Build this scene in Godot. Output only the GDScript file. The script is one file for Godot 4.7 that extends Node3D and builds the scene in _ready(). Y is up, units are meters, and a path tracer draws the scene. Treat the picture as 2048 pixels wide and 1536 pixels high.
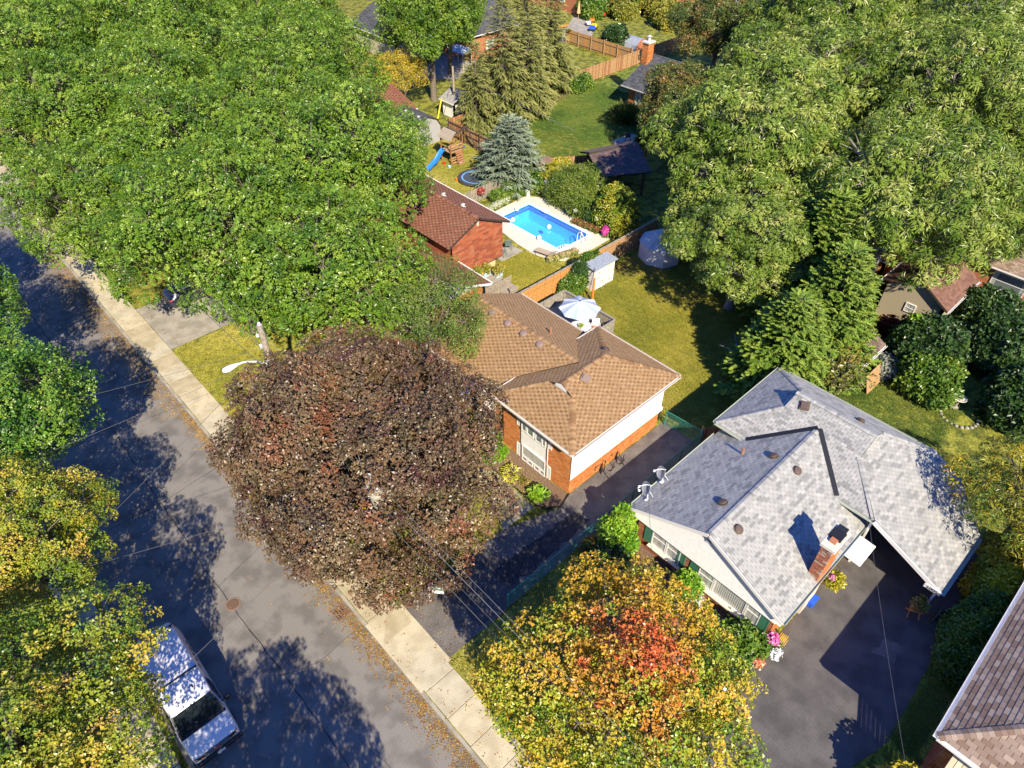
extends Node3D

var rng := RandomNumberGenerator.new()
var M := {}
var CL := {}
const EYE := Vector3(0, 30, 0)


class MB:
	var v := PackedVector3Array()
	var n := PackedVector3Array()
	var c := PackedColorArray()
	var col := Color.WHITE

	func t3(a: Vector3, b: Vector3, d: Vector3, na: Vector3, nb: Vector3, nd: Vector3) -> void:
		v.append(a); v.append(d); v.append(b)
		n.append(na); n.append(nd); n.append(nb)
		c.append(col); c.append(col); c.append(col)

	func tri(a: Vector3, b: Vector3, d: Vector3) -> void:
		var m := (b - a).cross(d - a).normalized()
		t3(a, b, d, m, m, m)

	func quad(a: Vector3, b: Vector3, d: Vector3, e: Vector3) -> void:
		tri(a, b, d)
		tri(a, d, e)

	func box(o: Vector3, s: Vector3, b := Basis(), bev := 0.0) -> void:
		var h := s * 0.5
		if bev > 0.0:
			bev = minf(bev, minf(h.x, minf(h.y, h.z)) * 0.9)
		var p := []
		for i in 8:
			p.append(Vector3(h.x if i & 1 else -h.x, h.y if i & 2 else -h.y, h.z if i & 4 else -h.z))
		if bev == 0.0:
			for f in [[1, 3, 7, 5], [0, 4, 6, 2], [2, 6, 7, 3], [0, 1, 5, 4], [4, 5, 7, 6], [0, 2, 3, 1]]:
				quad(o + b * p[f[0]], o + b * p[f[1]], o + b * p[f[2]], o + b * p[f[3]])
			return
		var ax := [Vector3.RIGHT, Vector3.UP, Vector3.BACK]
		var q := []
		for i in 8:
			var s3 := [1.0 if i & 1 else -1.0, 1.0 if i & 2 else -1.0, 1.0 if i & 4 else -1.0]
			var r := []
			for k in 3:
				var w: Vector3 = p[i]
				for j in 3:
					if j != k:
						w -= ax[j] * s3[j] * bev
				r.append(o + b * w)
			q.append(r)
		var fs := [[0, [1, 3, 7, 5]], [0, [0, 4, 6, 2]], [1, [2, 6, 7, 3]], [1, [0, 1, 5, 4]], [2, [4, 5, 7, 6]], [2, [0, 2, 3, 1]]]
		for f in fs:
			quad(q[f[1][0]][f[0]], q[f[1][1]][f[0]], q[f[1][2]][f[0]], q[f[1][3]][f[0]])
		for e in [[0, 1], [2, 3], [4, 5], [6, 7], [0, 2], [1, 3], [4, 6], [5, 7], [0, 4], [1, 5], [2, 6], [3, 7]]:
			var d: int = e[0] ^ e[1]
			var k0 := 1 if d == 1 else 0
			var k1 := 1 if d == 4 else 2
			both(o, q[e[0]][k0], q[e[1]][k0], q[e[1]][k1], q[e[0]][k1])
		for i in 8:
			out3(o, q[i][0], q[i][1], q[i][2])

	func both(o: Vector3, a: Vector3, b: Vector3, d: Vector3, e: Vector3) -> void:
		if (b - a).cross(d - a).dot(a + b + d + e - o * 4.0) >= 0.0:
			quad(a, b, d, e)
		else:
			quad(e, d, b, a)

	func out3(o: Vector3, a: Vector3, b: Vector3, d: Vector3) -> void:
		if (b - a).cross(d - a).dot(a + b + d - o * 3.0) >= 0.0:
			tri(a, b, d)
		else:
			tri(d, b, a)

	func bar(a: Vector3, b: Vector3, w: float, h: float, up := Vector3.UP) -> void:
		var z := (b - a).normalized()
		if absf(z.dot(up)) > 0.98:
			up = Vector3.RIGHT
		var x := up.cross(z).normalized()
		box((a + b) * 0.5, Vector3(w, h, a.distance_to(b)), Basis(x, z.cross(x), z))

	func tube(pts: Array, rad: Array, sides := 8, caps := true) -> void:
		var rings := []
		var nr := []
		var ref := Vector3.UP
		for i in pts.size():
			var d: Vector3 = (pts[mini(i + 1, pts.size() - 1)] - pts[maxi(i - 1, 0)]).normalized()
			if i == 0 and absf(d.dot(ref)) > 0.9:
				ref = Vector3.RIGHT
			var x := (ref - d * ref.dot(d)).normalized()
			ref = x
			var y := d.cross(x)
			var r := []
			var m := []
			for k in sides:
				var a := TAU * k / sides
				var w := x * cos(a) + y * sin(a)
				m.append(w)
				r.append(pts[i] + w * rad[mini(i, rad.size() - 1)])
			rings.append(r)
			nr.append(m)
		for i in pts.size() - 1:
			for k in sides:
				var l := (k + 1) % sides
				t3(rings[i][k], rings[i][l], rings[i + 1][l], nr[i][k], nr[i][l], nr[i + 1][l])
				t3(rings[i][k], rings[i + 1][l], rings[i + 1][k], nr[i][k], nr[i + 1][l], nr[i + 1][k])
		if caps:
			for k in range(1, sides - 1):
				tri(rings[0][0], rings[0][k + 1], rings[0][k])
				var e: Array = rings[pts.size() - 1]
				tri(e[0], e[k], e[k + 1])

	func lathe(prof: Array, sides := 16, o := Vector3.ZERO, b := Basis(), scale_z := 1.0) -> void:
		for i in prof.size() - 1:
			var p: Vector2 = prof[i]
			var q: Vector2 = prof[i + 1]
			var d := q - p
			var m2 := Vector2(d.y, -d.x).normalized()
			for k in sides:
				var a0 := TAU * k / sides
				var a1 := TAU * (k + 1) / sides
				var e0 := Vector3(cos(a0), 0, sin(a0) * scale_z)
				var e1 := Vector3(cos(a1), 0, sin(a1) * scale_z)
				var u := Vector3.UP
				var n0 := b * (e0 * m2.x + u * m2.y).normalized()
				var n1 := b * (e1 * m2.x + u * m2.y).normalized()
				var p0 := o + b * (e0 * p.x + u * p.y)
				var p1 := o + b * (e1 * p.x + u * p.y)
				var q0 := o + b * (e0 * q.x + u * q.y)
				var q1 := o + b * (e1 * q.x + u * q.y)
				if q.x > 0.0001:
					t3(p0, q0, q1, n0, n0, n1)
				if p.x > 0.0001:
					t3(p0, q1, p1, n0, n1, n1)

	func ball(o: Vector3, r: float, sides := 14, sq := 1.0) -> void:
		var pr := []
		for i in 9:
			var a := PI * i / 8.0 - PI / 2
			pr.append(Vector2(maxf(0.0, cos(a) * r), sin(a) * r * sq))
		lathe(pr, sides, o)

	func slab(p2: PackedVector2Array, top: float, thick: float) -> void:
		if Geometry2D.is_polygon_clockwise(p2):
			p2.reverse()
		var ix := Geometry2D.triangulate_polygon(p2)
		for i in range(0, ix.size(), 3):
			var a := p2[ix[i]]
			var b := p2[ix[i + 1]]
			var d := p2[ix[i + 2]]
			var A := Vector3(a.x, top, a.y)
			var B := Vector3(b.x, top, b.y)
			var D := Vector3(d.x, top, d.y)
			if (B - A).cross(D - A).y > 0.0:
				tri(A, B, D)
			else:
				tri(A, D, B)
		if thick > 0.0:
			var mid := Vector2.ZERO
			for i in p2.size():
				var a := p2[i]
				var b := p2[(i + 1) % p2.size()]
				var A := Vector3(a.x, top, a.y)
				var B := Vector3(b.x, top, b.y)
				var dn := Vector3.DOWN * thick
				var e := b - a
				var nn := Vector3(e.y, 0, -e.x)
				var ins := Geometry2D.is_point_in_polygon((a + b) * 0.5 + Vector2(nn.x, nn.z).normalized() * 0.01, p2)
				if ins:
					quad(A, B, B + dn, A + dn)
				else:
					quad(B, A, A + dn, B + dn)

	func mesh() -> ArrayMesh:
		var m := ArrayMesh.new()
		var a := []
		a.resize(Mesh.ARRAY_MAX)
		a[Mesh.ARRAY_VERTEX] = v
		a[Mesh.ARRAY_NORMAL] = n
		a[Mesh.ARRAY_COLOR] = c
		m.add_surface_from_arrays(Mesh.PRIMITIVE_TRIANGLES, a)
		return m


func lin(r: float, g: float, b: float) -> Color:
	return Color(r, g, b).linear_to_srgb()


func mat(a: Color, rough := 0.8, metal := 0.0) -> StandardMaterial3D:
	var m := StandardMaterial3D.new()
	m.albedo_color = a
	m.roughness = rough
	m.metallic = metal
	return m


func noise_tex(stops: Array, freq: float, oct := 4, sd := 1, size := 512, kind := FastNoiseLite.TYPE_SIMPLEX_SMOOTH) -> NoiseTexture2D:
	var f := FastNoiseLite.new()
	f.noise_type = kind
	f.frequency = freq
	f.fractal_octaves = oct
	f.seed = sd
	var t := NoiseTexture2D.new()
	t.width = size
	t.height = size
	t.seamless = true
	t.noise = f
	if stops.size():
		var g := Gradient.new()
		g.offsets = PackedFloat32Array()
		g.colors = PackedColorArray()
		var os := PackedFloat32Array()
		var cs := PackedColorArray()
		for s in stops:
			os.append(s[0])
			cs.append(s[1])
		g.offsets = os
		g.colors = cs
		t.color_ramp = g
	return t


# a mottled surface: a fine pattern (every `fine` metres) times a broad one (every `broad` metres)
func surf(stops: Array, fine: float, broad_stops: Array, broad: float, rough := 0.9, bump := 0.0, sd := 1, oct := 4) -> StandardMaterial3D:
	var m := mat(Color.WHITE, rough)
	m.albedo_texture = noise_tex(stops, 0.012, oct, sd)
	m.uv1_triplanar = true
	m.uv1_world_triplanar = true
	m.uv1_scale = Vector3.ONE / fine
	if broad_stops.size():
		m.detail_enabled = true
		m.detail_blend_mode = BaseMaterial3D.BLEND_MODE_MUL
		m.detail_uv_layer = BaseMaterial3D.DETAIL_UV_2
		m.detail_albedo = noise_tex(broad_stops, 0.012, 3, sd + 7)
		m.uv2_triplanar = true
		m.uv2_world_triplanar = true
		m.uv2_scale = Vector3.ONE / broad
	if bump > 0.0:
		m.heightmap_enabled = true
		m.heightmap_texture = m.albedo_texture
		m.heightmap_scale = bump
	return m


func vcm(rough := 0.8, grain: Texture2D = null, gs := 0.4, metal := 0.0) -> StandardMaterial3D:
	var m := mat(Color.WHITE, rough, metal)
	m.vertex_color_use_as_albedo = true
	if grain:
		m.albedo_texture = grain
		m.uv1_triplanar = true
		m.uv1_world_triplanar = true
		m.uv1_scale = Vector3.ONE / gs
	return m


func obj(called: String, mb, m: Material, parent: Node = self) -> MeshInstance3D:
	var o := MeshInstance3D.new()
	o.name = called
	o.mesh = mb.mesh() if mb is MB else mb
	o.material_override = m
	parent.add_child(o, true)
	return o


func tag(o: Node3D, label: String, cat: String, group := "") -> Node3D:
	o.set_meta("label", label)
	o.set_meta("category", cat)
	if group:
		o.set_meta("group", group)
	return o


func stuff(o: Node3D) -> Node3D:
	o.set_meta("kind", "stuff")
	return o


func struct(called: String, mb, m: Material, label := "", cat := "") -> MeshInstance3D:
	var o := obj(called, mb, m)
	o.set_meta("kind", "structure")
	if label:
		tag(o, label, cat)
	return o


func thing(called: String, label: String, cat: String, at := Vector3.ZERO, turn := 0.0, group := "") -> Node3D:
	var o := Node3D.new()
	o.name = called
	add_child(o, true)
	o.position = at
	o.rotation.y = turn
	tag(o, label, cat, group)
	return o


func dup(o: Node3D, label: String, at: Vector3, turn := 0.0, sc := Vector3.ONE) -> Node3D:
	var r: Node3D = o.duplicate()
	r.name = o.name
	add_child(r, true)
	r.position = at
	r.rotation = Vector3(0, turn, 0)
	r.scale = sc
	r.set_meta("label", label)
	return r


func rr(a: float, b: float) -> float:
	return rng.randf_range(a, b)


func pick(a: Array):
	return a[rng.randi() % a.size()]


# ---------- roofs ----------
# pts: corners of one roof plane, the first two along its eave. Lays a deck and courses of single tabs, clipped to the plane's outline.
func roof_plane(parent: Node3D, pts: Array, tones: Array, tw := 0.32, ex := 0.15, nparts := 0, deck := 0.14, gap := 0.016, lift := 0.018) -> void:
	var tooth: bool = tones.size() % 2 == 0 and tones.size() > 6
	var far: Vector3 = pts[2]
	for q in pts:
		if Geometry3D.get_closest_point_to_segment_uncapped(q, pts[0], pts[1]).distance_to(q) > Geometry3D.get_closest_point_to_segment_uncapped(far, pts[0], pts[1]).distance_to(far):
			far = q
	var nrm: Vector3 = (pts[1] - pts[0]).cross(far - pts[0]).normalized()
	if nrm.y < 0.0:
		var q := [pts[1], pts[0]]
		for i in range(pts.size() - 1, 1, -1):
			q.append(pts[i])
		pts = q
		nrm = -nrm
	pts = pts.duplicate()
	for i in pts.size():
		var q: Vector3 = pts[i]
		q.y -= nrm.dot(q - pts[0]) / nrm.y
		pts[i] = q
	var o: Vector3 = pts[0]
	var u: Vector3 = (pts[1] - pts[0]).normalized()
	var w := nrm.cross(u)
	var p2 := PackedVector2Array()
	for p in pts:
		p2.append(Vector2((p - o).dot(u), (p - o).dot(w)))
	var mb := MB.new()
	var ix := Geometry2D.triangulate_polygon(p2)
	for i in range(0, ix.size(), 3):
		var d := -nrm * deck
		var A: Vector3 = pts[ix[i]]
		var B: Vector3 = pts[ix[i + 1]]
		var C: Vector3 = pts[ix[i + 2]]
		if (B - A).cross(C - A).dot(nrm) < 0.0:
			var t := B
			B = C
			C = t
		mb.tri(A, B, C)
		mb.tri(A + d, C + d, B + d)
	for i in pts.size():
		var a: Vector3 = pts[i]
		var b: Vector3 = pts[(i + 1) % pts.size()]
		mb.quad(b, a, a - nrm * deck, b - nrm * deck)
	obj("roof", mb, M.roof_deck, parent)
	var lo := Vector2(INF, INF)
	var hi := -lo
	for p in p2:
		lo = lo.min(p)
		hi = hi.max(p)
	var st := MB.new()
	var full := []
	var row := 0
	var vv := 0.0
	while vv < hi.y:
		var uu := lo.x - tw * ((0.925 if tooth else 0.5) * (row % 2) + rr(0.0, 0.12)) - (0.0 if not tooth else 0.0)
		var col_n := 0
		while uu < hi.x:
			var k := rng.randi() % tones.size()
			if tooth:
				k = (rng.randi() % (tones.size() / 2)) * 2 + col_n % 2
			col_n += 1
			var wide := tw
			if tooth:
				wide = tw * (0.6 if k % 2 else 1.25)
			var r := PackedVector2Array([Vector2(uu + gap * 0.5, vv), Vector2(uu + wide - gap * 0.5, vv), Vector2(uu + wide - gap * 0.5, vv + ex), Vector2(uu + gap * 0.5, vv + ex)])
			var inside := 0
			for p in r:
				if Geometry2D.is_point_in_polygon(p, p2):
					inside += 1
			if inside == 4:
				full.append([r, k, (o + u * (uu + wide * 0.5) + w * vv).distance_squared_to(EYE), wide])
			else:
				for cp in Geometry2D.intersect_polygons(r, p2):
					tab(st, cp, vv, ex, lift, o, u, w, nrm, tones[k])
			uu += wide
		vv += ex
		row += 1
	if nparts > 0:
		full.sort_custom(func(a, b): return a[2] < b[2])
	var shared := {}
	for i in full.size():
		var f: Array = full[i]
		if i < nparts:
			if not shared.has(f[1]):
				var one := MB.new()
				tab(one, PackedVector2Array([Vector2(gap * 0.5, 0), Vector2(f[3] - gap * 0.5, 0), Vector2(f[3] - gap * 0.5, ex), Vector2(gap * 0.5, ex)]), 0.0, ex, lift, Vector3.ZERO, Vector3.RIGHT, Vector3.FORWARD, Vector3.UP, tones[f[1]])
				shared[f[1]] = one.mesh()
			var s := obj("shingle", shared[f[1]], M.shingle, parent)
			s.transform = Transform3D(Basis(u, nrm, -w), o + u * (f[0][0].x - gap * 0.5) + w * f[0][0].y)
		else:
			tab(st, f[0], f[0][0].y, ex, lift, o, u, w, nrm, tones[f[1]])
	if st.v.size():
		stuff(obj("shingles", st, M.shingle, parent))


func tab(mb: MB, p: PackedVector2Array, v0: float, ex: float, lift: float, o: Vector3, u: Vector3, w: Vector3, nrm: Vector3, tone: Color) -> void:
	var k := rr(0.93, 1.07)
	mb.col = Color(tone.r * k, tone.g * k, tone.b * k)
	if Geometry2D.is_polygon_clockwise(p):
		p.reverse()
	var a := []
	for q in p:
		a.append(o + u * q.x + w * q.y + nrm * lerpf(lift, 0.003, clampf((q.y - v0) / ex, 0, 1)))
	for i in range(1, a.size() - 1):
		if (a[i] - a[0]).cross(a[i + 1] - a[0]).dot(nrm) > 0.0:
			mb.tri(a[0], a[i], a[i + 1])
		else:
			mb.tri(a[0], a[i + 1], a[i])
	for i in a.size():
		var j := (i + 1) % a.size()
		if absf(p[i].y - v0) < 0.001 and absf(p[j].y - v0) < 0.001:
			mb.both(o - w * 999.0 * -1.0, a[i], a[j], a[j] - nrm * lift, a[i] - nrm * lift)


# folded cap tabs along a ridge or hip from a to b; n1 and n2 are the normals of the planes that meet there
func ridge(parent: Node3D, a: Vector3, b: Vector3, tones: Array, side: float = 0.15, step := 0.16) -> void:
	var mb := MB.new()
	var d := (b - a).normalized()
	var s := d.cross(Vector3.UP).normalized()
	var L := a.distance_to(b)
	var x := 0.0
	while x < L:
		var e := minf(x + step * 1.02, L)
		var k := rr(0.9, 1.1)
		var tn: Color = pick(tones)
		mb.col = Color(tn.r * k, tn.g * k, tn.b * k)
		var p0 := a + d * x + Vector3.UP * 0.034
		var p1 := a + d * e + Vector3.UP * 0.024
		for g in [1.0, -1.0]:
			var dn: Vector3 = s * g * side - Vector3.UP * side * 0.33
			if g > 0:
				mb.quad(p0, p0 + dn, p1 + dn, p1)
			else:
				mb.quad(p1, p1 + dn, p0 + dn, p0)
		mb.tri(p0, p0 - s * side - Vector3.UP * (side * 0.33), p0 + s * side - Vector3.UP * (side * 0.33))
		x += step
	obj("ridge_cap", mb, M.shingle, parent)


func gutter(parent: Node3D, a: Vector3, b: Vector3, m: Material, s := 0.12) -> void:
	var mb := MB.new()
	mb.bar(a, b, s, 0.02)
	var d := (b - a).normalized()
	var x := Vector3.UP.cross(d).normalized()
	for g in [1.0, -1.0]:
		mb.bar(a + x * g * (s * 0.5 + 0.006) + Vector3.UP * s * 0.42, b + x * g * (s * 0.5 + 0.006) + Vector3.UP * s * 0.42, 0.012, s * 0.85)
	obj("gutter", mb, m, parent)


# a vertical wall as a solid sheet: from a to b along the ground, given its foot, top and thickness (towards the inside)
func wall(parent: Node3D, a: Vector3, b: Vector3, y0: float, y1: float, m: Material, inward: Vector3, th := 0.2, called := "wall") -> MeshInstance3D:
	var mb := MB.new()
	var d := (b - a).normalized()
	var o := (a + b) * 0.5 + inward * th * 0.5
	o.y = (y0 + y1) * 0.5
	mb.box(o, Vector3(a.distance_to(b), y1 - y0, th), Basis(d, Vector3.UP, d.cross(Vector3.UP)))
	return obj(called, mb, m, parent)


# single bricks laid in running bond over a rectangle, leaving out the holes (Rect2 in wall coordinates)
func bricks(parent: Node3D, o: Vector3, u: Vector3, w: float, h: float, holes: Array, tones: Array, bl := 0.21, bh := 0.068, singly := false, jut := 0.012) -> void:
	var nrm := u.cross(Vector3.UP)
	var mb := MB.new()
	var rows := int(h / bh)
	var shared := {}
	for r in rows:
		var y := r * bh
		var x := -bl * 0.5 * (r % 2)
		while x < w:
			var x0 := maxf(x, 0.0) + 0.006
			var x1 := minf(x + bl, w) - 0.006
			x += bl
			if x1 - x0 < 0.03:
				continue
			var skip := false
			for q in holes:
				if q.has_point(Vector2((x0 + x1) * 0.5, y + bh * 0.5)):
					skip = true
			if skip:
				continue
			var k := rng.randi() % tones.size()
			var tn: Color = tones[k]
			var cen := o + u * (x0 + x1) * 0.5 + Vector3.UP * (y + bh * 0.5) + nrm * (jut * 0.5)
			var sz := Vector3(x1 - x0, bh - (0.024 if singly else 0.012), jut)
			var bs := Basis(u, Vector3.UP, nrm)
			if singly:
				var key := [k, roundi(sz.x * 1000)]
				if not shared.has(key):
					var one := MB.new()
					one.col = tn
					one.box(Vector3.ZERO, sz)
					shared[key] = one.mesh()
				var b := obj("brick", shared[key], M.brick, parent)
				b.transform = Transform3D(bs, cen)
			else:
				var f := rr(0.85, 1.12)
				mb.col = Color(tn.r * f, tn.g * f, tn.b * f)
				mb.box(cen, sz, bs)
	if mb.v.size():
		stuff(obj("bricks", mb, M.brick, parent))


# a window set against a wall: c is the middle of the opening on the wall's face, u runs along the wall, n faces out
func window(parent: Node3D, c: Vector3, w: float, h: float, u: Vector3, n: Vector3, cols := 1, rows := 1, frame: Material = null, curtain := "", called := "window") -> Node3D:
	var b := Basis(u, Vector3.UP, n)
	var fr := MB.new()
	var t := 0.06
	for s in [-1.0, 1.0]:
		fr.box(c + u * s * (w * 0.5 - t * 0.5) + n * 0.03, Vector3(t, h, 0.07), b)
		fr.box(c + Vector3.UP * s * (h * 0.5 - t * 0.5) + n * 0.03, Vector3(w - 2 * t, t, 0.068), b)
	for i in range(1, cols):
		fr.box(c + u * (-w * 0.5 + w * i / cols) + n * 0.03, Vector3(0.05, h - 2 * t, 0.062), b)
	for i in range(1, rows):
		fr.box(c + Vector3.UP * (-h * 0.5 + h * i / rows) + n * 0.03, Vector3(w - 2 * t, 0.04, 0.06), b)
	var f := obj(called, fr, frame if frame else M.white_paint, parent)
	var bk := MB.new()
	bk.box(c + n * 0.004, Vector3(w - 2 * t, h - 2 * t, 0.008), b)
	obj("backing", bk, M.dark_room, f)
	for i in cols:
		for j in rows:
			var p := MB.new()
			p.box(c + u * (-w * 0.5 + w * (i + 0.5) / cols) + Vector3.UP * (-h * 0.5 + h * (j + 0.5) / rows) + n * 0.045, Vector3(w / cols - 0.06, h / rows - 0.06, 0.006), b)
			obj("pane", p, M.glass, f)
	if curtain == "blinds":
		var x := -w * 0.5 + t + 0.03
		while x < w * 0.5 - t - 0.03:
			var sl := MB.new()
			sl.box(c + u * x + n * 0.022, Vector3(0.055, h - 2 * t - 0.02, 0.004), b.rotated(Vector3.UP, 0.35))
			obj("slat", sl, M.blind, f)
			x += 0.1
	elif curtain == "sheer":
		for s in [-1.0, 1.0]:
			var sl := MB.new()
			for i in 5:
				sl.box(c + u * s * (w * 0.5 - t - 0.03 - i * 0.05) + n * (0.018 + 0.006 * (i % 2)), Vector3(0.05, h - 2 * t - 0.02, 0.01), b)
			obj("curtain", sl, M.blind, f)
	return f


# ---------- fences ----------
func fence(label: String, a: Vector3, b: Vector3, h: float, o: Dictionary) -> Node3D:
	var f := thing(o.get("called", "wooden_fence"), label, o.get("category", "fence"), a, 0.0, o.get("group", ""))
	var L := Vector2(b.x - a.x, b.z - a.z).length()
	var d := Vector3(b.x - a.x, 0, b.z - a.z).normalized()
	var bs := Basis(d, Vector3.UP, d.cross(Vector3.UP))
	var nn := bs.z * float(o.get("face", 1.0))
	var bw: float = o.get("board", 0.14)
	var gp: float = o.get("gap", 0.008)
	var shared := []
	for i in 4:
		var one := MB.new()
		one.box(Vector3(0, h * 0.5, 0), Vector3(bw, h - 0.06, 0.02), Basis(), 0.003)
		shared.append(one.mesh())
	var x := bw * 0.5
	var k := 0
	while x < L:
		var p := obj("board", shared[0], pick(o.mats), f)
		p.transform = Transform3D(bs, d * x + Vector3.UP * (0.03 + rr(-0.012, 0.012)) + nn * rr(0.0, 0.006))
		x += bw + gp
		k += 1
	var ps: float = o.get("post", 2.4)
	var np := maxi(1, roundi(L / ps))
	var pm := MB.new()
	pm.box(Vector3(0, h * 0.5 + 0.05, 0), Vector3(0.1, h + 0.1, 0.1), Basis(), 0.008)
	var pmesh := pm.mesh()
	for i in np + 1:
		var p := obj("post", pmesh, o.get("post_mat", o.mats[0]), f)
		p.transform = Transform3D(bs, d * (L * i / np) - nn * 0.085)
	for y in o.get("rails", [0.35, h - 0.35]):
		var r := MB.new()
		r.box(d * L * 0.5 + Vector3.UP * y - nn * 0.05, Vector3(L, 0.09, 0.045), bs)
		obj("rail", r, o.get("rail_mat", o.mats[0]), f)
	if o.get("cap", false):
		var r := MB.new()
		r.box(d * L * 0.5 + Vector3.UP * (h + 0.02), Vector3(L, 0.035, 0.13), bs)
		obj("cap", r, o.get("cap_mat", o.mats[0]), f)
	return f


# ---------- plants ----------
# a twig's worth of leaves; each leaf is folded along its midrib
func leaf_cluster(n: int, rad: float, ll: float, lw: float, flat: float, droop: float, sd: int) -> ArrayMesh:
	var r := RandomNumberGenerator.new()
	r.seed = sd
	var mb := MB.new()
	for i in n:
		var a := r.randf() * TAU
		var el := r.randf_range(-0.5, 1.0)
		var d := Vector3(cos(a) * sqrt(maxf(0, 1 - el * el)), el * flat, sin(a) * sqrt(maxf(0, 1 - el * el)))
		var b := d * rad * pow(r.randf(), 0.45)
		var ld := (d + Vector3(r.randf_range(-0.6, 0.6), r.randf_range(-0.4, 0.4) - droop, r.randf_range(-0.6, 0.6))).normalized()
		var up := (Vector3.UP * 0.9 + d * 0.5 + Vector3(r.randf_range(-0.6, 0.6), 0, r.randf_range(-0.6, 0.6))).normalized()
		var s := ld.cross(up).normalized()
		var nn := s.cross(ld).normalized()
		var L := ll * r.randf_range(0.7, 1.25)
		var W := lw * r.randf_range(0.8, 1.2)
		var k := r.randf_range(0.72, 1.25)
		mb.col = Color(k * r.randf_range(0.9, 1.12), k, k * r.randf_range(0.75, 1.1))
		var tip := b + ld * L - nn * L * 0.12
		var l := b + ld * L * 0.45 + s * W + nn * W * 0.35
		var q := b + ld * L * 0.45 - s * W + nn * W * 0.35
		mb.tri(b, q, tip)
		mb.tri(b, tip, l)
	return mb.mesh()


# a flat spray of needles along a short branchlet, pointing along +x
func needle_spray(n: int, L: float, nl: float, droop: float, sd: int, wide := 0.03) -> ArrayMesh:
	var r := RandomNumberGenerator.new()
	r.seed = sd
	var mb := MB.new()
	for i in n:
		var t := (i + 0.5) / n
		var side := 1.0 if i % 2 else -1.0
		var b := Vector3(L * t, -droop * t * t * L, 0)
		var d := Vector3(0.65, r.randf_range(-0.25, 0.35), side * r.randf_range(0.5, 1.0)).normalized()
		var len := nl * (1.15 - 0.7 * t) * r.randf_range(0.8, 1.2)
		var up := Vector3(r.randf_range(-0.4, 0.4), 1, r.randf_range(-0.4, 0.4)).normalized()
		var s := d.cross(up).normalized() * wide
		var k := r.randf_range(0.75, 1.25)
		mb.col = Color(k, k, k)
		mb.tri(b - s, b + s, b + d * len)
		mb.tri(b + d * len * 0.4 - s.rotated(d, 1.2) * 1.2, b + d * len * 0.4 + s.rotated(d, 1.2) * 1.2, b + d * len * 1.05)
	return mb.mesh()


func multi(called: String, mesh: Mesh, xf: Array, cols: Array, m: Material, parent: Node) -> MultiMeshInstance3D:
	var mm := MultiMesh.new()
	mm.transform_format = MultiMesh.TRANSFORM_3D
	mm.use_colors = true
	mm.mesh = mesh
	mm.instance_count = xf.size()
	var buf := PackedFloat32Array()
	buf.resize(xf.size() * 16)
	for i in xf.size():
		var t: Transform3D = xf[i]
		var c: Color = cols[i]
		var k := i * 16
		buf[k] = t.basis.x.x; buf[k + 1] = t.basis.y.x; buf[k + 2] = t.basis.z.x; buf[k + 3] = t.origin.x
		buf[k + 4] = t.basis.x.y; buf[k + 5] = t.basis.y.y; buf[k + 6] = t.basis.z.y; buf[k + 7] = t.origin.y
		buf[k + 8] = t.basis.x.z; buf[k + 9] = t.basis.y.z; buf[k + 10] = t.basis.z.z; buf[k + 11] = t.origin.z
		buf[k + 12] = c.r; buf[k + 13] = c.g; buf[k + 14] = c.b; buf[k + 15] = 1.0
	mm.buffer = buf
	var o := MultiMeshInstance3D.new()
	o.name = called
	o.multimesh = mm
	o.material_override = m
	parent.add_child(o, true)
	stuff(o)
	return o


func facing(y: Vector3, spin: float) -> Basis:
	y = y.normalized()
	var x := y.cross(Vector3(0.31, 0.17, 0.93)).normalized()
	return Basis(x, y, x.cross(y)).rotated(y, spin)


func palette(pal: Array, t: float) -> Color:
	t = clampf(t, 0.0, 0.999) * (pal.size() - 1)
	return pal[int(t)].lerp(pal[int(t) + 1], t - int(t))


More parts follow.
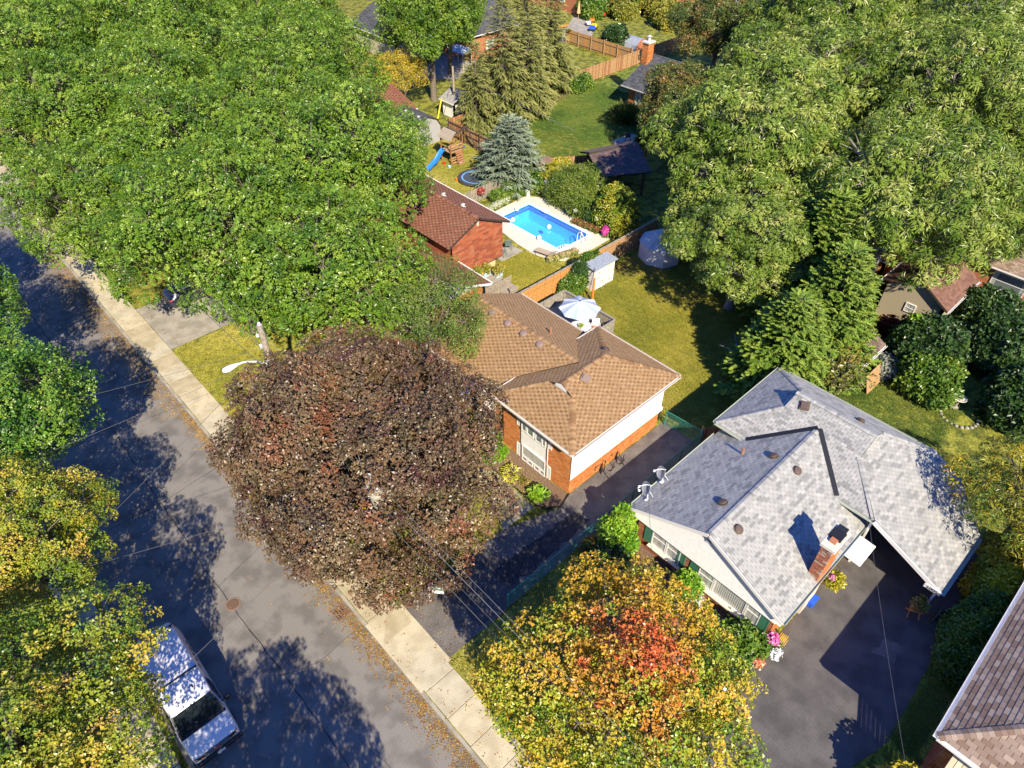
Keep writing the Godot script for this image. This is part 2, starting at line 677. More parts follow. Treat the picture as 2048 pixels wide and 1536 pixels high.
# a broad-leaved tree: trunk, limbs, and a crown of many leafy lobes with gaps between them
func tree(called: String, label: String, at: Vector3, o: Dictionary) -> Node3D:
	var t := thing(called, label, o.get("category", "tree"), at, 0.0, o.get("group", ""))
	rng.seed = int(o.seed)
	var ns := FastNoiseLite.new()
	ns.seed = int(o.seed)
	ns.frequency = 0.16
	ns.fractal_octaves = 2
	var H: float = o.H
	var R: float = o.R
	var base: float = o.get("base", H * 0.25)
	var cy := (H + base) * 0.5
	var A := (H - base) * 0.5
	var N: int = o.get("lobes", 22)
	var lr: float = o.get("lobe", 0.36)
	var lobes := []
	lobes.append([Vector3(0, cy, 0), minf(R, A) * 0.62])
	for i in N:
		var y := 1.0 - 1.45 * (i + 0.5) / N
		var a := i * 2.39996 + rr(-0.35, 0.35)
		var h := sqrt(maxf(0.0, 1.0 - y * y))
		var k: float = rr(0.52, 0.80) * float(o.get("spread", 1.0))
		var c := Vector3(cos(a) * h * R * k, cy + y * A * k, sin(a) * h * R * k)
		lobes.append([c, R * lr * rr(0.72, 1.2)])
	for e in o.get("extra", []):
		lobes.append(e)
	var dens: float = o.get("density", 6.0)
	var xf := []
	var cols := []
	var gaps: Array = o.get("gaps", [])
	var thin: float = o.get("thin", -0.28)
	var dmin: float = o.get("gap", 0.46)
	var used := {}
	for li in lobes.size():
		var c: Vector3 = lobes[li][0]
		var r: float = lobes[li][1]
		var cnt := int(dens * 12.6 * r * r)
		for i in cnt:
			var y := rr(-0.7, 1.0)
			var a := rr(0, TAU)
			var h := sqrt(1.0 - y * y)
			var d := Vector3(cos(a) * h, y, sin(a) * h)
			var p := c + d * Vector3(1.0, 0.85, 1.0) * r * (1.04 - 0.5 * pow(rng.randf(), 2.2)) * (1.0 + ns.get_noise_3dv((c + d * r) * 4.0) * 0.3)
			var drop := false
			if ns.get_noise_3dv(p * 3.0) < thin:
				continue
			for lb in lobes:
				if p.distance_to(lb[0]) < lb[1] * 0.5:
					drop = true
					break
			if drop:
				continue
			var key := Vector3i((p / dmin).floor())
			for kx in range(-1, 2):
				for ky in range(-1, 2):
					for kz in range(-1, 2):
						var kk := key + Vector3i(kx, ky, kz)
						if not drop and used.has(kk) and p.distance_to(used[kk]) < dmin:
							drop = true
			if drop:
				continue
			used[key] = p
			for g in gaps:
				if Geometry3D.get_closest_point_to_segment(p, g[0], g[1]).distance_to(p) < g[2] * rr(0.75, 1.2):
					drop = true
			if drop:
				continue
			var up: Vector3 = (d * 0.9 + Vector3.UP * float(o.get("lift", 0.6)) + Vector3(rr(-0.4, 0.4), 0, rr(-0.4, 0.4)))
			var s := rr(0.7, 1.25) * float(o.get("size", 1.0))
			xf.append(Transform3D(facing(up, rr(0, TAU)).scaled_local(Vector3(s, s, s)), p))
			var q: float = 0.5 + ns.get_noise_3dv(p * 2.2) * 0.6 + rr(-0.32, 0.32)
			var cl := palette(o.pal, q)
			if o.has("patch"):
				for pt in o.patch:
					var w: float = clampf((pt[1] - p.distance_to(pt[0])) / (pt[1] * 0.5) + ns.get_noise_3dv(p * 4.0) * 1.4 + rr(-0.7, 0.7), 0.0, pt[3] if pt.size() > 3 else 1.0)
					cl = cl.lerp(pt[2], w)
			cols.append(cl)
	multi("foliage", CL[o.leaf], xf, cols, M[o.get("leafmat", "leaf")], t)
	# wood
	var bark: Material = M[o.get("bark", "bark")]
	var lean := Vector3(rr(-0.4, 0.4), 0, rr(-0.4, 0.4))
	var tr: float = o.get("trunk", R * 0.055)
	var mb := MB.new()
	mb.tube([Vector3(0, -0.1, 0), Vector3(0, 0.5, 0), lean * 0.5 + Vector3(0, base, 0), lean + Vector3(0, cy, 0), lean * 1.3 + Vector3(0, cy + A * 0.55, 0)], [tr * 1.6, tr * 1.15, tr * 0.95, tr * 0.6, tr * 0.2], 9)
	obj("trunk", mb, bark, t)
	var step: int = o.get("limb_step", 1)
	for li in range(1, lobes.size(), step):
		var c: Vector3 = lobes[li][0]
		var f := clampf((c.y - base) / (H - base) * 0.7 - 0.1, 0.0, 0.8)
		var s := Vector3(0, lerpf(base, cy + A * 0.3, f), 0) + lean * (0.5 + f * 0.6)
		var lb := MB.new()
		var m1 := s.lerp(c, 0.4) + Vector3(rr(-0.3, 0.3), R * 0.04, rr(-0.3, 0.3))
		var m2 := s.lerp(c, 0.75) + Vector3(rr(-0.3, 0.3), R * 0.03, rr(-0.3, 0.3))
		var w := tr * 0.42
		lb.tube([s, m1, m2, c], [w, w * 0.7, w * 0.5, w * 0.3], 6)
		for k in int(o.get("twigs", 5)):
			var d := Vector3(rr(-1, 1), rr(-0.1, 1), rr(-1, 1)).normalized()
			var e: Vector3 = c + d * lobes[li][1] * rr(0.7, 1.0)
			var q := m2.lerp(c, rr(0.0, 1.0))
			lb.tube([q, q.lerp(e, 0.5) + Vector3(0, 0.12, 0), e], [w * 0.3, w * 0.2, w * 0.07], 4, false)
		obj("limb", lb, bark, t)
	return t


# a conifer: a straight trunk with whorls of drooping branches set with sprays
func conifer(called: String, label: String, at: Vector3, o: Dictionary) -> Node3D:
	var t := thing(called, label, o.get("category", "conifer tree"), at, 0.0, o.get("group", ""))
	rng.seed = int(o.seed)
	var H: float = o.H
	var R: float = o.R
	var base: float = o.get("base", 0.6)
	var xf := []
	var cols := []
	var br := MB.new()
	var y := base
	var per: int = o.get("per", 9)
	while y < H - 0.15:
		var f := (y - base) / (H - base)
		var rad: float = R * pow(1.0 - f, o.get("taper", 0.8)) * rr(0.82, 1.12) + 0.12
		var a0 := rr(0, TAU)
		var n := maxi(4, int(per * (1.0 - f * 0.45)))
		for i in n:
			var a := a0 + TAU * i / n + rr(-0.25, 0.25)
			var L := rad * rr(0.75, 1.1)
			var out := Vector3(cos(a), 0, sin(a))
			var rise: float = lerpf(o.get("low", -0.25), 0.75, pow(f, 1.5))
			var tip := Vector3(0, y + L * rise, 0) + out * L
			br.tube([Vector3(0, y, 0), tip], [0.02 + 0.018 * R * (1 - f), 0.008], 3, false)
			var m := maxi(2, int(L / float(o.get("step", 0.32))))
			for k in m:
				var q := (k + 1.0) / m
				if q < o.get("inner", 0.25):
					continue
				var p := Vector3(0, y, 0).lerp(tip, q) - Vector3(0, o.get("sag", 0.12) * q * (1 - q) * L, 0)
				for g in int(o.get("sprays", 3)):
					var side := (g - 1) * 0.75 + rr(-0.3, 0.3) if g < 3 else rr(-1.2, 1.2)
					var dir := (out.rotated(Vector3.UP, side) + Vector3(0, rise * 0.7 + rr(-0.25, 0.25) + o.get("spray_up", 0.0), 0)).normalized()
					var zz := dir.cross(Vector3.UP).normalized()
					var s := rr(0.8, 1.25) * float(o.get("size", 1.0)) * (0.75 + 0.35 * (1 - f))
					var b := Basis(dir, zz.cross(dir), zz).rotated(dir, rr(-0.5, 0.5))
					xf.append(Transform3D(b.scaled_local(Vector3(s, s, s)), p))
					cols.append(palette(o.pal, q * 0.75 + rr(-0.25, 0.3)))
		y += o.get("rise", 0.34) * rr(0.85, 1.15)
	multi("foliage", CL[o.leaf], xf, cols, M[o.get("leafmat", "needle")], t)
	obj("branches", br, M.bark, t)
	var mb := MB.new()
	mb.tube([Vector3(0, -0.1, 0), Vector3(0, H * 0.5, 0), Vector3(0, H * 0.98, 0)], [R * 0.07 + 0.04, R * 0.045 + 0.02, 0.012], 8)
	obj("trunk", mb, M.bark, t)
	return t


# a shrub: leafy blobs on short stems. shape: list of [centre, radius]
func shrub(called: String, label: String, at: Vector3, o: Dictionary) -> Node3D:
	var t := thing(called, label, o.get("category", "shrub"), at, 0.0, o.get("group", ""))
	rng.seed = int(o.seed)
	var ns := FastNoiseLite.new()
	ns.seed = int(o.seed)
	ns.frequency = 0.5
	var xf := []
	var cols := []
	var st := MB.new()
	for b in o.blobs:
		var c: Vector3 = b[0]
		var r: Vector3 = b[1] if b[1] is Vector3 else Vector3(b[1], b[1], b[1])
		var n := int(float(o.get("density", 16.0)) * 12.6 * (r.x * r.y + r.y * r.z + r.x * r.z) / 3.0)
		for i in n:
			var y := rr(-0.6, 1.0)
			var a := rr(0, TAU)
			var h := sqrt(1.0 - y * y)
			var d := Vector3(cos(a) * h, y, sin(a) * h)
			var p := c + d * r * rr(0.7, 1.08) * (1.0 + ns.get_noise_3dv((c + d * r) * 2.0) * 0.35)
			if p.y < 0.03:
				continue
			var up: Vector3 = d * o.get("radial", 0.9) + Vector3.UP * o.get("lift", 0.5) + Vector3(rr(-0.4, 0.4), 0, rr(-0.4, 0.4))
			var s := rr(0.75, 1.25) * float(o.get("size", 1.0))
			xf.append(Transform3D(facing(up, rr(0, TAU)).scaled_local(Vector3(s, s, s)), p))
			cols.append(palette(o.pal, 0.5 + ns.get_noise_3dv(p) * 0.8 + rr(-0.3, 0.3)))
		for k in 5:
			var e := c + Vector3(rr(-0.6, 0.6), rr(0, 0.6), rr(-0.6, 0.6)) * r
			st.tube([Vector3(c.x * 0.7, 0, c.z * 0.7), (c + e) * 0.5 - Vector3(0, r.y * 0.2, 0), e], [0.03, 0.02, 0.008], 4, false)
	multi("foliage", CL[o.leaf], xf, cols, M[o.get("leafmat", "leaf")], t)
	obj("stem", st, M.bark, t)
	return t


func materials() -> void:
	var grain := noise_tex([[0.0, Color(0.72, 0.72, 0.72)], [0.5, Color(0.9, 0.9, 0.9)], [1.0, Color(1, 1, 1)]], 0.05, 4, 5)
	var streak := noise_tex([[0.0, Color(0.7, 0.7, 0.7)], [0.45, Color(0.92, 0.92, 0.92)], [1.0, Color(1, 1, 1)]], 0.02, 5, 6)
	M.grain = grain
	M.shingle = vcm(0.93, grain, 0.35)
	M.roof_deck = mat(lin(0.035, 0.03, 0.027), 0.95)
	M.brick = vcm(0.9, grain, 0.5)
	M.painted = vcm(0.6, streak, 1.2)
	M.gloss = vcm(0.3)
	M.leaf = vcm(0.38)
	M.leaf.backlight_enabled = true
	M.leaf.backlight = Color(0.55, 0.55, 0.55)
	M.leaf.metallic_specular = 0.5
	M.purple_leaf = vcm(0.4)
	M.purple_leaf.backlight_enabled = true
	M.purple_leaf.backlight = Color(0.3, 0.3, 0.3)
	M.needle = vcm(0.6)
	M.needle.backlight_enabled = true
	M.needle.backlight = Color(0.25, 0.25, 0.25)
	M.bark = surf([[0.0, lin(0.07, 0.055, 0.042)], [0.5, lin(0.17, 0.14, 0.11)], [1.0, lin(0.3, 0.26, 0.21)]], 0.7, [], 1, 0.95, 2.0, 11)
	M.pale_bark = surf([[0.0, lin(0.16, 0.14, 0.12)], [0.5, lin(0.32, 0.29, 0.25)], [1.0, lin(0.45, 0.41, 0.36)]], 0.7, [], 1, 0.95, 2.0, 12)
	# ground surfaces
	var br := [[0.25, Color(0.62, 0.66, 0.55)], [0.5, Color(0.9, 0.9, 0.85)], [0.75, Color(1, 1, 1)]]
	M.grass = surf([[0.2, lin(0.12, 0.16, 0.012)], [0.5, lin(0.24, 0.245, 0.025)], [0.8, lin(0.38, 0.33, 0.055)]], 1.3, br, 7.0, 0.95, 1.0, 21, 5)
	M.dry_grass = surf([[0.2, lin(0.2, 0.215, 0.018)], [0.5, lin(0.33, 0.315, 0.04)], [0.8, lin(0.48, 0.42, 0.11)]], 1.0, br, 4.0, 0.95, 1.0, 22, 5)
	M.green_grass = surf([[0.2, lin(0.07, 0.14, 0.012)], [0.5, lin(0.15, 0.22, 0.02)], [0.8, lin(0.25, 0.28, 0.035)]], 1.2, br, 6.0, 0.95, 1.0, 23, 5)
	M.asphalt = surf([[0.2, lin(0.19, 0.18, 0.165)], [0.5, lin(0.215, 0.2, 0.18)], [0.8, lin(0.24, 0.222, 0.195)]], 0.45, [[0.2, Color(0.84, 0.84, 0.84)], [0.6, Color(1, 1, 1)]], 9.0, 0.92, 0.0, 31, 5)
	M.old_drive = surf([[0.2, lin(0.11, 0.1, 0.092)], [0.5, lin(0.17, 0.155, 0.14)], [0.8, lin(0.22, 0.2, 0.175)]], 0.5, [[0.2, Color(0.82, 0.82, 0.83)], [0.7, Color(1, 1, 1)]], 8.0, 0.93, 0.0, 32, 5)
	M.dark_drive = surf([[0.2, lin(0.095, 0.09, 0.086)], [0.5, lin(0.115, 0.107, 0.1)], [0.8, lin(0.135, 0.126, 0.115)]], 0.5, [[0.2, Color(0.82, 0.82, 0.83)], [0.7, Color(1, 1, 1)]], 9.0, 0.9, 0.0, 33, 5)
	M.black_seal = surf([[0.2, lin(0.03, 0.03, 0.032)], [0.8, lin(0.07, 0.067, 0.065)]], 0.8, [[0.25, Color(0.8, 0.8, 0.8)], [0.65, Color(1, 1, 1)]], 4.0, 0.85, 0.0, 34, 5)
	M.concrete = surf([[0.2, lin(0.49, 0.43, 0.29)], [0.5, lin(0.55, 0.485, 0.335)], [0.8, lin(0.6, 0.535, 0.385)]], 0.5, [[0.2, Color(0.91, 0.905, 0.89)], [0.7, Color(1, 1, 1)]], 7.0, 0.9, 0.0, 35, 5)
	M.pale_concrete = surf([[0.2, lin(0.55, 0.5, 0.41)], [0.8, lin(0.7, 0.65, 0.54)]], 0.9, [], 1, 0.9, 0.0, 36, 5)
	M.grey_concrete = surf([[0.2, lin(0.34, 0.31, 0.25)], [0.8, lin(0.41, 0.375, 0.305)]], 0.5, [[0.2, Color(0.86, 0.86, 0.86)], [0.7, Color(1, 1, 1)]], 7.0, 0.9, 0.0, 37, 5)
	M.soil = surf([[0.2, lin(0.08, 0.05, 0.033)], [0.5, lin(0.2, 0.125, 0.08)], [0.8, lin(0.38, 0.25, 0.165)]], 0.35, [], 1, 0.95, 4.0, 38, 5)
	M.sand = surf([[0.2, lin(0.3, 0.23, 0.11)], [0.8, lin(0.52, 0.4, 0.2)]], 0.6, [], 1, 0.95, 2.0, 39, 5)
	# buildings
	M.mortar = mat(lin(0.42, 0.34, 0.28), 0.95)
	M.orange_mortar = mat(lin(0.5, 0.3, 0.18), 0.95)
	M.white_paint = mat(lin(0.76, 0.75, 0.72), 0.55)
	M.white_siding = surf([[0.2, Color(0.93, 0.93, 0.92)], [0.8, Color(0.97, 0.97, 0.955)]], 2.0, [], 1, 0.5, 0.0, 41)
	M.green_paint = surf([[0.2, lin(0.035, 0.14, 0.085)], [0.8, lin(0.05, 0.19, 0.115)]], 0.8, [], 1, 0.6, 0.0, 42)
	M.blind = mat(lin(0.6, 0.57, 0.48), 0.8)
	M.dark_room = mat(lin(0.02, 0.02, 0.022), 0.8)
	M.glass = mat(Color(0.85, 0.92, 0.95, 0.12), 0.03)
	M.glass.transparency = BaseMaterial3D.TRANSPARENCY_ALPHA
	M.brown_metal = mat(lin(0.13, 0.09, 0.07), 0.6, 0.2)
	M.dark_metal = mat(lin(0.03, 0.032, 0.035), 0.5, 0.5)
	M.steel = mat(lin(0.5, 0.5, 0.5), 0.35, 0.8)
	M.galv = surf([[0.2, lin(0.2, 0.23, 0.27)], [0.8, lin(0.4, 0.44, 0.48)]], 0.9, [], 1, 0.5, 0.0, 43)
	M.chipped = surf([[0.0, lin(0.5, 0.2, 0.06)], [0.2, lin(0.55, 0.25, 0.09)], [0.26, lin(0.72, 0.71, 0.68)], [1.0, lin(0.78, 0.77, 0.74)]], 1.8, [], 1, 0.6, 0.0, 44, 4)
	M.rust_shakes = vcm(0.85, streak, 0.7)
	M.yellow_block = surf([[0.2, lin(0.5, 0.42, 0.2)], [0.8, lin(0.65, 0.56, 0.32)]], 0.7, [], 1, 0.9, 0.3, 45)
	M.cream = surf([[0.2, lin(0.5, 0.45, 0.33)], [0.8, lin(0.6, 0.55, 0.42)]], 0.9, [], 1, 0.7, 0.0, 46)
	var woods := {
		"orange_wood": [lin(0.34, 0.15, 0.035), lin(0.52, 0.26, 0.07), lin(0.66, 0.38, 0.13)], "brown_wood": [lin(0.2, 0.085, 0.035), lin(0.3, 0.14, 0.06), lin(0.42, 0.21, 0.1)],
		"tan_wood": [lin(0.27, 0.15, 0.065), lin(0.4, 0.24, 0.11), lin(0.5, 0.33, 0.17)], "grey_wood": [lin(0.17, 0.155, 0.125), lin(0.28, 0.26, 0.21), lin(0.4, 0.37, 0.3)],
		"dark_wood": [lin(0.035, 0.025, 0.02), lin(0.07, 0.05, 0.04), lin(0.1, 0.075, 0.06)], "pole_wood": [lin(0.2, 0.165, 0.12), lin(0.33, 0.28, 0.21), lin(0.45, 0.39, 0.31)],
	}
	var sd := 50
	for k in woods:
		var w: Array = woods[k]
		var m := surf([[0.2, w[0]], [0.5, w[1]], [0.8, w[2]]], 1.0, [], 1, 0.85, 0.3, sd)
		m.uv1_scale = Vector3(2.2, 0.5, 2.2)
		M[k] = m
		sd += 1
	# plain colours
	for e in [["red", 0.55, 0.03, 0.02], ["pink", 0.7, 0.06, 0.3], ["yellow", 0.75, 0.55, 0.02], ["blue", 0.02, 0.1, 0.6], ["sky_blue", 0.15, 0.4, 0.75], ["black", 0.02, 0.02, 0.022], ["grey", 0.3, 0.3, 0.3], ["white", 0.8, 0.8, 0.8], ["pale_blue", 0.4, 0.55, 0.65], ["teal", 0.03, 0.26, 0.2], ["orange", 0.7, 0.22, 0.03], ["tan", 0.45, 0.36, 0.24], ["charcoal", 0.06, 0.06, 0.065], ["clay", 0.42, 0.17, 0.08]]:
		M[e[0]] = mat(lin(e[1], e[2], e[3]), 0.5)
	M.liner = surf([[0.2, lin(0.015, 0.42, 0.92)], [0.8, lin(0.04, 0.55, 0.97)]], 1.5, [], 1, 0.6, 0.0, 61)
	M.liner_band = mat(lin(0.005, 0.14, 0.55), 0.5)
	M.water = mat(Color(0.75, 0.92, 1.0, 0.08), 0.02)
	M.water.transparency = BaseMaterial3D.TRANSPARENCY_ALPHA
	M.water.normal_enabled = true
	M.water.normal_texture = noise_tex([], 0.02, 3, 62)
	M.water.normal_texture.as_normal_map = true
	M.water.normal_texture.bump_strength = 4.0
	M.water.normal_scale = 0.25
	M.water.uv1_triplanar = true
	M.water.uv1_world_triplanar = true
	M.water.uv1_scale = Vector3.ONE / 2.5
	M.lamp_white = mat(lin(0.78, 0.79, 0.8), 0.4)
	M.fence_wire = mat(lin(0.03, 0.24, 0.19), 0.5)
	M.wire = mat(lin(0.1, 0.1, 0.1), 0.5)
	M.bright_wire = mat(lin(0.28, 0.28, 0.27), 0.4, 0.3)
	M.van_paint = mat(lin(0.74, 0.75, 0.77), 0.25)
	M.van_paint.clearcoat_enabled = true
	M.car_paint = mat(lin(0.012, 0.02, 0.05), 0.25)
	M.car_paint.clearcoat_enabled = true
	M.car_glass = mat(lin(0.012, 0.018, 0.022), 0.04)
	M.rubber = mat(lin(0.02, 0.02, 0.02), 0.85)
	M.concrete_b = M.concrete.duplicate()
	M.concrete_b.albedo_color = Color(0.93, 0.92, 0.9)
	M.concrete_c = M.concrete.duplicate()
	M.concrete_c.albedo_color = Color(0.97, 0.98, 1.0)
	M.lawn_b = surf([[0.2, lin(0.19, 0.2, 0.015)], [0.5, lin(0.32, 0.285, 0.028)], [0.8, lin(0.45, 0.37, 0.075)]], 1.1, [[0.25, Color(0.7, 0.72, 0.6)], [0.7, Color(1, 1, 1)]], 5.0, 0.95, 3.0, 63, 5)
	M.step_grey = mat(lin(0.38, 0.39, 0.38), 0.9)
	M.pale_mortar = mat(lin(0.62, 0.57, 0.5), 0.95)
	M.eaves = mat(lin(0.42, 0.45, 0.38), 0.5)
	M.eaves_pale = mat(lin(0.6, 0.55, 0.5), 0.5)
	M.mauve_metal = mat(lin(0.24, 0.17, 0.14), 0.6)
	M.dish_grey = mat(lin(0.3, 0.32, 0.35), 0.45)
	M.pale_vent = mat(lin(0.55, 0.54, 0.5), 0.6)
	M.cream_b = mat(lin(0.48, 0.43, 0.3), 0.6)
	M.shed_grey = mat(lin(0.36, 0.36, 0.35), 0.7)
	M.siding_beige = mat(lin(0.42, 0.36, 0.25), 0.7)
	M.rust_wall = mat(lin(0.33, 0.095, 0.045), 0.8)
	M.far_brick = surf([[0.2, lin(0.36, 0.12, 0.055)], [0.8, lin(0.5, 0.2, 0.1)]], 0.5, [], 1, 0.9, 0.3, 64)
	M.trans_grey = mat(lin(0.33, 0.31, 0.24), 0.6)
	M.rusty_iron = mat(lin(0.24, 0.15, 0.1), 0.8, 0.2)
	M.rusty_iron_dark = mat(lin(0.09, 0.06, 0.045), 0.85, 0.2)
	M.grille = mat(lin(0.12, 0.12, 0.13), 0.4, 0.4)
	M.deep_red = mat(lin(0.28, 0.025, 0.02), 0.5)
	M.shade_green = mat(lin(0.12, 0.17, 0.15), 0.6)
	M.cloth_white = mat(lin(0.72, 0.74, 0.76), 0.85)
	M.cloth_blue = mat(lin(0.36, 0.46, 0.56), 0.85)
	for k in ["cloth_white", "cloth_blue"]:
		M[k].backlight_enabled = true
		M[k].backlight = Color(0.4, 0.4, 0.4)
	M.lid_grey = mat(lin(0.12, 0.125, 0.13), 0.4, 0.3)
	M.slide_blue = mat(lin(0.03, 0.2, 0.62), 0.3)
	M.mat_grey = mat(lin(0.06, 0.075, 0.09), 0.6)
	M.peach = mat(lin(0.7, 0.4, 0.2), 0.8)
	M.navy = mat(lin(0.03, 0.045, 0.09), 0.6)
	M.hose_yellow = mat(lin(0.6, 0.38, 0.03), 0.4)
	# leaves
	CL.oak = leaf_cluster(34, 0.3, 0.15, 0.05, 0.7, 0.0, 1)
	CL.maple = leaf_cluster(32, 0.28, 0.13, 0.055, 0.6, 0.15, 2)
	CL.hickory = leaf_cluster(36, 0.2, 0.3, 0.036, 0.6, 0.45, 3)
	CL.fine = leaf_cluster(40, 0.32, 0.11, 0.028, 0.7, 0.1, 4)
	CL.small = leaf_cluster(12, 0.15, 0.11, 0.045, 0.7, 0.0, 5)
	CL.tiny = leaf_cluster(12, 0.11, 0.07, 0.028, 0.8, 0.0, 6)
	CL.hosta = leaf_cluster(16, 0.22, 0.26, 0.075, 0.5, 0.05, 7)
	CL.petal = leaf_cluster(7, 0.05, 0.06, 0.03, 0.5, 0.0, 8)
	CL.grassy = leaf_cluster(12, 0.12, 0.9, 0.018, 1.0, -0.7, 9)
	CL.willow = leaf_cluster(20, 0.3, 0.24, 0.028, 0.9, -0.4, 10)
	CL.spruce = needle_spray(26, 0.6, 0.14, 0.25, 11, 0.022)
	CL.cedar = needle_spray(24, 0.5, 0.17, 0.15, 12, 0.032)
	CL.litter = leaf_cluster(3, 0.06, 0.06, 0.03, 0.1, 0.0, 13)
	CL.tuft = leaf_cluster(7, 0.05, 0.11, 0.009, 1.0, -0.6, 14)
	CL.locust = leaf_cluster(40, 0.5, 0.26, 0.035, 0.25, 0.3, 15)


func _ready() -> void:
	rng.seed = 7
	var cam := Camera3D.new()
	cam.name = "camera"
	cam.fov = 58.35
	cam.near = 0.1
	cam.far = 600.0
	cam.transform = Transform3D(Basis(Vector3(0.731695, 0.00218, 0.681629), Vector3(0.458692, 0.738126, -0.494744), Vector3(-0.504206, 0.674659, 0.539084)).orthonormalized(), EYE)
	add_child(cam)
	cam.current = true
	var env := Environment.new()
	env.background_mode = Environment.BG_SKY
	var sky := Sky.new()
	var sm := ProceduralSkyMaterial.new()
	sm.sky_top_color = Color(0.20, 0.40, 0.78)
	sm.sky_horizon_color = Color(0.62, 0.74, 0.88)
	sm.sky_curve = 0.16
	sm.ground_bottom_color = Color(0.2, 0.2, 0.16)
	sm.ground_horizon_color = Color(0.55, 0.62, 0.68)
	sky.sky_material = sm
	env.sky = sky
	env.background_energy_multiplier = 0.85
	env.tonemap_mode = Environment.TONE_MAPPER_LINEAR
	env.tonemap_exposure = 1.75
	env.sdfgi_enabled = true
	env.ssao_enabled = true
	env.ssil_enabled = true
	var we := WorldEnvironment.new()
	we.name = "environment"
	we.environment = env
	add_child(we)
	var sun := DirectionalLight3D.new()
	sun.name = "sun"
	sun.light_energy = 1.6
	sun.light_color = Color(1.0, 0.945, 0.85)
	sun.light_angular_distance = 0.5
	sun.shadow_enabled = true
	add_child(sun)
	sun.look_at_from_position(Vector3(-0.335, 0.625, 0.70) * 100.0, Vector3.ZERO)
	materials()
	ground()
	grey_house()
	brown_house()
	taupe_house()
	rust_house()
	back_buildings()
	fences()
	trees()
	street()
	vehicles()
	pool_yard()
	yards()
	bushes()


func P2(a: Array) -> PackedVector2Array:
	var p := PackedVector2Array()
	for i in range(0, a.size(), 2):
		p.append(Vector2(a[i], a[i + 1]))
	return p


func sheet(called: String, a: Array, top: float, m: Material, thick := 0.0, label := "") -> MeshInstance3D:
	var mb := MB.new()
	mb.slab(P2(a), top, thick)
	return struct(called, mb, m)


# outlines with a wandering edge
func ragged(a: Array, amp: float, step := 0.6) -> Array:
	var r := []
	var n := a.size() / 2
	for i in n:
		var p := Vector2(a[2 * i], a[2 * i + 1])
		var q := Vector2(a[(2 * i + 2) % a.size()], a[(2 * i + 3) % a.size()])
		var k := maxi(1, int(p.distance_to(q) / step))
		var nn := (q - p).orthogonal().normalized()
		for j in k:
			var w := p.lerp(q, float(j) / k) + nn * (rr(-amp, amp) if j else 0.0)
			r.append(w.x)
			r.append(w.y)
	return r


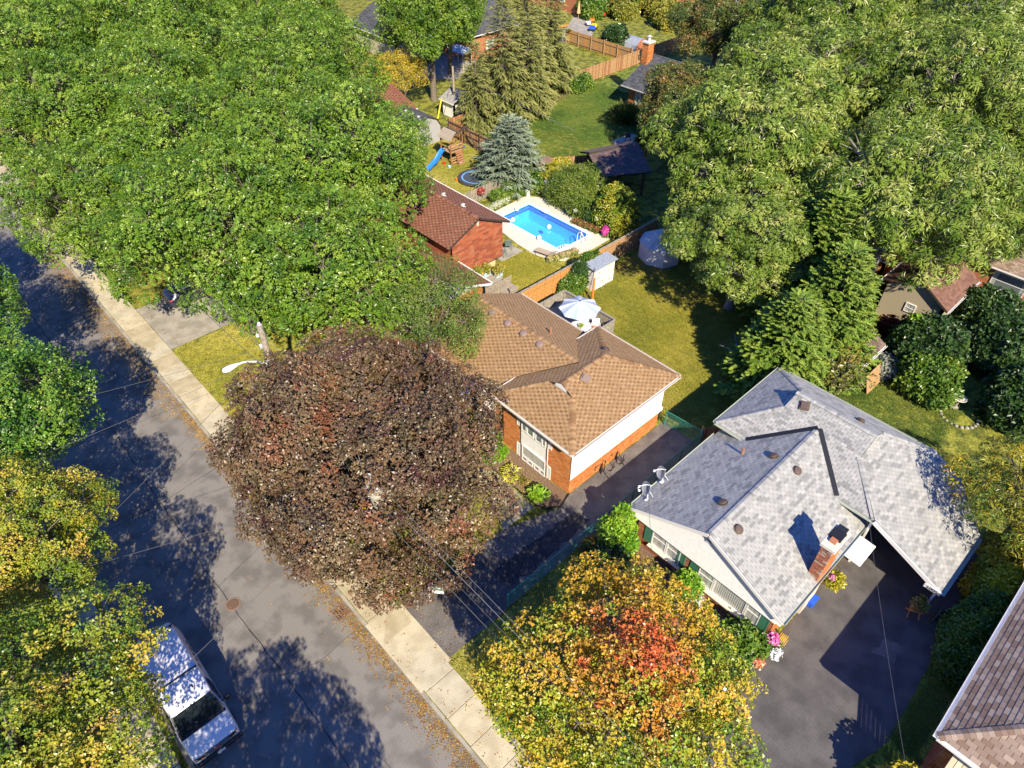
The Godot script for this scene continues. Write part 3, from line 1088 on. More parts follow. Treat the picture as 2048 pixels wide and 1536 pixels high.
func ground() -> void:
	var g := MB.new()
	for r in [[-320, -340, -2.62, 60], [5.98, -340, 340, -40.62], [5.98, -40.62, 36.38, -33.18], [40.02, -40.62, 340, -33.18], [5.98, -33.18, 340, 60]]:
		g.quad(Vector3(r[0], 0, r[1]), Vector3(r[0], 0, r[3]), Vector3(r[2], 0, r[3]), Vector3(r[2], 0, r[1]))
	struct("ground", g, M.grass)
	sheet("road", [-2.62, 60, 5.98, 60, 5.98, -340, -2.62, -340], -0.1, M.asphalt)
	# kerbs
	for e in [[-2.52, "kerb"], [6.06, "kerb"]]:
		var k := MB.new()
		k.box(Vector3(e[0], -0.07, -90), Vector3(0.17, 0.16, 220), Basis(), 0.02)
		struct("kerb", k, M.grey_concrete)
	# pavement of single slabs
	for e in [[6.94, 1.56, -0.004], [-3.5, 1.3, -0.004]]:
		var base := MB.new()
		base.box(Vector3(e[0], 0.0, -70), Vector3(e[1] - 0.06, 0.02, 170))
		var s := struct("pavement", base, M.soil)
		var meshes := []
		for i in 3:
			var one := MB.new()
			one.box(Vector3.ZERO, Vector3(e[1], 0.08, 1.5 - 0.025 - 0.004 * i), Basis(), 0.012)
			meshes.append(one.mesh())
		var z := 12.0
		var ms: Array = [M.concrete, M.concrete_b, M.concrete_c]
		while z > -150:
			var p := obj("slab", pick(meshes), pick(ms), s)
			p.position = Vector3(e[0] + rr(-0.008, 0.008), rr(-0.006, 0.008), z - 0.75)
			p.rotation = Vector3(rr(-0.004, 0.004), rr(-0.003, 0.003), rr(-0.005, 0.005))
			z -= 1.5
	# lawns
	sheet("front_lawn", ragged([7.74, -16.1, 14.4, -16.1, 15.2, -18.5, 15.4, -21.5, 18.3, -21.5, 18.3, -28, 14, -42.2, 7.74, -42.2], 0.05), 0.006, M.dry_grass)
	sheet("front_lawn", ragged([7.74, -12.4, 12.5, -12.4, 14.8, -10.5, 14.8, -3.3, 7.74, -3.0], 0.05), 0.006, M.dry_grass)
	sheet("back_lawn", [26.6, -28.6, 43.5, -28.6, 43.5, -12.6, 27.2, -12.6, 27.2, -21, 31, -21], 0.006, M.lawn_b)
	sheet("pool_lawn", [26.8, -46, 35.6, -46, 35.6, -33, 42, -30.8, 44, -29.2, 26.8, -29.1], 0.006, M.lawn_b)
	sheet("play_yard", [31.5, -57, 44.1, -57, 44.1, -44.2, 31.5, -44.2], 0.006, M.dry_grass)
	sheet("large_lawn", [44.4, -57, 47.5, -57.2, 66, -57.8, 84, -58, 70, -40, 56, -40, 44.4, -45], 0.006, M.green_grass)
	sheet("large_lawn", ragged([44.5, -54, 47, -56, 51, -54.5, 54, -50, 54, -45, 48, -44, 44.5, -46], 0.5, 1.2), 0.012, M.lawn_b)
	sheet("bare_earth", ragged([46, -54.5, 49, -56, 58, -55.5, 63, -56.5, 63, -57.5, 50, -57.5, 46, -56.5], 0.25), 0.018, M.soil)
	sheet("bare_earth", ragged([32.2, -34.9, 33.6, -34.8, 33.7, -33.6, 32.4, -33.5], 0.2, 0.4), 0.012, M.sand)
	sheet("bare_earth", ragged([36, -28.4, 43, -28.4, 43, -24.6, 40, -25.2, 37.4, -26.8], 0.2, 0.5), 0.012, M.soil)
	sheet("shade_lawn", [14.5, 2.4, 40, 2.4, 40, 3.6, 17.9, 3.6, 17.5, 6.5, 14.5, 6.5], 0.006, M.green_grass)
	# driveways
	sheet("driveway", [6.0, -16.25, 6.0, -12.2, 8.0, -12.5, 26.9, -12.62, 26.9, -15.2, 18.6, -15.25, 17.6, -14.95, 14.3, -16.0, 8.0, -16.0], 0.012, M.old_drive)
	sheet("driveway_patch", ragged([9.9, -15.9, 12.9, -15.95, 12.9, -12.7, 9.9, -12.65], 0.03), 0.016, M.dark_drive)
	sheet("driveway_patch", ragged([12.2, -14.5, 15.0, -14.4, 17.9, -14.2, 18.2, -13.3, 15, -13.2, 12.4, -13.3], 0.12, 0.3), 0.02, M.black_seal)
	sheet("driveway_apron", [5.98, -16.4, 7.9, -16.1, 7.9, -12.4, 5.98, -12.1], 0.036, M.concrete)
	sheet("garden_path", [14.3, -15.95, 16.55, -15.95, 16.75, -21.4, 15.4, -21.4, 15.2, -18.5, 14.9, -17.0], 0.03, M.grey_concrete, 0.03)
	sheet("driveway", ragged([6.0, -3.35, 15.2, -3.3, 15.6, -2.9, 18.9, -3.0, 31.5, -3.0, 31.5, 1.6, 25.6, 2.2, 19, 2.6, 16.8, 2.0, 6.0, 2.0], 0.03), 0.012, M.dark_drive)
	sheet("driveway_patch", ragged([22.0, 0.3, 23.2, 0.4, 23.3, 1.2, 22.3, 1.25], 0.12, 0.25), 0.016, M.old_drive)
	sheet("driveway", [7.74, -48.6, 17, -48.6, 17, -42.3, 7.74, -42.3], 0.012, M.grey_concrete)
	sheet("driveway", [8, -100, 18, -102, 18, -94, 8, -92], 0.012, M.grey_concrete)
	sheet("garden_bed", ragged([16.8, -21.4, 18.5, -21.2, 18.5, -15.35, 17.6, -15.0, 16.75, -15.9], 0.05), 0.05, M.soil, 0.05)
	var ed := MB.new()
	for s in [[16.72, -21.4, 16.7, -15.95], [16.7, -15.95, 16.95, -15.4], [16.95, -15.4, 17.6, -14.97], [17.6, -14.97, 18.6, -15.25]]:
		ed.bar(Vector3(s[0], 0.05, s[1]), Vector3(s[2], 0.05, s[3]), 0.04, 0.12)
	struct("bed_edging", ed, M.black)
	sheet("garden_bed", ragged([14.9, -10.8, 18.9, -10.8, 18.9, -3.3, 15.6, -3.0, 14.9, -3.6], 0.05), 0.04, M.soil, 0.04)
	sheet("garden_bed", [17.5, -12.4, 28, -12.5, 28, -11, 17.5, -11], 0.03, M.soil)
	sheet("patio", [76, -72, 88, -80, 86.5, -74, 78.5, -68.5], 0.02, M.grey_concrete)
	sheet("patio", [52, -74, 62, -80, 66, -76, 56, -70], 0.02, M.grey_concrete)
	# tar-filled cracks in the road, and joints along the kerb
	for c in [[[2.1, 10, 1.9, -6, 2.15, -14, 1.85, -24, 2.0, -36, 1.9, -60], 0.022], [[-2.3, -30.2, 1.9, -30.0, 5.8, -30.4], 0.02], [[-2.3, -42.3, 1.9, -42, 5.8, -41.8], 0.02], [[-2.3, -51, 1.9, -51.2, 5.8, -50.9], 0.02], [[1.95, -17.0, 3.4, -16.4, 5.8, -16.6], 0.012], [[3.1, -8.0, 3.3, -10.5, 3.0, -12.5], 0.012], [[2.0, -25.5, 0.2, -26.3, -2.3, -26.0], 0.014]]:
		var mb := MB.new()
		var a: Array = c[0]
		for i in range(0, a.size() - 2, 2):
			var p := Vector2(a[i], a[i + 1])
			var q := Vector2(a[i + 2], a[i + 3])
			var n := maxi(1, int(p.distance_to(q) / 0.5))
			var last := p
			for j in range(1, n + 1):
				var w := p.lerp(q, float(j) / n) + Vector2(rr(-0.04, 0.04), rr(-0.04, 0.04))
				var o := (w - last).orthogonal().normalized() * float(c[1]) * rr(0.5, 1.2)
				var y := -0.094
				mb.quad(Vector3(last.x - o.x, y, last.y - o.y), Vector3(last.x + o.x, y, last.y + o.y), Vector3(w.x + o.x, y, w.y + o.y), Vector3(w.x - o.x, y, w.y - o.y))
				last = w
		struct("road_crack", mb, M.black_seal)
	# fallen leaves along the kerb and under the trees
	var xf := []
	var cols := []
	var pal := [Color(0.35, 0.15, 0.03), Color(0.5, 0.27, 0.06), Color(0.6, 0.38, 0.1), Color(0.3, 0.22, 0.07)]
	for i in 9000:
		var z := rr(-62, 8)
		var w := 0.32 if z > -40 and z < -26 else 0.45
		if z < -36:
			w = 0.75
		var x := 5.95 - absf(rng.randfn(0.0, w))
		var y := -0.085
		if i % 9 == 0:
			x = rr(6.1, 9.5)
			y = 0.05
		if i % 23 == 0:
			x = rr(-2.4, 5.5)
			y = -0.085
		var s := rr(0.6, 1.3)
		xf.append(Transform3D(Basis(Vector3.UP, rr(0, TAU)).scaled_local(Vector3(s, s, s)), Vector3(x, y, z)))
		cols.append(pick(pal))
	var lit := multi("leaf_litter", CL.litter, xf, cols, M.leaf, self)
	tag(lit, "orange and tan fallen leaves drifted along the kerb", "fallen leaves")
	# grass blades on the lawns in view
	xf = []
	cols = []
	var areas := [[7.8, -42, 18, -16.2, 14000, 1], [7.8, -12.2, 14.6, -3.5, 4500, 1], [27.3, -28.4, 43, -12.8, 22000, 0], [30.5, -35, 34.1, -29.5, 4500, 0], [33, -56.8, 44, -44.4, 9000, 1], [44.6, -57, 68, -42, 22000, 2], [19, 2.6, 30, 3.5, 2200, 2], [26.5, -10.9, 42, -3, 8000, 2], [76, -68, 86, -59, 5000, 0]]
	var gp := [[Color(0.19, 0.21, 0.02), Color(0.32, 0.3, 0.03), Color(0.44, 0.37, 0.07)], [Color(0.22, 0.23, 0.025), Color(0.36, 0.34, 0.045), Color(0.5, 0.44, 0.12)], [Color(0.06, 0.13, 0.015), Color(0.12, 0.2, 0.02), Color(0.21, 0.25, 0.04)]]
	var ns := FastNoiseLite.new()
	ns.seed = 3
	ns.frequency = 0.12
	for a in areas:
		for i in int(a[4]):
			var p := Vector3(rr(a[0], a[2]), 0.01, rr(a[1], a[3]))
			var s := rr(0.7, 1.4)
			xf.append(Transform3D(Basis(Vector3.UP, rr(0, TAU)).scaled_local(Vector3(s * 1.5, s * 0.7, s * 1.5)), p))
			cols.append(palette(gp[a[5]], 0.5 + ns.get_noise_2d(p.x, p.z) * 0.9 + rr(-0.25, 0.25)))
	var gr := multi("grass", CL.tuft, xf, cols, M.needle, self)
	tag(gr, "short mown grass in patches of green and straw yellow", "grass")


var GREY := [Color(0.42, 0.42, 0.39), Color(0.47, 0.47, 0.435), Color(0.39, 0.395, 0.37), Color(0.5, 0.495, 0.455), Color(0.30, 0.305, 0.29), Color(0.44, 0.435, 0.40)]
var BROWN := [Color(0.43, 0.268, 0.125), Color(0.26, 0.14, 0.06), Color(0.40, 0.247, 0.113), Color(0.29, 0.16, 0.07), Color(0.46, 0.29, 0.14), Color(0.31, 0.18, 0.083), Color(0.41, 0.262, 0.12), Color(0.34, 0.2, 0.095)]
var TAUPE := [Color(0.29, 0.20, 0.145), Color(0.37, 0.275, 0.205), Color(0.44, 0.34, 0.255), Color(0.255, 0.17, 0.12), Color(0.34, 0.25, 0.185)]
var RUST := [Color(0.32, 0.135, 0.075), Color(0.15, 0.06, 0.035), Color(0.29, 0.115, 0.065), Color(0.19, 0.075, 0.045), Color(0.34, 0.15, 0.085), Color(0.17, 0.065, 0.04), Color(0.3, 0.13, 0.07), Color(0.2, 0.085, 0.05)]
var CHAR := [Color(0.07, 0.075, 0.085), Color(0.1, 0.105, 0.115), Color(0.13, 0.135, 0.145)]
var RBRICK := [Color(0.36, 0.11, 0.045), Color(0.45, 0.15, 0.06), Color(0.3, 0.085, 0.04), Color(0.42, 0.19, 0.1)]
var CHIMB := [Color(0.4, 0.13, 0.06), Color(0.26, 0.09, 0.055), Color(0.5, 0.2, 0.1), Color(0.33, 0.16, 0.11), Color(0.55, 0.42, 0.33)]
var OBRICK := [Color(0.66, 0.225, 0.055), Color(0.74, 0.28, 0.08), Color(0.58, 0.175, 0.04), Color(0.7, 0.31, 0.11)]


func roof_vent(parent: Node3D, at: Vector3, slope: Vector3, m: Material, square := false) -> void:
	var mb := MB.new()
	var b := facing(slope, 0.0)
	if square:
		mb.box(at + slope * 0.05, Vector3(0.5, 0.1, 0.5), b, 0.02)
		mb.box(at + slope * 0.13, Vector3(0.36, 0.08, 0.36), b, 0.02)
	else:
		mb.lathe([Vector2(0.24, 0.02), Vector2(0.24, 0.05), Vector2(0.15, 0.06), Vector2(0.15, 0.1), Vector2(0.21, 0.11), Vector2(0.17, 0.15), Vector2(0.0, 0.17)], 16, at, b)
	obj("roof_vent", mb, m, parent)


func siding(parent: Node3D, o: Vector3, u: Vector3, outline: PackedVector2Array, step: float, m: Material) -> void:
	var n := u.cross(Vector3.UP)
	var lo := INF
	var hi := -INF
	for p in outline:
		lo = minf(lo, p.y)
		hi = maxf(hi, p.y)
	var y := lo
	while y < hi - 0.01:
		for c in Geometry2D.intersect_polygons(PackedVector2Array([Vector2(-99, y), Vector2(99, y), Vector2(99, y + step), Vector2(-99, y + step)]), outline):
			if Geometry2D.is_polygon_clockwise(c):
				c.reverse()
			var mb := MB.new()
			var a := []
			for q in c:
				a.append(o + u * q.x + Vector3.UP * q.y + n * lerpf(0.03, 0.012, clampf((q.y - y) / step, 0, 1)))
			for i in range(1, a.size() - 1):
				mb.tri(a[0], a[i], a[i + 1])
			for i in a.size():
				var j := (i + 1) % a.size()
				if absf(c[i].y - y) < 0.001 and absf(c[j].y - y) < 0.001:
					mb.both((a[i] + a[j]) * 0.5 + Vector3.UP, a[i], a[j], a[j] - n * 0.03, a[i] - n * 0.03)
			obj("siding_board", mb, m, parent)
		y += step


func tri_wall(parent: Node3D, a: Vector3, b: Vector3, top: Vector3, inward: Vector3, m: Material, th := 0.15) -> void:
	var mb := MB.new()
	var i := inward * th
	mb.both(a + i * 9.0, a, b, top, top)
	mb.both(a - i * 9.0, a + i, b + i, top + i, top + i)
	mb.quad(a, a + i, b + i, b)
	obj("gable", mb, m, parent)


func shutter(parent: Node3D, c: Vector3, w: float, h: float, u: Vector3, m: Material) -> void:
	var n := u.cross(Vector3.UP)
	var b := Basis(u, Vector3.UP, n)
	var mb := MB.new()
	mb.box(c + n * 0.03, Vector3(w, h, 0.035), b, 0.004)
	for s in [-1, 1]:
		mb.box(c + n * 0.052 + u * s * (w * 0.5 - 0.03), Vector3(0.05, h - 0.01, 0.012), b)
		mb.box(c + n * 0.051 + Vector3.UP * s * (h * 0.5 - 0.04), Vector3(w - 0.11, 0.07, 0.012), b)
	obj("shutter", mb, m, parent)


func grey_house() -> void:
	var h := thing("bungalow", "red brick bungalow with grey shingle roof, green shutters and open carport", "house")
	var U := Vector3.BACK
	# front wing
	wall(h, Vector3(18.9, 0, -10.85), Vector3(18.9, 0, -3.25), 0, 2.62, M.mortar, Vector3.RIGHT)
	wall(h, Vector3(18.9, 0, -3.25), Vector3(26.4, 0, -3.25), 0, 2.62, M.mortar, Vector3.FORWARD)
	wall(h, Vector3(18.9, 0, -10.85), Vector3(26.4, 0, -10.85), 0, 2.62, M.mortar, Vector3.BACK)
	var holes := [Rect2(0.98, 0.72, 1.95, 1.6), Rect2(3.7, 0.62, 3.3, 1.75)]
	bricks(h, Vector3(18.9, 0, -10.85), U, 7.6, 2.1, holes, RBRICK)
	bricks(h, Vector3(18.9, 0, -3.25), Vector3.RIGHT, 7.3, 2.6, [Rect2(5.1, 0, 1.0, 2.1)], OBRICK)
	bricks(h, Vector3(26.4, 0, -10.85), Vector3.LEFT, 7.3, 2.6, [], RBRICK)
	# openings of the front wall
	for s in [[-10.17, 0.44], [-8.17, 0.44], [-7.45, 0.42], [-3.63, 0.42]]:
		shutter(h, Vector3(18.9, 1.42, s[0]), s[1], 1.4, U, M.green_paint)
	window(h, Vector3(18.915, 1.46, -9.5), 0.86, 1.36, U, Vector3.LEFT, 1, 2, null, "sheer")
	window(h, Vector3(18.915, 1.46, -8.64), 0.82, 1.36, U, Vector3.LEFT, 1, 2, null, "sheer")
	window(h, Vector3(18.915, 1.42, -6.74), 0.84, 1.44, U, Vector3.LEFT, 1, 2, null, "sheer")
	window(h, Vector3(18.915, 1.42, -5.44), 1.72, 1.44, U, Vector3.LEFT, 1, 1, null, "blinds")
	window(h, Vector3(18.915, 1.42, -4.2), 0.72, 1.44, U, Vector3.LEFT, 1, 2, null, "sheer")
	var sl := MB.new()
	sl.box(Vector3(18.8, 0.64, -5.5), Vector3(0.28, 0.1, 3.4), Basis(), 0.01)
	sl.box(Vector3(18.8, 0.71, -9.05), Vector3(0.28, 0.08, 1.95), Basis(), 0.01)
	obj("sill", sl, M.pale_concrete, h)
	# white front gable with lap boards and a louvred vent
	tri_wall(h, Vector3(18.72, 2.1, -11.2), Vector3(18.72, 2.1, -2.95), Vector3(18.72, 4.7, -7.07), Vector3.RIGHT, M.white_siding)
	siding(h, Vector3(18.7, 0, 0), U, P2([-10.98, 2.12, -3.2, 2.12, -3.0, 2.68, -7.07, 4.72, -11.15, 2.68]), 0.2, M.white_siding)
	var sof := MB.new()
	sof.box(Vector3(18.8, 2.1, -7.07), Vector3(0.24, 0.04, 7.8))
	obj("soffit", sof, M.white_paint, h)
	var vt := MB.new()
	vt.box(Vector3(18.65, 4.23, -7.05), Vector3(0.05, 0.34, 0.3), Basis(), 0.008)
	var vo := obj("gable_vent", vt, M.white_paint, h)
	for i in 5:
		var lv := MB.new()
		lv.box(Vector3(18.617, 4.12 + i * 0.055, -7.05), Vector3(0.03, 0.008, 0.24), Basis(Vector3.BACK, 0.5))
		obj("louvre", lv, M.grey, vo)
	# roof planes: front gable, cross roof, carport
	var hr := 4.86
	roof_plane(h, [Vector3(18.5, 2.8, -2.9), Vector3(26.1, 2.8, -2.9), Vector3(29.0, hr, -7.07), Vector3(18.5, hr, -7.07)], GREY, 0.33, 0.15, 160)
	roof_plane(h, [Vector3(18.5, 2.8, -11.25), Vector3(26.1, 2.8, -11.25), Vector3(29.0, hr, -7.07), Vector3(18.5, hr, -7.07)], GREY, 0.33, 0.15, 40)
	ridge(h, Vector3(18.48, hr, -7.07), Vector3(27.7, hr, -7.07), GREY)
	var ry := 5.4
	var S := -2.62
	# cross roof, seen plane towards the street
	roof_plane(h, [Vector3(25.69, 3.6, -11.45), Vector3(25.69, 3.6, S), Vector3(27.7, 4.71, -4.72), Vector3(28.93, ry, -4.72), Vector3(28.93, ry, -9.0), Vector3(28.0, 4.88, -9.1)], GREY, 0.33, 0.15, 50)
	roof_plane(h, [Vector3(32.17, 3.6, -11.45), Vector3(32.17, 3.6, -2.45), Vector3(30.23, 4.68, -4.75), Vector3(28.93, ry, -4.75), Vector3(28.93, ry, -9.0), Vector3(29.86, 4.88, -9.1)], GREY, 0.33, 0.15, 0)
	roof_plane(h, [Vector3(25.69, 3.6, -11.45), Vector3(32.17, 3.6, -11.45), Vector3(29.86, 4.88, -9.1), Vector3(28.0, 4.88, -9.1)], GREY, 0.33, 0.15, 0)
	roof_plane(h, [Vector3(25.66, 1.97, 1.17), Vector3(30.16, 1.97, 1.17), Vector3(32.1, 2.9, -0.87), Vector3(32.17, 3.62, -2.45), Vector3(30.23, 4.68, -4.75), Vector3(27.7, 4.68, -4.75), Vector3(25.66, 3.7, -2.62)], GREY, 0.33, 0.15, 50)
	tri_wall(h, Vector3(27.96, 4.86, -9.02), Vector3(29.9, 4.86, -9.02), Vector3(28.93, 5.36, -9.02), Vector3.BACK, M.white_paint)
	ridge(h, Vector3(28.93, ry, -9.05), Vector3(28.93, ry, -4.72), GREY)
	ridge(h, Vector3(25.69, 3.6, -11.45), Vector3(28.0, 4.9, -9.1), GREY)
	ridge(h, Vector3(32.17, 3.6, -11.45), Vector3(29.86, 4.9, -9.1), GREY)
	ridge(h, Vector3(25.69, 3.66, S), Vector3(27.72, 4.72, -4.74), GREY)
	ridge(h, Vector3(32.17, 3.62, -2.45), Vector3(30.23, 4.7, -4.75), GREY)
	var br := MB.new()
	br.tri(Vector3(27.65, 4.66, -4.735), Vector3(30.23, 4.66, -4.735), Vector3(28.93, ry - 0.02, -4.735))
	obj("roof_step", br, M.step_grey, h)
	# dark metal valleys
	for e in [[25.72, 3.62, -9.6, 27.9, 4.84, -7.13], [25.72, 3.62, -4.54, 27.9, 4.84, -7.01]]:
		var vb := MB.new()
		var a := Vector3(e[0], e[1], e[2])
		var b := Vector3(e[3], e[4], e[5])
		vb.bar(a + Vector3.UP * 0.06, b + Vector3.UP * 0.06, 0.24, 0.03)
		obj("valley_flashing", vb, M.dark_metal, h)
	# gutters and fascia
	var gm: Material = M.eaves
	for e in [[18.5, 2.72, -2.83, 26.0, 2.72, -2.83], [18.5, 2.72, -11.32, 25.7, 2.72, -11.32], [25.62, 3.5, -11.45, 25.62, 3.5, -9.65], [25.62, 3.5, -4.6, 25.62, 3.5, -2.62], [25.69, 3.5, -11.53, 32.17, 3.5, -11.53], [32.25, 3.5, -11.45, 32.25, 3.5, -2.45], [25.66, 1.86, 1.25, 30.16, 1.86, 1.25]]:
		gutter(h, Vector3(e[0], e[1], e[2]), Vector3(e[3], e[4], e[5]), gm, 0.11)
	for e in [[18.46, 2.7, -2.9, 18.46, 4.76, -7.07], [18.46, 2.7, -11.25, 18.46, 4.76, -7.07]]:
		var fb := MB.new()
		fb.bar(Vector3(e[0], e[1], e[2]), Vector3(e[3], e[4], e[5]), 0.03, 0.2)
		obj("bargeboard", fb, M.white_paint, h)
	var fb := MB.new()
	fb.bar(Vector3(25.61, 3.58, -2.62), Vector3(25.61, 1.88, 1.17), 0.05, 0.22)
	obj("bargeboard", fb, M.white_paint, h)
	# back wing walls and carport
	wall(h, Vector3(26.2, 0, -11.0), Vector3(26.2, 0, -3.0), 0, 3.55, M.mortar, Vector3.RIGHT)
	wall(h, Vector3(31.8, 0, -11.0), Vector3(31.8, 0, -3.0), 0, 3.55, M.mortar, Vector3.LEFT)
	wall(h, Vector3(26.2, 0, -11.0), Vector3(31.8, 0, -11.0), 0, 3.55, M.mortar, Vector3.BACK)
	wall(h, Vector3(26.2, 0, -3.0), Vector3(31.8, 0, -3.0), 0, 3.55, M.white_siding, Vector3.FORWARD)
	wall(h, Vector3(31.2, 0, -3.0), Vector3(31.2, 0, 0.9), 0, 2.0, M.cream, Vector3.LEFT, 0.1)
	for p in [[25.8, 0.98, 1.85], [30.0, 0.98, 1.85], [25.85, -2.7, 3.3]]:
		var pb := MB.new()
		pb.box(Vector3(p[0], p[2] * 0.5, p[1]), Vector3(0.1, p[2], 0.1), Basis(), 0.01)
		obj("carport_post", pb, M.white_paint, h)
	# house number board on the carport fascia
	var nb := MB.new()
	nb.box(Vector3(25.57, 1.93, 0.79), Vector3(0.03, 0.25, 0.74), Basis(), 0.005)
	var board := obj("number_board", nb, M.white_paint, h)
	var tm := TextMesh.new()
	var sf := SystemFont.new()
	sf.font_names = PackedStringArray(["Droid Serif"])
	tm.font = sf
	tm.text = "1005"
	tm.font_size = 64
	tm.pixel_size = 0.0036
	tm.depth = 0.012
	var num := obj("house_number", tm, M.black, board)
	num.transform = Transform3D(Basis(Vector3.BACK, Vector3.UP, Vector3.LEFT), Vector3(25.545, 1.93, 0.79))
	# white flat canopy over the side door, and the door
	var cb := MB.new()
	cb.box(Vector3(24.7, 2.42, -2.62), Vector3(1.6, 0.07, 1.25), Basis(Vector3.RIGHT, 0.08), 0.02)
	obj("door_canopy", cb, M.white_paint, h)
	var db := MB.new()
	db.box(Vector3(24.5, 1.0, -3.23), Vector3(0.9, 2.0, 0.06), Basis(), 0.01)
	var door := obj("door", db, M.white_paint, h)
	var kn := MB.new()
	kn.ball(Vector3(24.85, 1.0, -3.17), 0.03, 8)
	obj("handle", kn, M.steel, door)
	# chimney of single bricks on the driveway side
	var ch := MB.new()
	ch.box(Vector3(21.98, 2.55, -3.15), Vector3(1.22, 5.1, 0.5))
	var chim := obj("chimney", ch, M.pale_mortar, h)
	bricks(chim, Vector3(21.37, 2.75, -3.4), U, 0.5, 2.36, [], CHIMB, 0.21, 0.085, true, 0.016)
	bricks(chim, Vector3(21.37, 2.0, -2.9), Vector3.RIGHT, 1.22, 3.1, [], OBRICK, 0.21, 0.085, true, 0.016)
	bricks(chim, Vector3(22.59, 3.0, -3.4), Vector3.LEFT, 1.22, 2.1, [], RBRICK, 0.21, 0.075, false, 0.014)
	var cp := MB.new()
	cp.box(Vector3(21.98, 5.2, -3.15), Vector3(1.42, 0.2, 0.7), Basis(), 0.02)
	obj("chimney_cap", cp, M.pale_concrete, h)
	var fl := MB.new()
	fl.box(Vector3(21.75, 5.36, -3.15), Vector3(0.32, 0.14, 0.3), Basis(), 0.01)
	obj("flue", fl, M.clay, h)
	var hd := MB.new()
	hd.box(Vector3(22.08, 5.46, -3.17), Vector3(0.5, 0.05, 0.56))
	for s in [-1, 1]:
		hd.box(Vector3(22.08 + s * 0.24, 5.38, -3.17), Vector3(0.03, 0.14, 0.56))
	hd.box(Vector3(22.5, 5.42, -3.17), Vector3(0.3, 0.03, 0.44), Basis(Vector3.BACK, 0.3))
	obj("chimney_hood", hd, M.dark_metal, h)
	# vents
	var nl := Vector3(0, 4.18, -2.06).normalized()
	var nr := Vector3(0, 4.18, 2.06).normalized()
	for v in [[24.83, -7.69], [20.61, -7.75]]:
		roof_vent(h, Vector3(v[0], 4.86 + (v[1] + 7.07) * 0.493 + 0.01, v[1]), nl, M.brown_metal)
	for v in [[24.85, -6.45], [19.85, -6.45]]:
		roof_vent(h, Vector3(v[0], 4.86 - (v[1] + 7.07) * 0.493 + 0.01, v[1]), nr, M.brown_metal)
	roof_vent(h, Vector3(30.0, 4.8, -5.9), Vector3(0.49, 0.87, 0), M.brown_metal)
	roof_vent(h, Vector3(28.5, 5.17, -8.3), Vector3(-0.49, 0.87, 0), M.brown_metal, true)
	var pv := MB.new()
	pv.tube([Vector3(24.5, 3.7, -9.1), Vector3(24.5, 4.3, -9.1)], [0.06], 10)
	obj("vent_pipe", pv, M.clay, h)
	# satellite dishes at the eave
	dish("grey satellite dish with a long feed arm, farther along the bungalow's eave", Vector3(20.75, 3.0, -11.1), 0.62, false)
	dish("white satellite dish on a bent mast at the bungalow's front roof corner", Vector3(19.3, 3.0, -10.9), 0.8, true)


func dish(label: String, at: Vector3, mast: float, arm2: bool) -> void:
	var t := thing("satellite_dish", label, "satellite dish", at, 0.0, "satellite dishes on the grey roof")
	var mb := MB.new()
	mb.tube([Vector3(0, -0.03, 0), Vector3(0, mast * 0.35, 0), Vector3(-0.1, mast, -0.05)], [0.035], 8)
	mb.box(Vector3(0, -0.01, 0), Vector3(0.22, 0.03, 0.16))
	obj("mast", mb, M.lamp_white, t)
	var dir := Vector3(-0.8, 0.38, -0.42).normalized()
	var b := facing(dir, 0.0)
	var c := Vector3(-0.1, mast + 0.12, -0.05)
	var pl := MB.new()
	pl.lathe([Vector2(0.0, 0.0), Vector2(0.12, 0.012), Vector2(0.24, 0.045), Vector2(0.33, 0.09), Vector2(0.335, 0.075), Vector2(0.24, 0.03), Vector2(0.12, -0.005), Vector2(0.0, -0.015)], 22, c, b)
	obj("reflector", pl, M.dish_grey, t)
	var am := MB.new()
	am.tube([c + b * Vector3(0.2, -0.03, 0.2), c + b * Vector3(0.22, 0.25, 0.2), c + b * Vector3(0.1, 0.5, 0.05)], [0.018], 6)
	am.box(c + b * Vector3(0.06, 0.52, 0.02), Vector3(0.12, 0.1, 0.1), b, 0.02)
	if arm2:
		am.box(c + b * Vector3(-0.12, 0.5, 0.05), Vector3(0.12, 0.1, 0.1), b, 0.02)
		am.tube([c + b * Vector3(-0.12, 0.5, 0.05), c + b * Vector3(0.0, 0.68, 0.15), c + b * Vector3(0.06, 0.55, 0.02)], [0.012], 6)
	obj("feed_arm", am, M.lamp_white, t)
	var st := MB.new()
	st.tube([c - dir * 0.03, Vector3(0.35, -0.05, 0.15)], [0.016], 6)
	obj("brace", st, M.lamp_white, t)


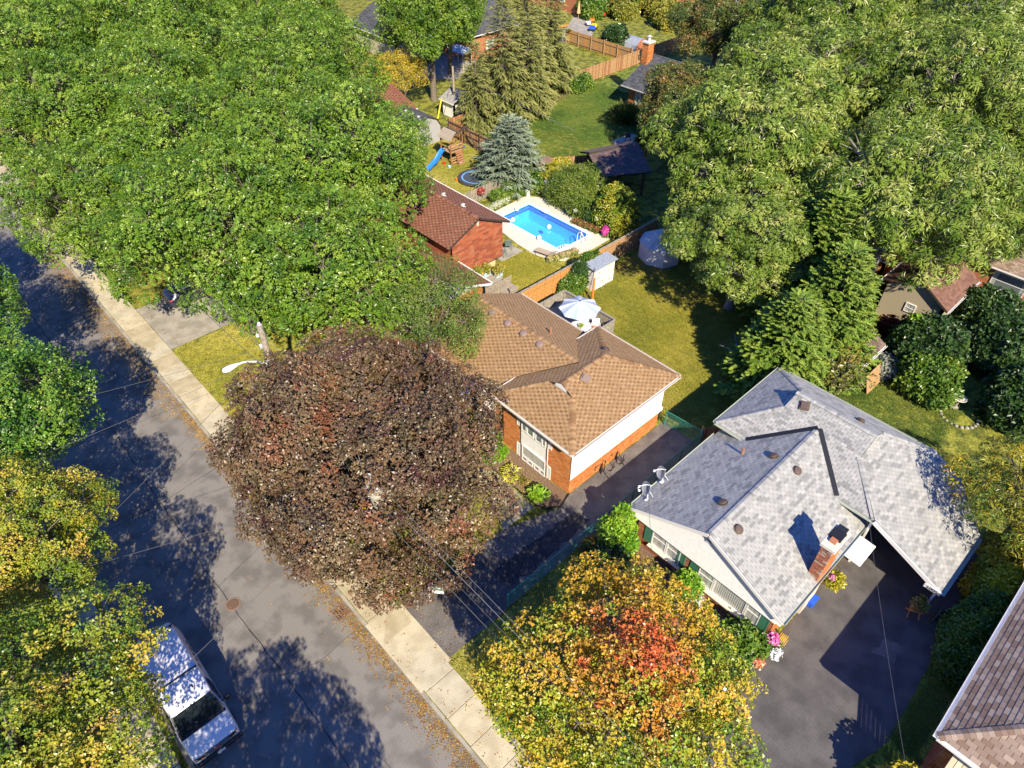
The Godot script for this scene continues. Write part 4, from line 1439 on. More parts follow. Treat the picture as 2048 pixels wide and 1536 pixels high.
func brown_house() -> void:
	var h := thing("split_level_house", "orange brick and white split-level house under a brown shingle roof", "house")
	var U := Vector3.BACK
	# taller wing by the driveway
	wall(h, Vector3(18.58, 0, -20.55), Vector3(18.58, 0, -15.3), 0, 3.95, M.orange_mortar, Vector3.RIGHT)
	wall(h, Vector3(18.58, 0, -15.3), Vector3(26.25, 0, -15.3), 0, 1.3, M.orange_mortar, Vector3.FORWARD)
	wall(h, Vector3(18.58, 1.3, -15.24), Vector3(26.25, 1.3, -15.24), 1.27, 3.97, M.white_siding, Vector3.FORWARD, 0.26)
	wall(h, Vector3(26.25, 0, -20.55), Vector3(26.25, 0, -15.3), 0, 3.95, M.white_siding, Vector3.LEFT)
	wall(h, Vector3(18.58, 0, -20.55), Vector3(26.25, 0, -20.55), 0, 3.95, M.orange_mortar, Vector3.BACK)
	siding(h, Vector3(0, 0, -15.235), Vector3.RIGHT, P2([18.52, 1.27, 26.27, 1.27, 26.27, 3.97, 18.52, 3.97]), 0.24, M.white_siding)
	bricks(h, Vector3(18.58, 0, -15.3), Vector3.RIGHT, 7.67, 1.27, [], OBRICK)
	bricks(h, Vector3(18.58, 0, -20.55), U, 5.25, 3.94, [Rect2(1.5, 0, 2.1, 4)], OBRICK)
	# white bay of panels and windows in the front wall
	var bay := MB.new()
	bay.box(Vector3(18.54, 1.95, -18.0), Vector3(0.1, 3.9, 2.04), Basis(), 0.01)
	obj("white_panel", bay, M.white_siding, h)
	for z in [-18.25, -17.6]:
		window(h, Vector3(18.49, 2.72, z), 0.52, 0.6, U, Vector3.LEFT, 1, 1)
	window(h, Vector3(18.49, 2.72, -18.75), 0.4, 0.6, U, Vector3.LEFT)
	window(h, Vector3(18.49, 2.72, -17.2), 0.3, 0.6, U, Vector3.LEFT)
	window(h, Vector3(18.49, 0.86, -17.95), 1.84, 0.86, U, Vector3.LEFT, 1, 1, null, "blinds")
	for z in [-18.65, -18.2, -17.67, -17.24]:
		window(h, Vector3(18.49, 0.23, z), 0.42, 0.36, U, Vector3.LEFT)
	for s in [[2.9, -19.27, 0.9], [0.46, -19.27, 1.15], [2.9, -16.82, 0.9], [0.46, -16.82, 1.15]]:
		shutter(h, Vector3(18.58, s[0], s[1]), 0.28, s[2], U, M.white_paint)
	var dp := MB.new()
	dp.tube([Vector3(18.5, 3.9, -16.98), Vector3(18.45, 3.6, -16.99), Vector3(18.49, 3.4, -16.99), Vector3(18.49, 0.1, -16.99)], [0.035], 8)
	obj("downpipe", dp, M.brown_metal, h)
	# long lower wing
	wall(h, Vector3(19.0, 0, -27.0), Vector3(19.0, 0, -20.5), 0, 3.3, M.orange_mortar, Vector3.RIGHT)
	wall(h, Vector3(25.9, 0, -27.0), Vector3(25.9, 0, -20.5), 0, 3.3, M.orange_mortar, Vector3.LEFT)
	wall(h, Vector3(19.0, 0, -27.0), Vector3(25.9, 0, -27.0), 0, 3.3, M.orange_mortar, Vector3.BACK)
	bricks(h, Vector3(19.0, 0, -27.0), U, 6.4, 3.25, [Rect2(2.0, 0, 1.0, 2.2), Rect2(3.4, 0.7, 1.9, 1.6)], OBRICK)
	window(h, Vector3(18.985, 1.5, -22.65), 1.9, 1.5, U, Vector3.LEFT, 3, 1, null, "sheer")
	var db := MB.new()
	db.box(Vector3(18.97, 1.05, -24.5), Vector3(0.07, 2.1, 0.95), Basis(), 0.01)
	obj("door", db, M.white_paint, h)
	# ribbed awning over the entrance: single strips, a few rust red
	for i in 18:
		var z := -24.5 + i * 0.205
		var s := MB.new()
		s.box(Vector3(18.2, 2.82, z), Vector3(1.25, 0.03, 0.19), Basis(Vector3.BACK, 0.42), 0.008)
		obj("awning_strip", s, M.clay if i in [3, 4, 9] else M.white_paint, h)
	# roofs
	var E := 4.1
	var ry := 5.5
	var zr := -17.83
	roof_plane(h, [Vector3(18.0, E, -14.76), Vector3(26.8, E, -14.76), Vector3(23.75, ry, zr), Vector3(20.28, ry, zr), Vector3(20.2, 5.1, -16.95)], BROWN, 0.22, 0.14, 120)
	roof_plane(h, [Vector3(18.0, E, -20.9), Vector3(18.0, E, -14.76), Vector3(20.2, 5.1, -16.95), Vector3(20.2, 5.1, -18.7)], BROWN, 0.22, 0.14, 120)
	roof_plane(h, [Vector3(18.0, E, -20.9), Vector3(26.8, E, -20.9), Vector3(23.75, ry, zr), Vector3(20.28, ry, zr), Vector3(20.2, 5.1, -18.7)], BROWN, 0.22, 0.14, 0)
	roof_plane(h, [Vector3(26.8, E, -20.9), Vector3(26.8, E, -14.76), Vector3(23.75, ry, zr)], BROWN, 0.22, 0.14, 0)
	tri_wall(h, Vector3(20.24, 5.08, -18.72), Vector3(20.24, 5.08, -16.93), Vector3(20.24, 5.47, zr), Vector3.RIGHT, M.white_paint)
	for e in [[18.0, E, -14.76, 20.2, 5.1, -16.95], [18.0, E, -20.9, 20.2, 5.1, -18.7], [20.25, ry, zr, 23.75, ry, zr], [23.75, ry, zr, 26.8, E, -14.76], [23.75, ry, zr, 26.8, E, -20.9]]:
		ridge(h, Vector3(e[0], e[1], e[2]), Vector3(e[3], e[4], e[5]), BROWN, 0.17)
	var mh := 5.25
	roof_plane(h, [Vector3(18.45, 3.4, -27.5), Vector3(18.45, 3.4, -20.95), Vector3(20.0, 4.12, -20.95), Vector3(22.42, mh, -18.6), Vector3(22.42, mh, -27.5)], BROWN, 0.22, 0.14, 60)
	roof_plane(h, [Vector3(26.4, 3.4, -27.5), Vector3(26.4, 3.4, -20.95), Vector3(24.86, 4.12, -20.95), Vector3(22.42, mh, -18.6), Vector3(22.42, mh, -27.5)], BROWN, 0.22, 0.14, 0)
	ridge(h, Vector3(22.42, mh, -27.5), Vector3(22.42, mh, -18.7), BROWN, 0.17)
	tri_wall(h, Vector3(19.0, 3.3, -27.0), Vector3(25.9, 3.3, -27.0), Vector3(22.42, 5.0, -27.0), Vector3.BACK, M.white_siding)
	for e in [[18.0, 4.0, -14.69, 26.8, 4.0, -14.69], [17.93, 4.0, -20.9, 17.93, 4.0, -14.76], [26.87, 4.0, -20.9, 26.87, 4.0, -14.76], [26.47, 3.3, -27.5, 26.47, 3.3, -20.95], [18.38, 3.3, -27.5, 18.38, 3.3, -20.95], [18.0, 4.0, -20.97, 20.0, 4.0, -20.97], [24.86, 4.0, -20.97, 26.8, 4.0, -20.97]]:
		gutter(h, Vector3(e[0], e[1], e[2]), Vector3(e[3], e[4], e[5]), M.eaves_pale, 0.11)
	var so := MB.new()
	so.box(Vector3(22.4, 3.93, -17.83), Vector3(8.7, 0.03, 6.0))
	obj("soffit", so, M.white_paint, h)
	var nw := Vector3(-0.42, 0.9, 0)
	for z in [-25.35, -23.95, -22.6, -21.25]:
		roof_vent(h, Vector3(22.05, mh - 0.37 * 0.466 + 0.02, z), nw, M.mauve_metal)
	roof_vent(h, Vector3(24.35, 5.2, -18.3), Vector3(0.42, 0.9, 0), M.brown_metal)
	roof_vent(h, Vector3(21.6, 5.33, -17.35), Vector3(0, 0.9, 0.42), M.mauve_metal, true)
	var pv := MB.new()
	pv.tube([Vector3(23.6, 4.5, -21.9), Vector3(23.6, 5.15, -21.9)], [0.06], 10)
	obj("vent_pipe", pv, M.clay, h)


func hip_house() -> void:
	pass


func taupe_house() -> void:
	var h := thing("hip_roofed_house", "house with a taupe hip roof and white gutters beside the wide driveway", "house")
	var E := 3.9
	var x0 := 17.95
	var z0 := 3.4
	var x1 := 31.0
	var z1 := 13.4
	var d := 5.0
	var k := 0.5
	var T := E + d * k
	roof_plane(h, [Vector3(x0, E, z0), Vector3(x1, E, z0), Vector3(x1 - d, T, z0 + d), Vector3(x0 + d, T, z0 + d)], TAUPE, 0.36, 0.19, 190)
	roof_plane(h, [Vector3(x0, E, z0), Vector3(x0, E, z1), Vector3(x0 + d, T, z0 + d)], TAUPE, 0.36, 0.19, 110)
	roof_plane(h, [Vector3(x0, E, z1), Vector3(x1, E, z1), Vector3(x1 - d, T, z0 + d), Vector3(x0 + d, T, z0 + d)], TAUPE, 0.5, 0.3, 0)
	roof_plane(h, [Vector3(x1, E, z0), Vector3(x1, E, z1), Vector3(x1 - d, T, z0 + d)], TAUPE, 0.5, 0.3, 0)
	ridge(h, Vector3(x0, E, z0), Vector3(x0 + d, T, z0 + d), TAUPE, 0.17, 0.2)
	ridge(h, Vector3(x0 + d, T, z0 + d), Vector3(x1 - d, T, z0 + d), TAUPE, 0.17, 0.2)
	gutter(h, Vector3(x0 - 0.07, E - 0.1, z0 - 0.07), Vector3(x1, E - 0.1, z0 - 0.07), M.white_paint, 0.13)
	gutter(h, Vector3(x0 - 0.07, E - 0.1, z0), Vector3(x0 - 0.07, E - 0.1, z1), M.white_paint, 0.13)
	wall(h, Vector3(x0 + 0.5, 0, z0 + 0.5), Vector3(x1 - 0.5, 0, z0 + 0.5), 0, E - 0.1, M.mortar, Vector3.BACK)
	wall(h, Vector3(x0 + 0.5, 0, z0 + 0.5), Vector3(x0 + 0.5, 0, z1 - 0.5), 0, E - 0.1, M.mortar, Vector3.RIGHT)
	wall(h, Vector3(x1 - 0.5, 0, z0 + 0.5), Vector3(x1 - 0.5, 0, z1 - 0.5), 0, E - 0.1, M.mortar, Vector3.LEFT)
	wall(h, Vector3(x0 + 0.5, 0, z1 - 0.5), Vector3(x1 - 0.5, 0, z1 - 0.5), 0, E - 0.1, M.mortar, Vector3.FORWARD)
	bricks(h, Vector3(x0 + 0.5, 0, z0 + 0.5), Vector3.BACK, 6.0, E - 0.1, [], RBRICK)
	bricks(h, Vector3(x1 - 0.5, 0, z0 + 0.5), Vector3.LEFT, 12.0, E - 0.1, [], RBRICK)
	for i in 16:
		var s := MB.new()
		s.box(Vector3(17.75, 2.75, 4.25 + i * 0.2), Vector3(1.5, 0.025, 0.185), Basis(Vector3.BACK, 0.45), 0.008)
		obj("awning_strip", s, M.cream if i % 2 else M.cream_b, h)
	var so := MB.new()
	so.box(Vector3((x0 + x1) * 0.5, E - 0.13, (z0 + z1) * 0.5), Vector3(x1 - x0 - 0.1, 0.03, z1 - z0 - 0.1))
	obj("soffit", so, M.white_paint, h)


# a plain house with a gable roof; axis "x" or "z" is the way its ridge runs
func gable_house(called: String, label: String, x0: float, x1: float, z0: float, z1: float, eave: float, rise: float, axis: String, tones: Array, wm: Material, o := {}) -> Node3D:
	var h := thing(called, label, o.get("category", "house"))
	var ov: float = o.get("over", 0.4)
	var a := Vector3(x0, 0, z0)
	var b := Vector3(x1, 0, z0)
	var c := Vector3(x1, 0, z1)
	var d := Vector3(x0, 0, z1)
	wall(h, a, b, 0, eave, wm, Vector3.BACK)
	wall(h, d, c, 0, eave, wm, Vector3.FORWARD)
	wall(h, a, d, 0, eave, wm, Vector3.RIGHT)
	wall(h, b, c, 0, eave, wm, Vector3.LEFT)
	var tw: float = o.get("tab", 0.34)
	var ex: float = o.get("course", 0.17)
	var top := eave + rise
	var gm: Material = o.get("gable", wm)
	if axis == "z":
		var xm := (x0 + x1) * 0.5
		var s := rise / (xm - x0)
		roof_plane(h, [Vector3(x0 - ov, eave - ov * s + 0.1, z0 - ov), Vector3(x0 - ov, eave - ov * s + 0.1, z1 + ov), Vector3(xm, top + 0.1, z1 + ov), Vector3(xm, top + 0.1, z0 - ov)], tones, tw, ex)
		roof_plane(h, [Vector3(x1 + ov, eave - ov * s + 0.1, z0 - ov), Vector3(x1 + ov, eave - ov * s + 0.1, z1 + ov), Vector3(xm, top + 0.1, z1 + ov), Vector3(xm, top + 0.1, z0 - ov)], tones, tw, ex)
		ridge(h, Vector3(xm, top + 0.1, z0 - ov), Vector3(xm, top + 0.1, z1 + ov), tones)
		tri_wall(h, Vector3(x0, eave, z0), Vector3(x1, eave, z0), Vector3(xm, top, z0), Vector3.BACK, gm)
		tri_wall(h, Vector3(x0, eave, z1), Vector3(x1, eave, z1), Vector3(xm, top, z1), Vector3.FORWARD, gm)
		for x in [x0 - ov - 0.05, x1 + ov + 0.05]:
			gutter(h, Vector3(x, eave - ov * s + 0.02, z0 - ov), Vector3(x, eave - ov * s + 0.02, z1 + ov), o.get("trim", M.white_paint), 0.1)
	else:
		var zm := (z0 + z1) * 0.5
		var s := rise / (zm - z0)
		roof_plane(h, [Vector3(x0 - ov, eave - ov * s + 0.1, z0 - ov), Vector3(x1 + ov, eave - ov * s + 0.1, z0 - ov), Vector3(x1 + ov, top + 0.1, zm), Vector3(x0 - ov, top + 0.1, zm)], tones, tw, ex)
		roof_plane(h, [Vector3(x0 - ov, eave - ov * s + 0.1, z1 + ov), Vector3(x1 + ov, eave - ov * s + 0.1, z1 + ov), Vector3(x1 + ov, top + 0.1, zm), Vector3(x0 - ov, top + 0.1, zm)], tones, tw, ex)
		ridge(h, Vector3(x0 - ov, top + 0.1, zm), Vector3(x1 + ov, top + 0.1, zm), tones)
		tri_wall(h, Vector3(x0, eave, z0), Vector3(x0, eave, z1), Vector3(x0, top, zm), Vector3.RIGHT, gm)
		tri_wall(h, Vector3(x1, eave, z0), Vector3(x1, eave, z1), Vector3(x1, top, zm), Vector3.LEFT, gm)
		for z in [z0 - ov - 0.05, z1 + ov + 0.05]:
			gutter(h, Vector3(x0 - ov, eave - ov * s + 0.02, z), Vector3(x1 + ov, eave - ov * s + 0.02, z), o.get("trim", M.white_paint), 0.1)
	for w in o.get("windows", []):
		# side, along, height, width, tall
		var u := Vector3.BACK if w[0] in ["w", "e"] else Vector3.RIGHT
		var n: Vector3 = {"w": Vector3.LEFT, "e": Vector3.RIGHT, "s": Vector3.BACK, "n": Vector3.FORWARD}[w[0]]
		var at: Vector3 = {"w": Vector3(x0, w[2], w[1]), "e": Vector3(x1, w[2], w[1]), "s": Vector3(w[1], w[2], z1), "n": Vector3(w[1], w[2], z0)}[w[0]]
		window(h, at, w[3], w[4], u, n, 1, 2, o.get("frames", null), "sheer")
	return h


func rust_house() -> void:
	var h := thing("rust_house", "house with rust red shake gable wall and red brown roof beside the pool", "house")
	# upper storey, jutting out over a yellow block base
	for s in [[26.3, -46, 26.3, -34.5, Vector3.RIGHT, 1.15, 4.0], [31.2, -46, 31.2, -34.5, Vector3.LEFT, 1.15, 4.0], [26.3, -46, 31.2, -46, Vector3.BACK, 0.0, 4.0], [26.3, -34.5, 31.2, -34.5, Vector3.FORWARD, 1.15, 4.0]]:
		wall(h, Vector3(s[0], 0, s[1]), Vector3(s[2], 0, s[3]), s[5], s[6], M.rust_wall, s[4])
	for s in [[26.6, -45.9, 26.6, -35, Vector3.RIGHT], [30.85, -45.9, 30.85, -35, Vector3.LEFT], [26.6, -34.95, 30.85, -34.95, Vector3.FORWARD]]:
		wall(h, Vector3(s[0], 0, s[1]), Vector3(s[2], 0, s[3]), 0, 1.18, M.yellow_block, s[4])
	tri_wall(h, Vector3(26.3, 3.98, -34.5), Vector3(31.2, 3.98, -34.5), Vector3(28.75, 5.2, -34.5), Vector3.FORWARD, M.rust_wall)
	var tones := [Color(0.36, 0.1, 0.045), Color(0.3, 0.08, 0.04), Color(0.42, 0.125, 0.055), Color(0.4, 0.15, 0.075)]
	var mb := MB.new()
	var y := 1.16
	while y < 5.1:
		var half := 2.46 if y < 4.0 else 2.46 * (5.2 - y) / 1.22
		var x := 28.75 - half
		while x < 28.75 + half - 0.02:
			var w := minf(rr(0.3, 0.6), 28.75 + half - x)
			var k := rr(0.9, 1.1)
			var t: Color = pick(tones)
			mb.col = Color(t.r * k, t.g * k, t.b * k)
			mb.box(Vector3(x + w * 0.5, y + 0.085, -34.49), Vector3(w - 0.008, 0.19, 0.03), Basis(Vector3.RIGHT, -0.07))
			x += w
		y += 0.18
	stuff(obj("shakes", mb, M.rust_shakes, h))
	var sf := MB.new()
	sf.box(Vector3(28.75, 1.13, -34.75), Vector3(4.9, 0.05, 0.6))
	obj("soffit", sf, M.brown_metal, h)
	roof_plane(h, [Vector3(25.75, 4.02, -46.4), Vector3(25.75, 4.02, -34.2), Vector3(28.75, 5.4, -34.2), Vector3(28.75, 5.4, -46.4)], RUST, 0.24, 0.16)
	roof_plane(h, [Vector3(31.75, 4.02, -46.4), Vector3(31.75, 4.02, -34.2), Vector3(28.75, 5.4, -34.2), Vector3(28.75, 5.4, -46.4)], RUST, 0.24, 0.16)
	ridge(h, Vector3(28.75, 5.4, -46.4), Vector3(28.75, 5.4, -34.2), RUST, 0.2)
	gutter(h, Vector3(31.82, 3.94, -46.4), Vector3(31.82, 3.94, -34.2), M.white_paint, 0.1)
	for z in [-36.4, -38.7]:
		var v := MB.new()
		v.box(Vector3(29.05, 5.38, z), Vector3(0.3, 0.08, 0.3), Basis(Vector3.BACK, -0.43), 0.02)
		v.lathe([Vector2(0.1, 0), Vector2(0.1, 0.12), Vector2(0.16, 0.14), Vector2(0.0, 0.19)], 12, Vector3(29.05, 5.4, z))
		obj("roof_vent", v, M.pale_vent, h)
	var gv := MB.new()
	gv.box(Vector3(28.75, 4.85, -34.44), Vector3(0.2, 0.36, 0.05), Basis(), 0.01)
	obj("gable_vent", gv, M.cream, h)
	# low wing
	for s in [[19.2, -36, 19.2, -31.0, Vector3.RIGHT], [26.1, -34.4, 26.1, -31.0, Vector3.LEFT], [19.2, -31.0, 26.1, -31.0, Vector3.FORWARD], [19.2, -36, 26.1, -36, Vector3.BACK]]:
		wall(h, Vector3(s[0], 0, s[1]), Vector3(s[2], 0, s[3]), 0, 2.6, M.orange_mortar, s[4])
	bricks(h, Vector3(19.2, 0, -31.0), Vector3.RIGHT, 6.9, 2.5, [], OBRICK)
	roof_plane(h, [Vector3(26.6, 2.6, -36.4), Vector3(26.6, 2.6, -30.6), Vector3(22.6, 4.0, -30.6), Vector3(22.6, 4.0, -36.4)], RUST, 0.24, 0.16)
	roof_plane(h, [Vector3(18.6, 2.6, -36.4), Vector3(18.6, 2.6, -30.6), Vector3(22.6, 4.0, -30.6), Vector3(22.6, 4.0, -36.4)], RUST, 0.24, 0.16)
	ridge(h, Vector3(22.6, 4.0, -36.4), Vector3(22.6, 4.0, -30.6), RUST, 0.2)
	gutter(h, Vector3(26.67, 2.52, -34.4), Vector3(26.67, 2.52, -30.6), M.white_paint, 0.1)
	var rk := MB.new()
	rk.bar(Vector3(26.6, 2.52, -30.56), Vector3(22.6, 3.92, -30.56), 0.03, 0.16)
	obj("bargeboard", rk, M.white_paint, h)
	tri_wall(h, Vector3(19.2, 2.58, -31.0), Vector3(26.1, 2.58, -31.0), Vector3(22.6, 3.85, -31.0), Vector3.FORWARD, M.white_siding)
	# chair on the pad beside the wall comes with the pool yard


func back_buildings() -> void:
	# brick house with charcoal roof beyond the large lawn
	var h := gable_house("charcoal_roof_house", "orange brick house with charcoal roof and tall chimney beyond the large lawn", 64.5, 73, -49.6, -34, 2.75, 2.0, "z", CHAR, M.orange_mortar, {"windows": [["w", -48.2, 1.4, 0.8, 1.5], ["w", -44, 1.5, 1.4, 1.2], ["n", 68, 1.4, 1.2, 1.2]], "trim": M.pale_vent, "over": 0.7})
	bricks(h, Vector3(64.5, 0, -49.6), Vector3.BACK, 10.0, 2.6, [Rect2(1.0, 0.6, 0.9, 1.7), Rect2(4.8, 0.8, 1.6, 1.4)], OBRICK, 0.3, 0.12)
	var ch := MB.new()
	ch.box(Vector3(67.6, 3.2, -50.0), Vector3(1.0, 6.2, 0.8))
	var c := obj("chimney", ch, M.orange_mortar, h)
	bricks(c, Vector3(67.1, 0.3, -50.4), Vector3.BACK, 0.8, 6.0, [], OBRICK, 0.3, 0.12, false, 0.02)
	bricks(c, Vector3(67.1, 0.3, -49.6), Vector3.RIGHT, 1.0, 6.0, [], OBRICK, 0.3, 0.12, false, 0.02)
	var cp := MB.new()
	cp.box(Vector3(67.6, 6.38, -50.0), Vector3(1.25, 0.18, 1.05), Basis(), 0.02)
	cp.lathe([Vector2(0.16, 6.45), Vector2(0.16, 6.9), Vector2(0.3, 6.95), Vector2(0, 7.1)], 12, Vector3(67.6, 0, -50.0))
	obj("chimney_cap", cp, M.pale_vent, h)
	gable_house("red_brick_house", "red brick house with white shuttered window at the far yard full of toys", 88.2, 98, -92, -79.6, 3.4, 2.0, "z", BROWN, M.far_brick, {"windows": [["s", 92.2, 2.0, 1.3, 1.6], ["w", -83, 2.0, 1.2, 1.5], ["s", 95.8, 2.0, 1.2, 1.6]]})
	gable_house("far_brick_house", "far red brick house behind shrubs and a narrow cedar", 99.5, 110, -80, -72.5, 3.2, 2.0, "x", CHAR, M.far_brick, {"windows": [["w", -75.5, 2.0, 1.2, 1.5], ["s", 104, 2.0, 1.6, 1.4]]})
	gable_house("grey_roof_house", "house with a dark grey roof among trees behind the yellow tree", 54, 62.5, -90, -80, 2.9, 1.9, "z", CHAR, M.cream, {"windows": [["w", -83, 1.5, 1.2, 1.2], ["s", 58, 1.5, 1.4, 1.2]]})
	gable_house("brick_back_house", "brick house mostly hidden behind the tall green tree", 61.5, 70, -84, -74, 3.2, 2.0, "x", CHAR, M.far_brick, {"windows": [["w", -79, 1.6, 1.2, 1.2], ["s", 65, 1.6, 1.4, 1.2]]})
	gable_house("brown_roof_house", "house with a red brown roof half hidden by oaks near the barn shed", 34.5, 42.3, -69, -60.8, 2.5, 1.4, "x", RUST, M.white_siding, {"windows": [["s", 37, 1.4, 1.2, 1.1], ["w", -65, 1.4, 1.2, 1.1]]})
	gable_house("oak_covered_house", "house with red brown roof glimpsed through the oak canopy", 19, 27, -77, -63, 2.8, 1.8, "z", RUST, M.cream, {"windows": [["w", -70, 1.4, 1.4, 1.2]]})
	gable_house("street_house", "pale house under the oaks along the street", 18.5, 26, -56, -47.5, 2.8, 1.7, "z", RUST, M.cream, {"windows": [["w", -52, 1.5, 1.6, 1.3]]})
	gable_house("street_house", "house with brown roof farthest up the street under oaks", 20, 28, -112, -100, 2.8, 1.8, "z", BROWN, M.white_siding, {"windows": [["w", -106, 1.5, 1.6, 1.3]]})
	# to the right, under the hickories
	gable_house("shaded_house", "house with a dim brown roof under the tall walnut canopy", 50, 58, -24, -13, 2.7, 1.5, "z", RUST, M.far_brick, {"windows": [["w", -18, 1.4, 1.2, 1.1]]})
	gable_house("bay_window_house", "brown roofed house with white bay window behind dark shrubs", 54.6, 63, -16, -4.2, 2.95, 1.6, "z", TAUPE, M.far_brick, {"windows": [["w", -5.9, 1.9, 2.3, 1.3], ["w", -11, 1.9, 1.2, 1.2]]})
	gable_house("garage", "beige sided garage with a faded red roof between trees", 47.1, 52.0, -11.8, -7.6, 2.6, 1.3, "x", [Color(0.24, 0.125, 0.09), Color(0.2, 0.1, 0.075), Color(0.28, 0.15, 0.11)], M.siding_beige, {"category": "garage", "windows": [["w", -9.6, 1.5, 0.7, 0.7]], "over": 0.3})
	gable_house("garden_shed", "small brown shingled shed beside a leaning wooden panel", 38.6, 41.4, -11.0, -9.0, 1.7, 0.55, "x", [Color(0.2, 0.14, 0.11), Color(0.26, 0.19, 0.15), Color(0.16, 0.11, 0.09)], M.grey_wood, {"category": "shed", "tab": 0.3, "course": 0.2, "over": 0.2})
	var p := thing("leaning_screen", "leaning tan wooden screen in front of the small shed", "wooden screen")
	for i in 8:
		var b := MB.new()
		b.box(Vector3(38.35 + i * 0.25, 0.68, -8.1), Vector3(0.24, 1.35, 0.03), Basis(Vector3.RIGHT, -0.35), 0.006)
		obj("board", b, M.tan_wood, p)
	# barn shed, white shed, round-roofed shed at the back fence
	var barn := thing("barn_shed", "grey barn shaped shed with dark gambrel roof behind the play set", "shed")
	var x0 := 39.6
	var x1 := 43.0
	for s in [[x0, -61, x0, -56.9, Vector3.RIGHT], [x1, -61, x1, -56.9, Vector3.LEFT], [x0, -56.9, x1, -56.9, Vector3.FORWARD], [x0, -61, x1, -61, Vector3.BACK]]:
		wall(barn, Vector3(s[0], 0, s[1]), Vector3(s[2], 0, s[3]), 0, 1.5, M.shed_grey, s[4], 0.08)
	var gb := MB.new()
	var pr := [Vector2(x0, 1.5), Vector2(x1, 1.5), Vector2(x1 - 0.55, 2.35), Vector2((x0 + x1) / 2, 2.85), Vector2(x0 + 0.55, 2.35)]
	for i in range(1, 4):
		gb.tri(Vector3(pr[0].x, pr[0].y, -56.9), Vector3(pr[i].x, pr[i].y, -56.9), Vector3(pr[i + 1].x, pr[i + 1].y, -56.9))
		gb.tri(Vector3(pr[0].x, pr[0].y, -60.98), Vector3(pr[i + 1].x, pr[i + 1].y, -60.98), Vector3(pr[i].x, pr[i].y, -60.98))
	obj("gable", gb, M.shed_grey, barn)
	for s in [[1, 2], [2, 3], [3, 4], [4, 0]]:
		var a: Vector2 = pr[s[0]]
		var b: Vector2 = pr[s[1]]
		roof_plane(barn, [Vector3(a.x, a.y + 0.1, -61.1), Vector3(a.x, a.y + 0.1, -56.75), Vector3(b.x, b.y + 0.1, -56.75), Vector3(b.x, b.y + 0.1, -61.1)] if a.y < b.y else [Vector3(b.x, b.y + 0.1, -61.1), Vector3(b.x, b.y + 0.1, -56.75), Vector3(a.x, a.y + 0.1, -56.75), Vector3(a.x, a.y + 0.1, -61.1)], CHAR, 0.35, 0.2, 0, 0.06)
	for i in 3:
		var sk := MB.new()
		sk.box(Vector3(40.9, 2.78, -57.8 - i * 1.1), Vector3(0.24, 0.08, 0.3), Basis(Vector3.BACK, 0.4), 0.02)
		obj("roof_vent", sk, M.pale_vent, barn)
	gable_house("white_shed", "white garden shed with grey roof behind the two bare poles", 47.6, 50.9, -62.6, -60.4, 1.7, 0.75, "z", GREY.slice(0, 3), M.white_siding, {"category": "shed", "over": 0.2})
	var rs := thing("dome_shed", "low rusty shed with a rounded roof behind the far fence", "shed", Vector3(81.9, 0, -63.6))
	var db := MB.new()
	for i in 10:
		var a0 := PI * i / 10.0
		var a1 := PI * (i + 1) / 10.0
		var p0 := Vector3(-cos(a0) * 1.5, sin(a0) * 1.5, 0)
		var p1 := Vector3(-cos(a1) * 1.5, sin(a1) * 1.5, 0)
		db.quad(p0 + Vector3.FORWARD * 2, p1 + Vector3.FORWARD * 2, p1 + Vector3.BACK * 2, p0 + Vector3.BACK * 2)
	obj("roof", db, M.galv, rs)
	for z in [-1.98, 1.98]:
		var eb := MB.new()
		for i in 10:
			var a0 := PI * i / 10.0
			var a1 := PI * (i + 1) / 10.0
			eb.tri(Vector3(0, 0, z), Vector3(cos(a0) * 1.5, sin(a0) * 1.5, z), Vector3(cos(a1) * 1.5, sin(a1) * 1.5, z))
		obj("end_wall", eb, M.clay, rs)
	var pav := thing("pavilion", "open pavilion with a broad dim brown roof behind the pool shrubs", "pavilion")
	roof_plane(pav, [Vector3(44.9, 2.45, -36.6), Vector3(49.0, 2.45, -34.1), Vector3(51.2, 3.4, -37.6), Vector3(46.3, 3.4, -39.3)], [Color(0.17, 0.11, 0.1), Color(0.21, 0.14, 0.125), Color(0.14, 0.095, 0.09)], 0.34, 0.18)
	roof_plane(pav, [Vector3(47.5, 2.4, -41.5), Vector3(52.6, 2.4, -39.8), Vector3(51.2, 3.4, -37.6), Vector3(46.3, 3.4, -39.3)], [Color(0.17, 0.11, 0.1), Color(0.21, 0.14, 0.125)], 0.34, 0.18)
	for q in [[45.3, -36.9], [48.8, -34.8], [48, -40.9], [52, -39.6]]:
		var pb := MB.new()
		pb.box(Vector3(q[0], 1.25, q[1]), Vector3(0.14, 2.5, 0.14), Basis(), 0.01)
		obj("post", pb, M.dark_wood, pav)
	gable_house("play_shed", "tiny brown roofed hut beside the blue spruce", 43.2, 44.9, -44.0, -42.4, 1.6, 0.45, "x", [Color(0.25, 0.16, 0.12), Color(0.3, 0.2, 0.15)], M.brown_wood, {"category": "shed", "over": 0.2})
	# metal shed with flaking paint by the fence, and the many-sided white shed
	var ms := thing("metal_shed", "white metal shed with rusting panels and grey lean-to roof by the fence", "shed")
	for i in 4:
		for e in [0, 1]:
			var w := MB.new()
			if e == 0:
				w.box(Vector3(34.0 + 0.57 * (i + 0.5), 0.9, -27.4), Vector3(0.555, 1.8, 0.03), Basis(), 0.006)
			elif i < 2:
				w.box(Vector3(34.0, 0.9, -28.3 + 0.45 * (i + 0.5)), Vector3(0.03, 1.8, 0.44), Basis(), 0.006)
			else:
				continue
			obj("panel", w, M.chipped, ms)
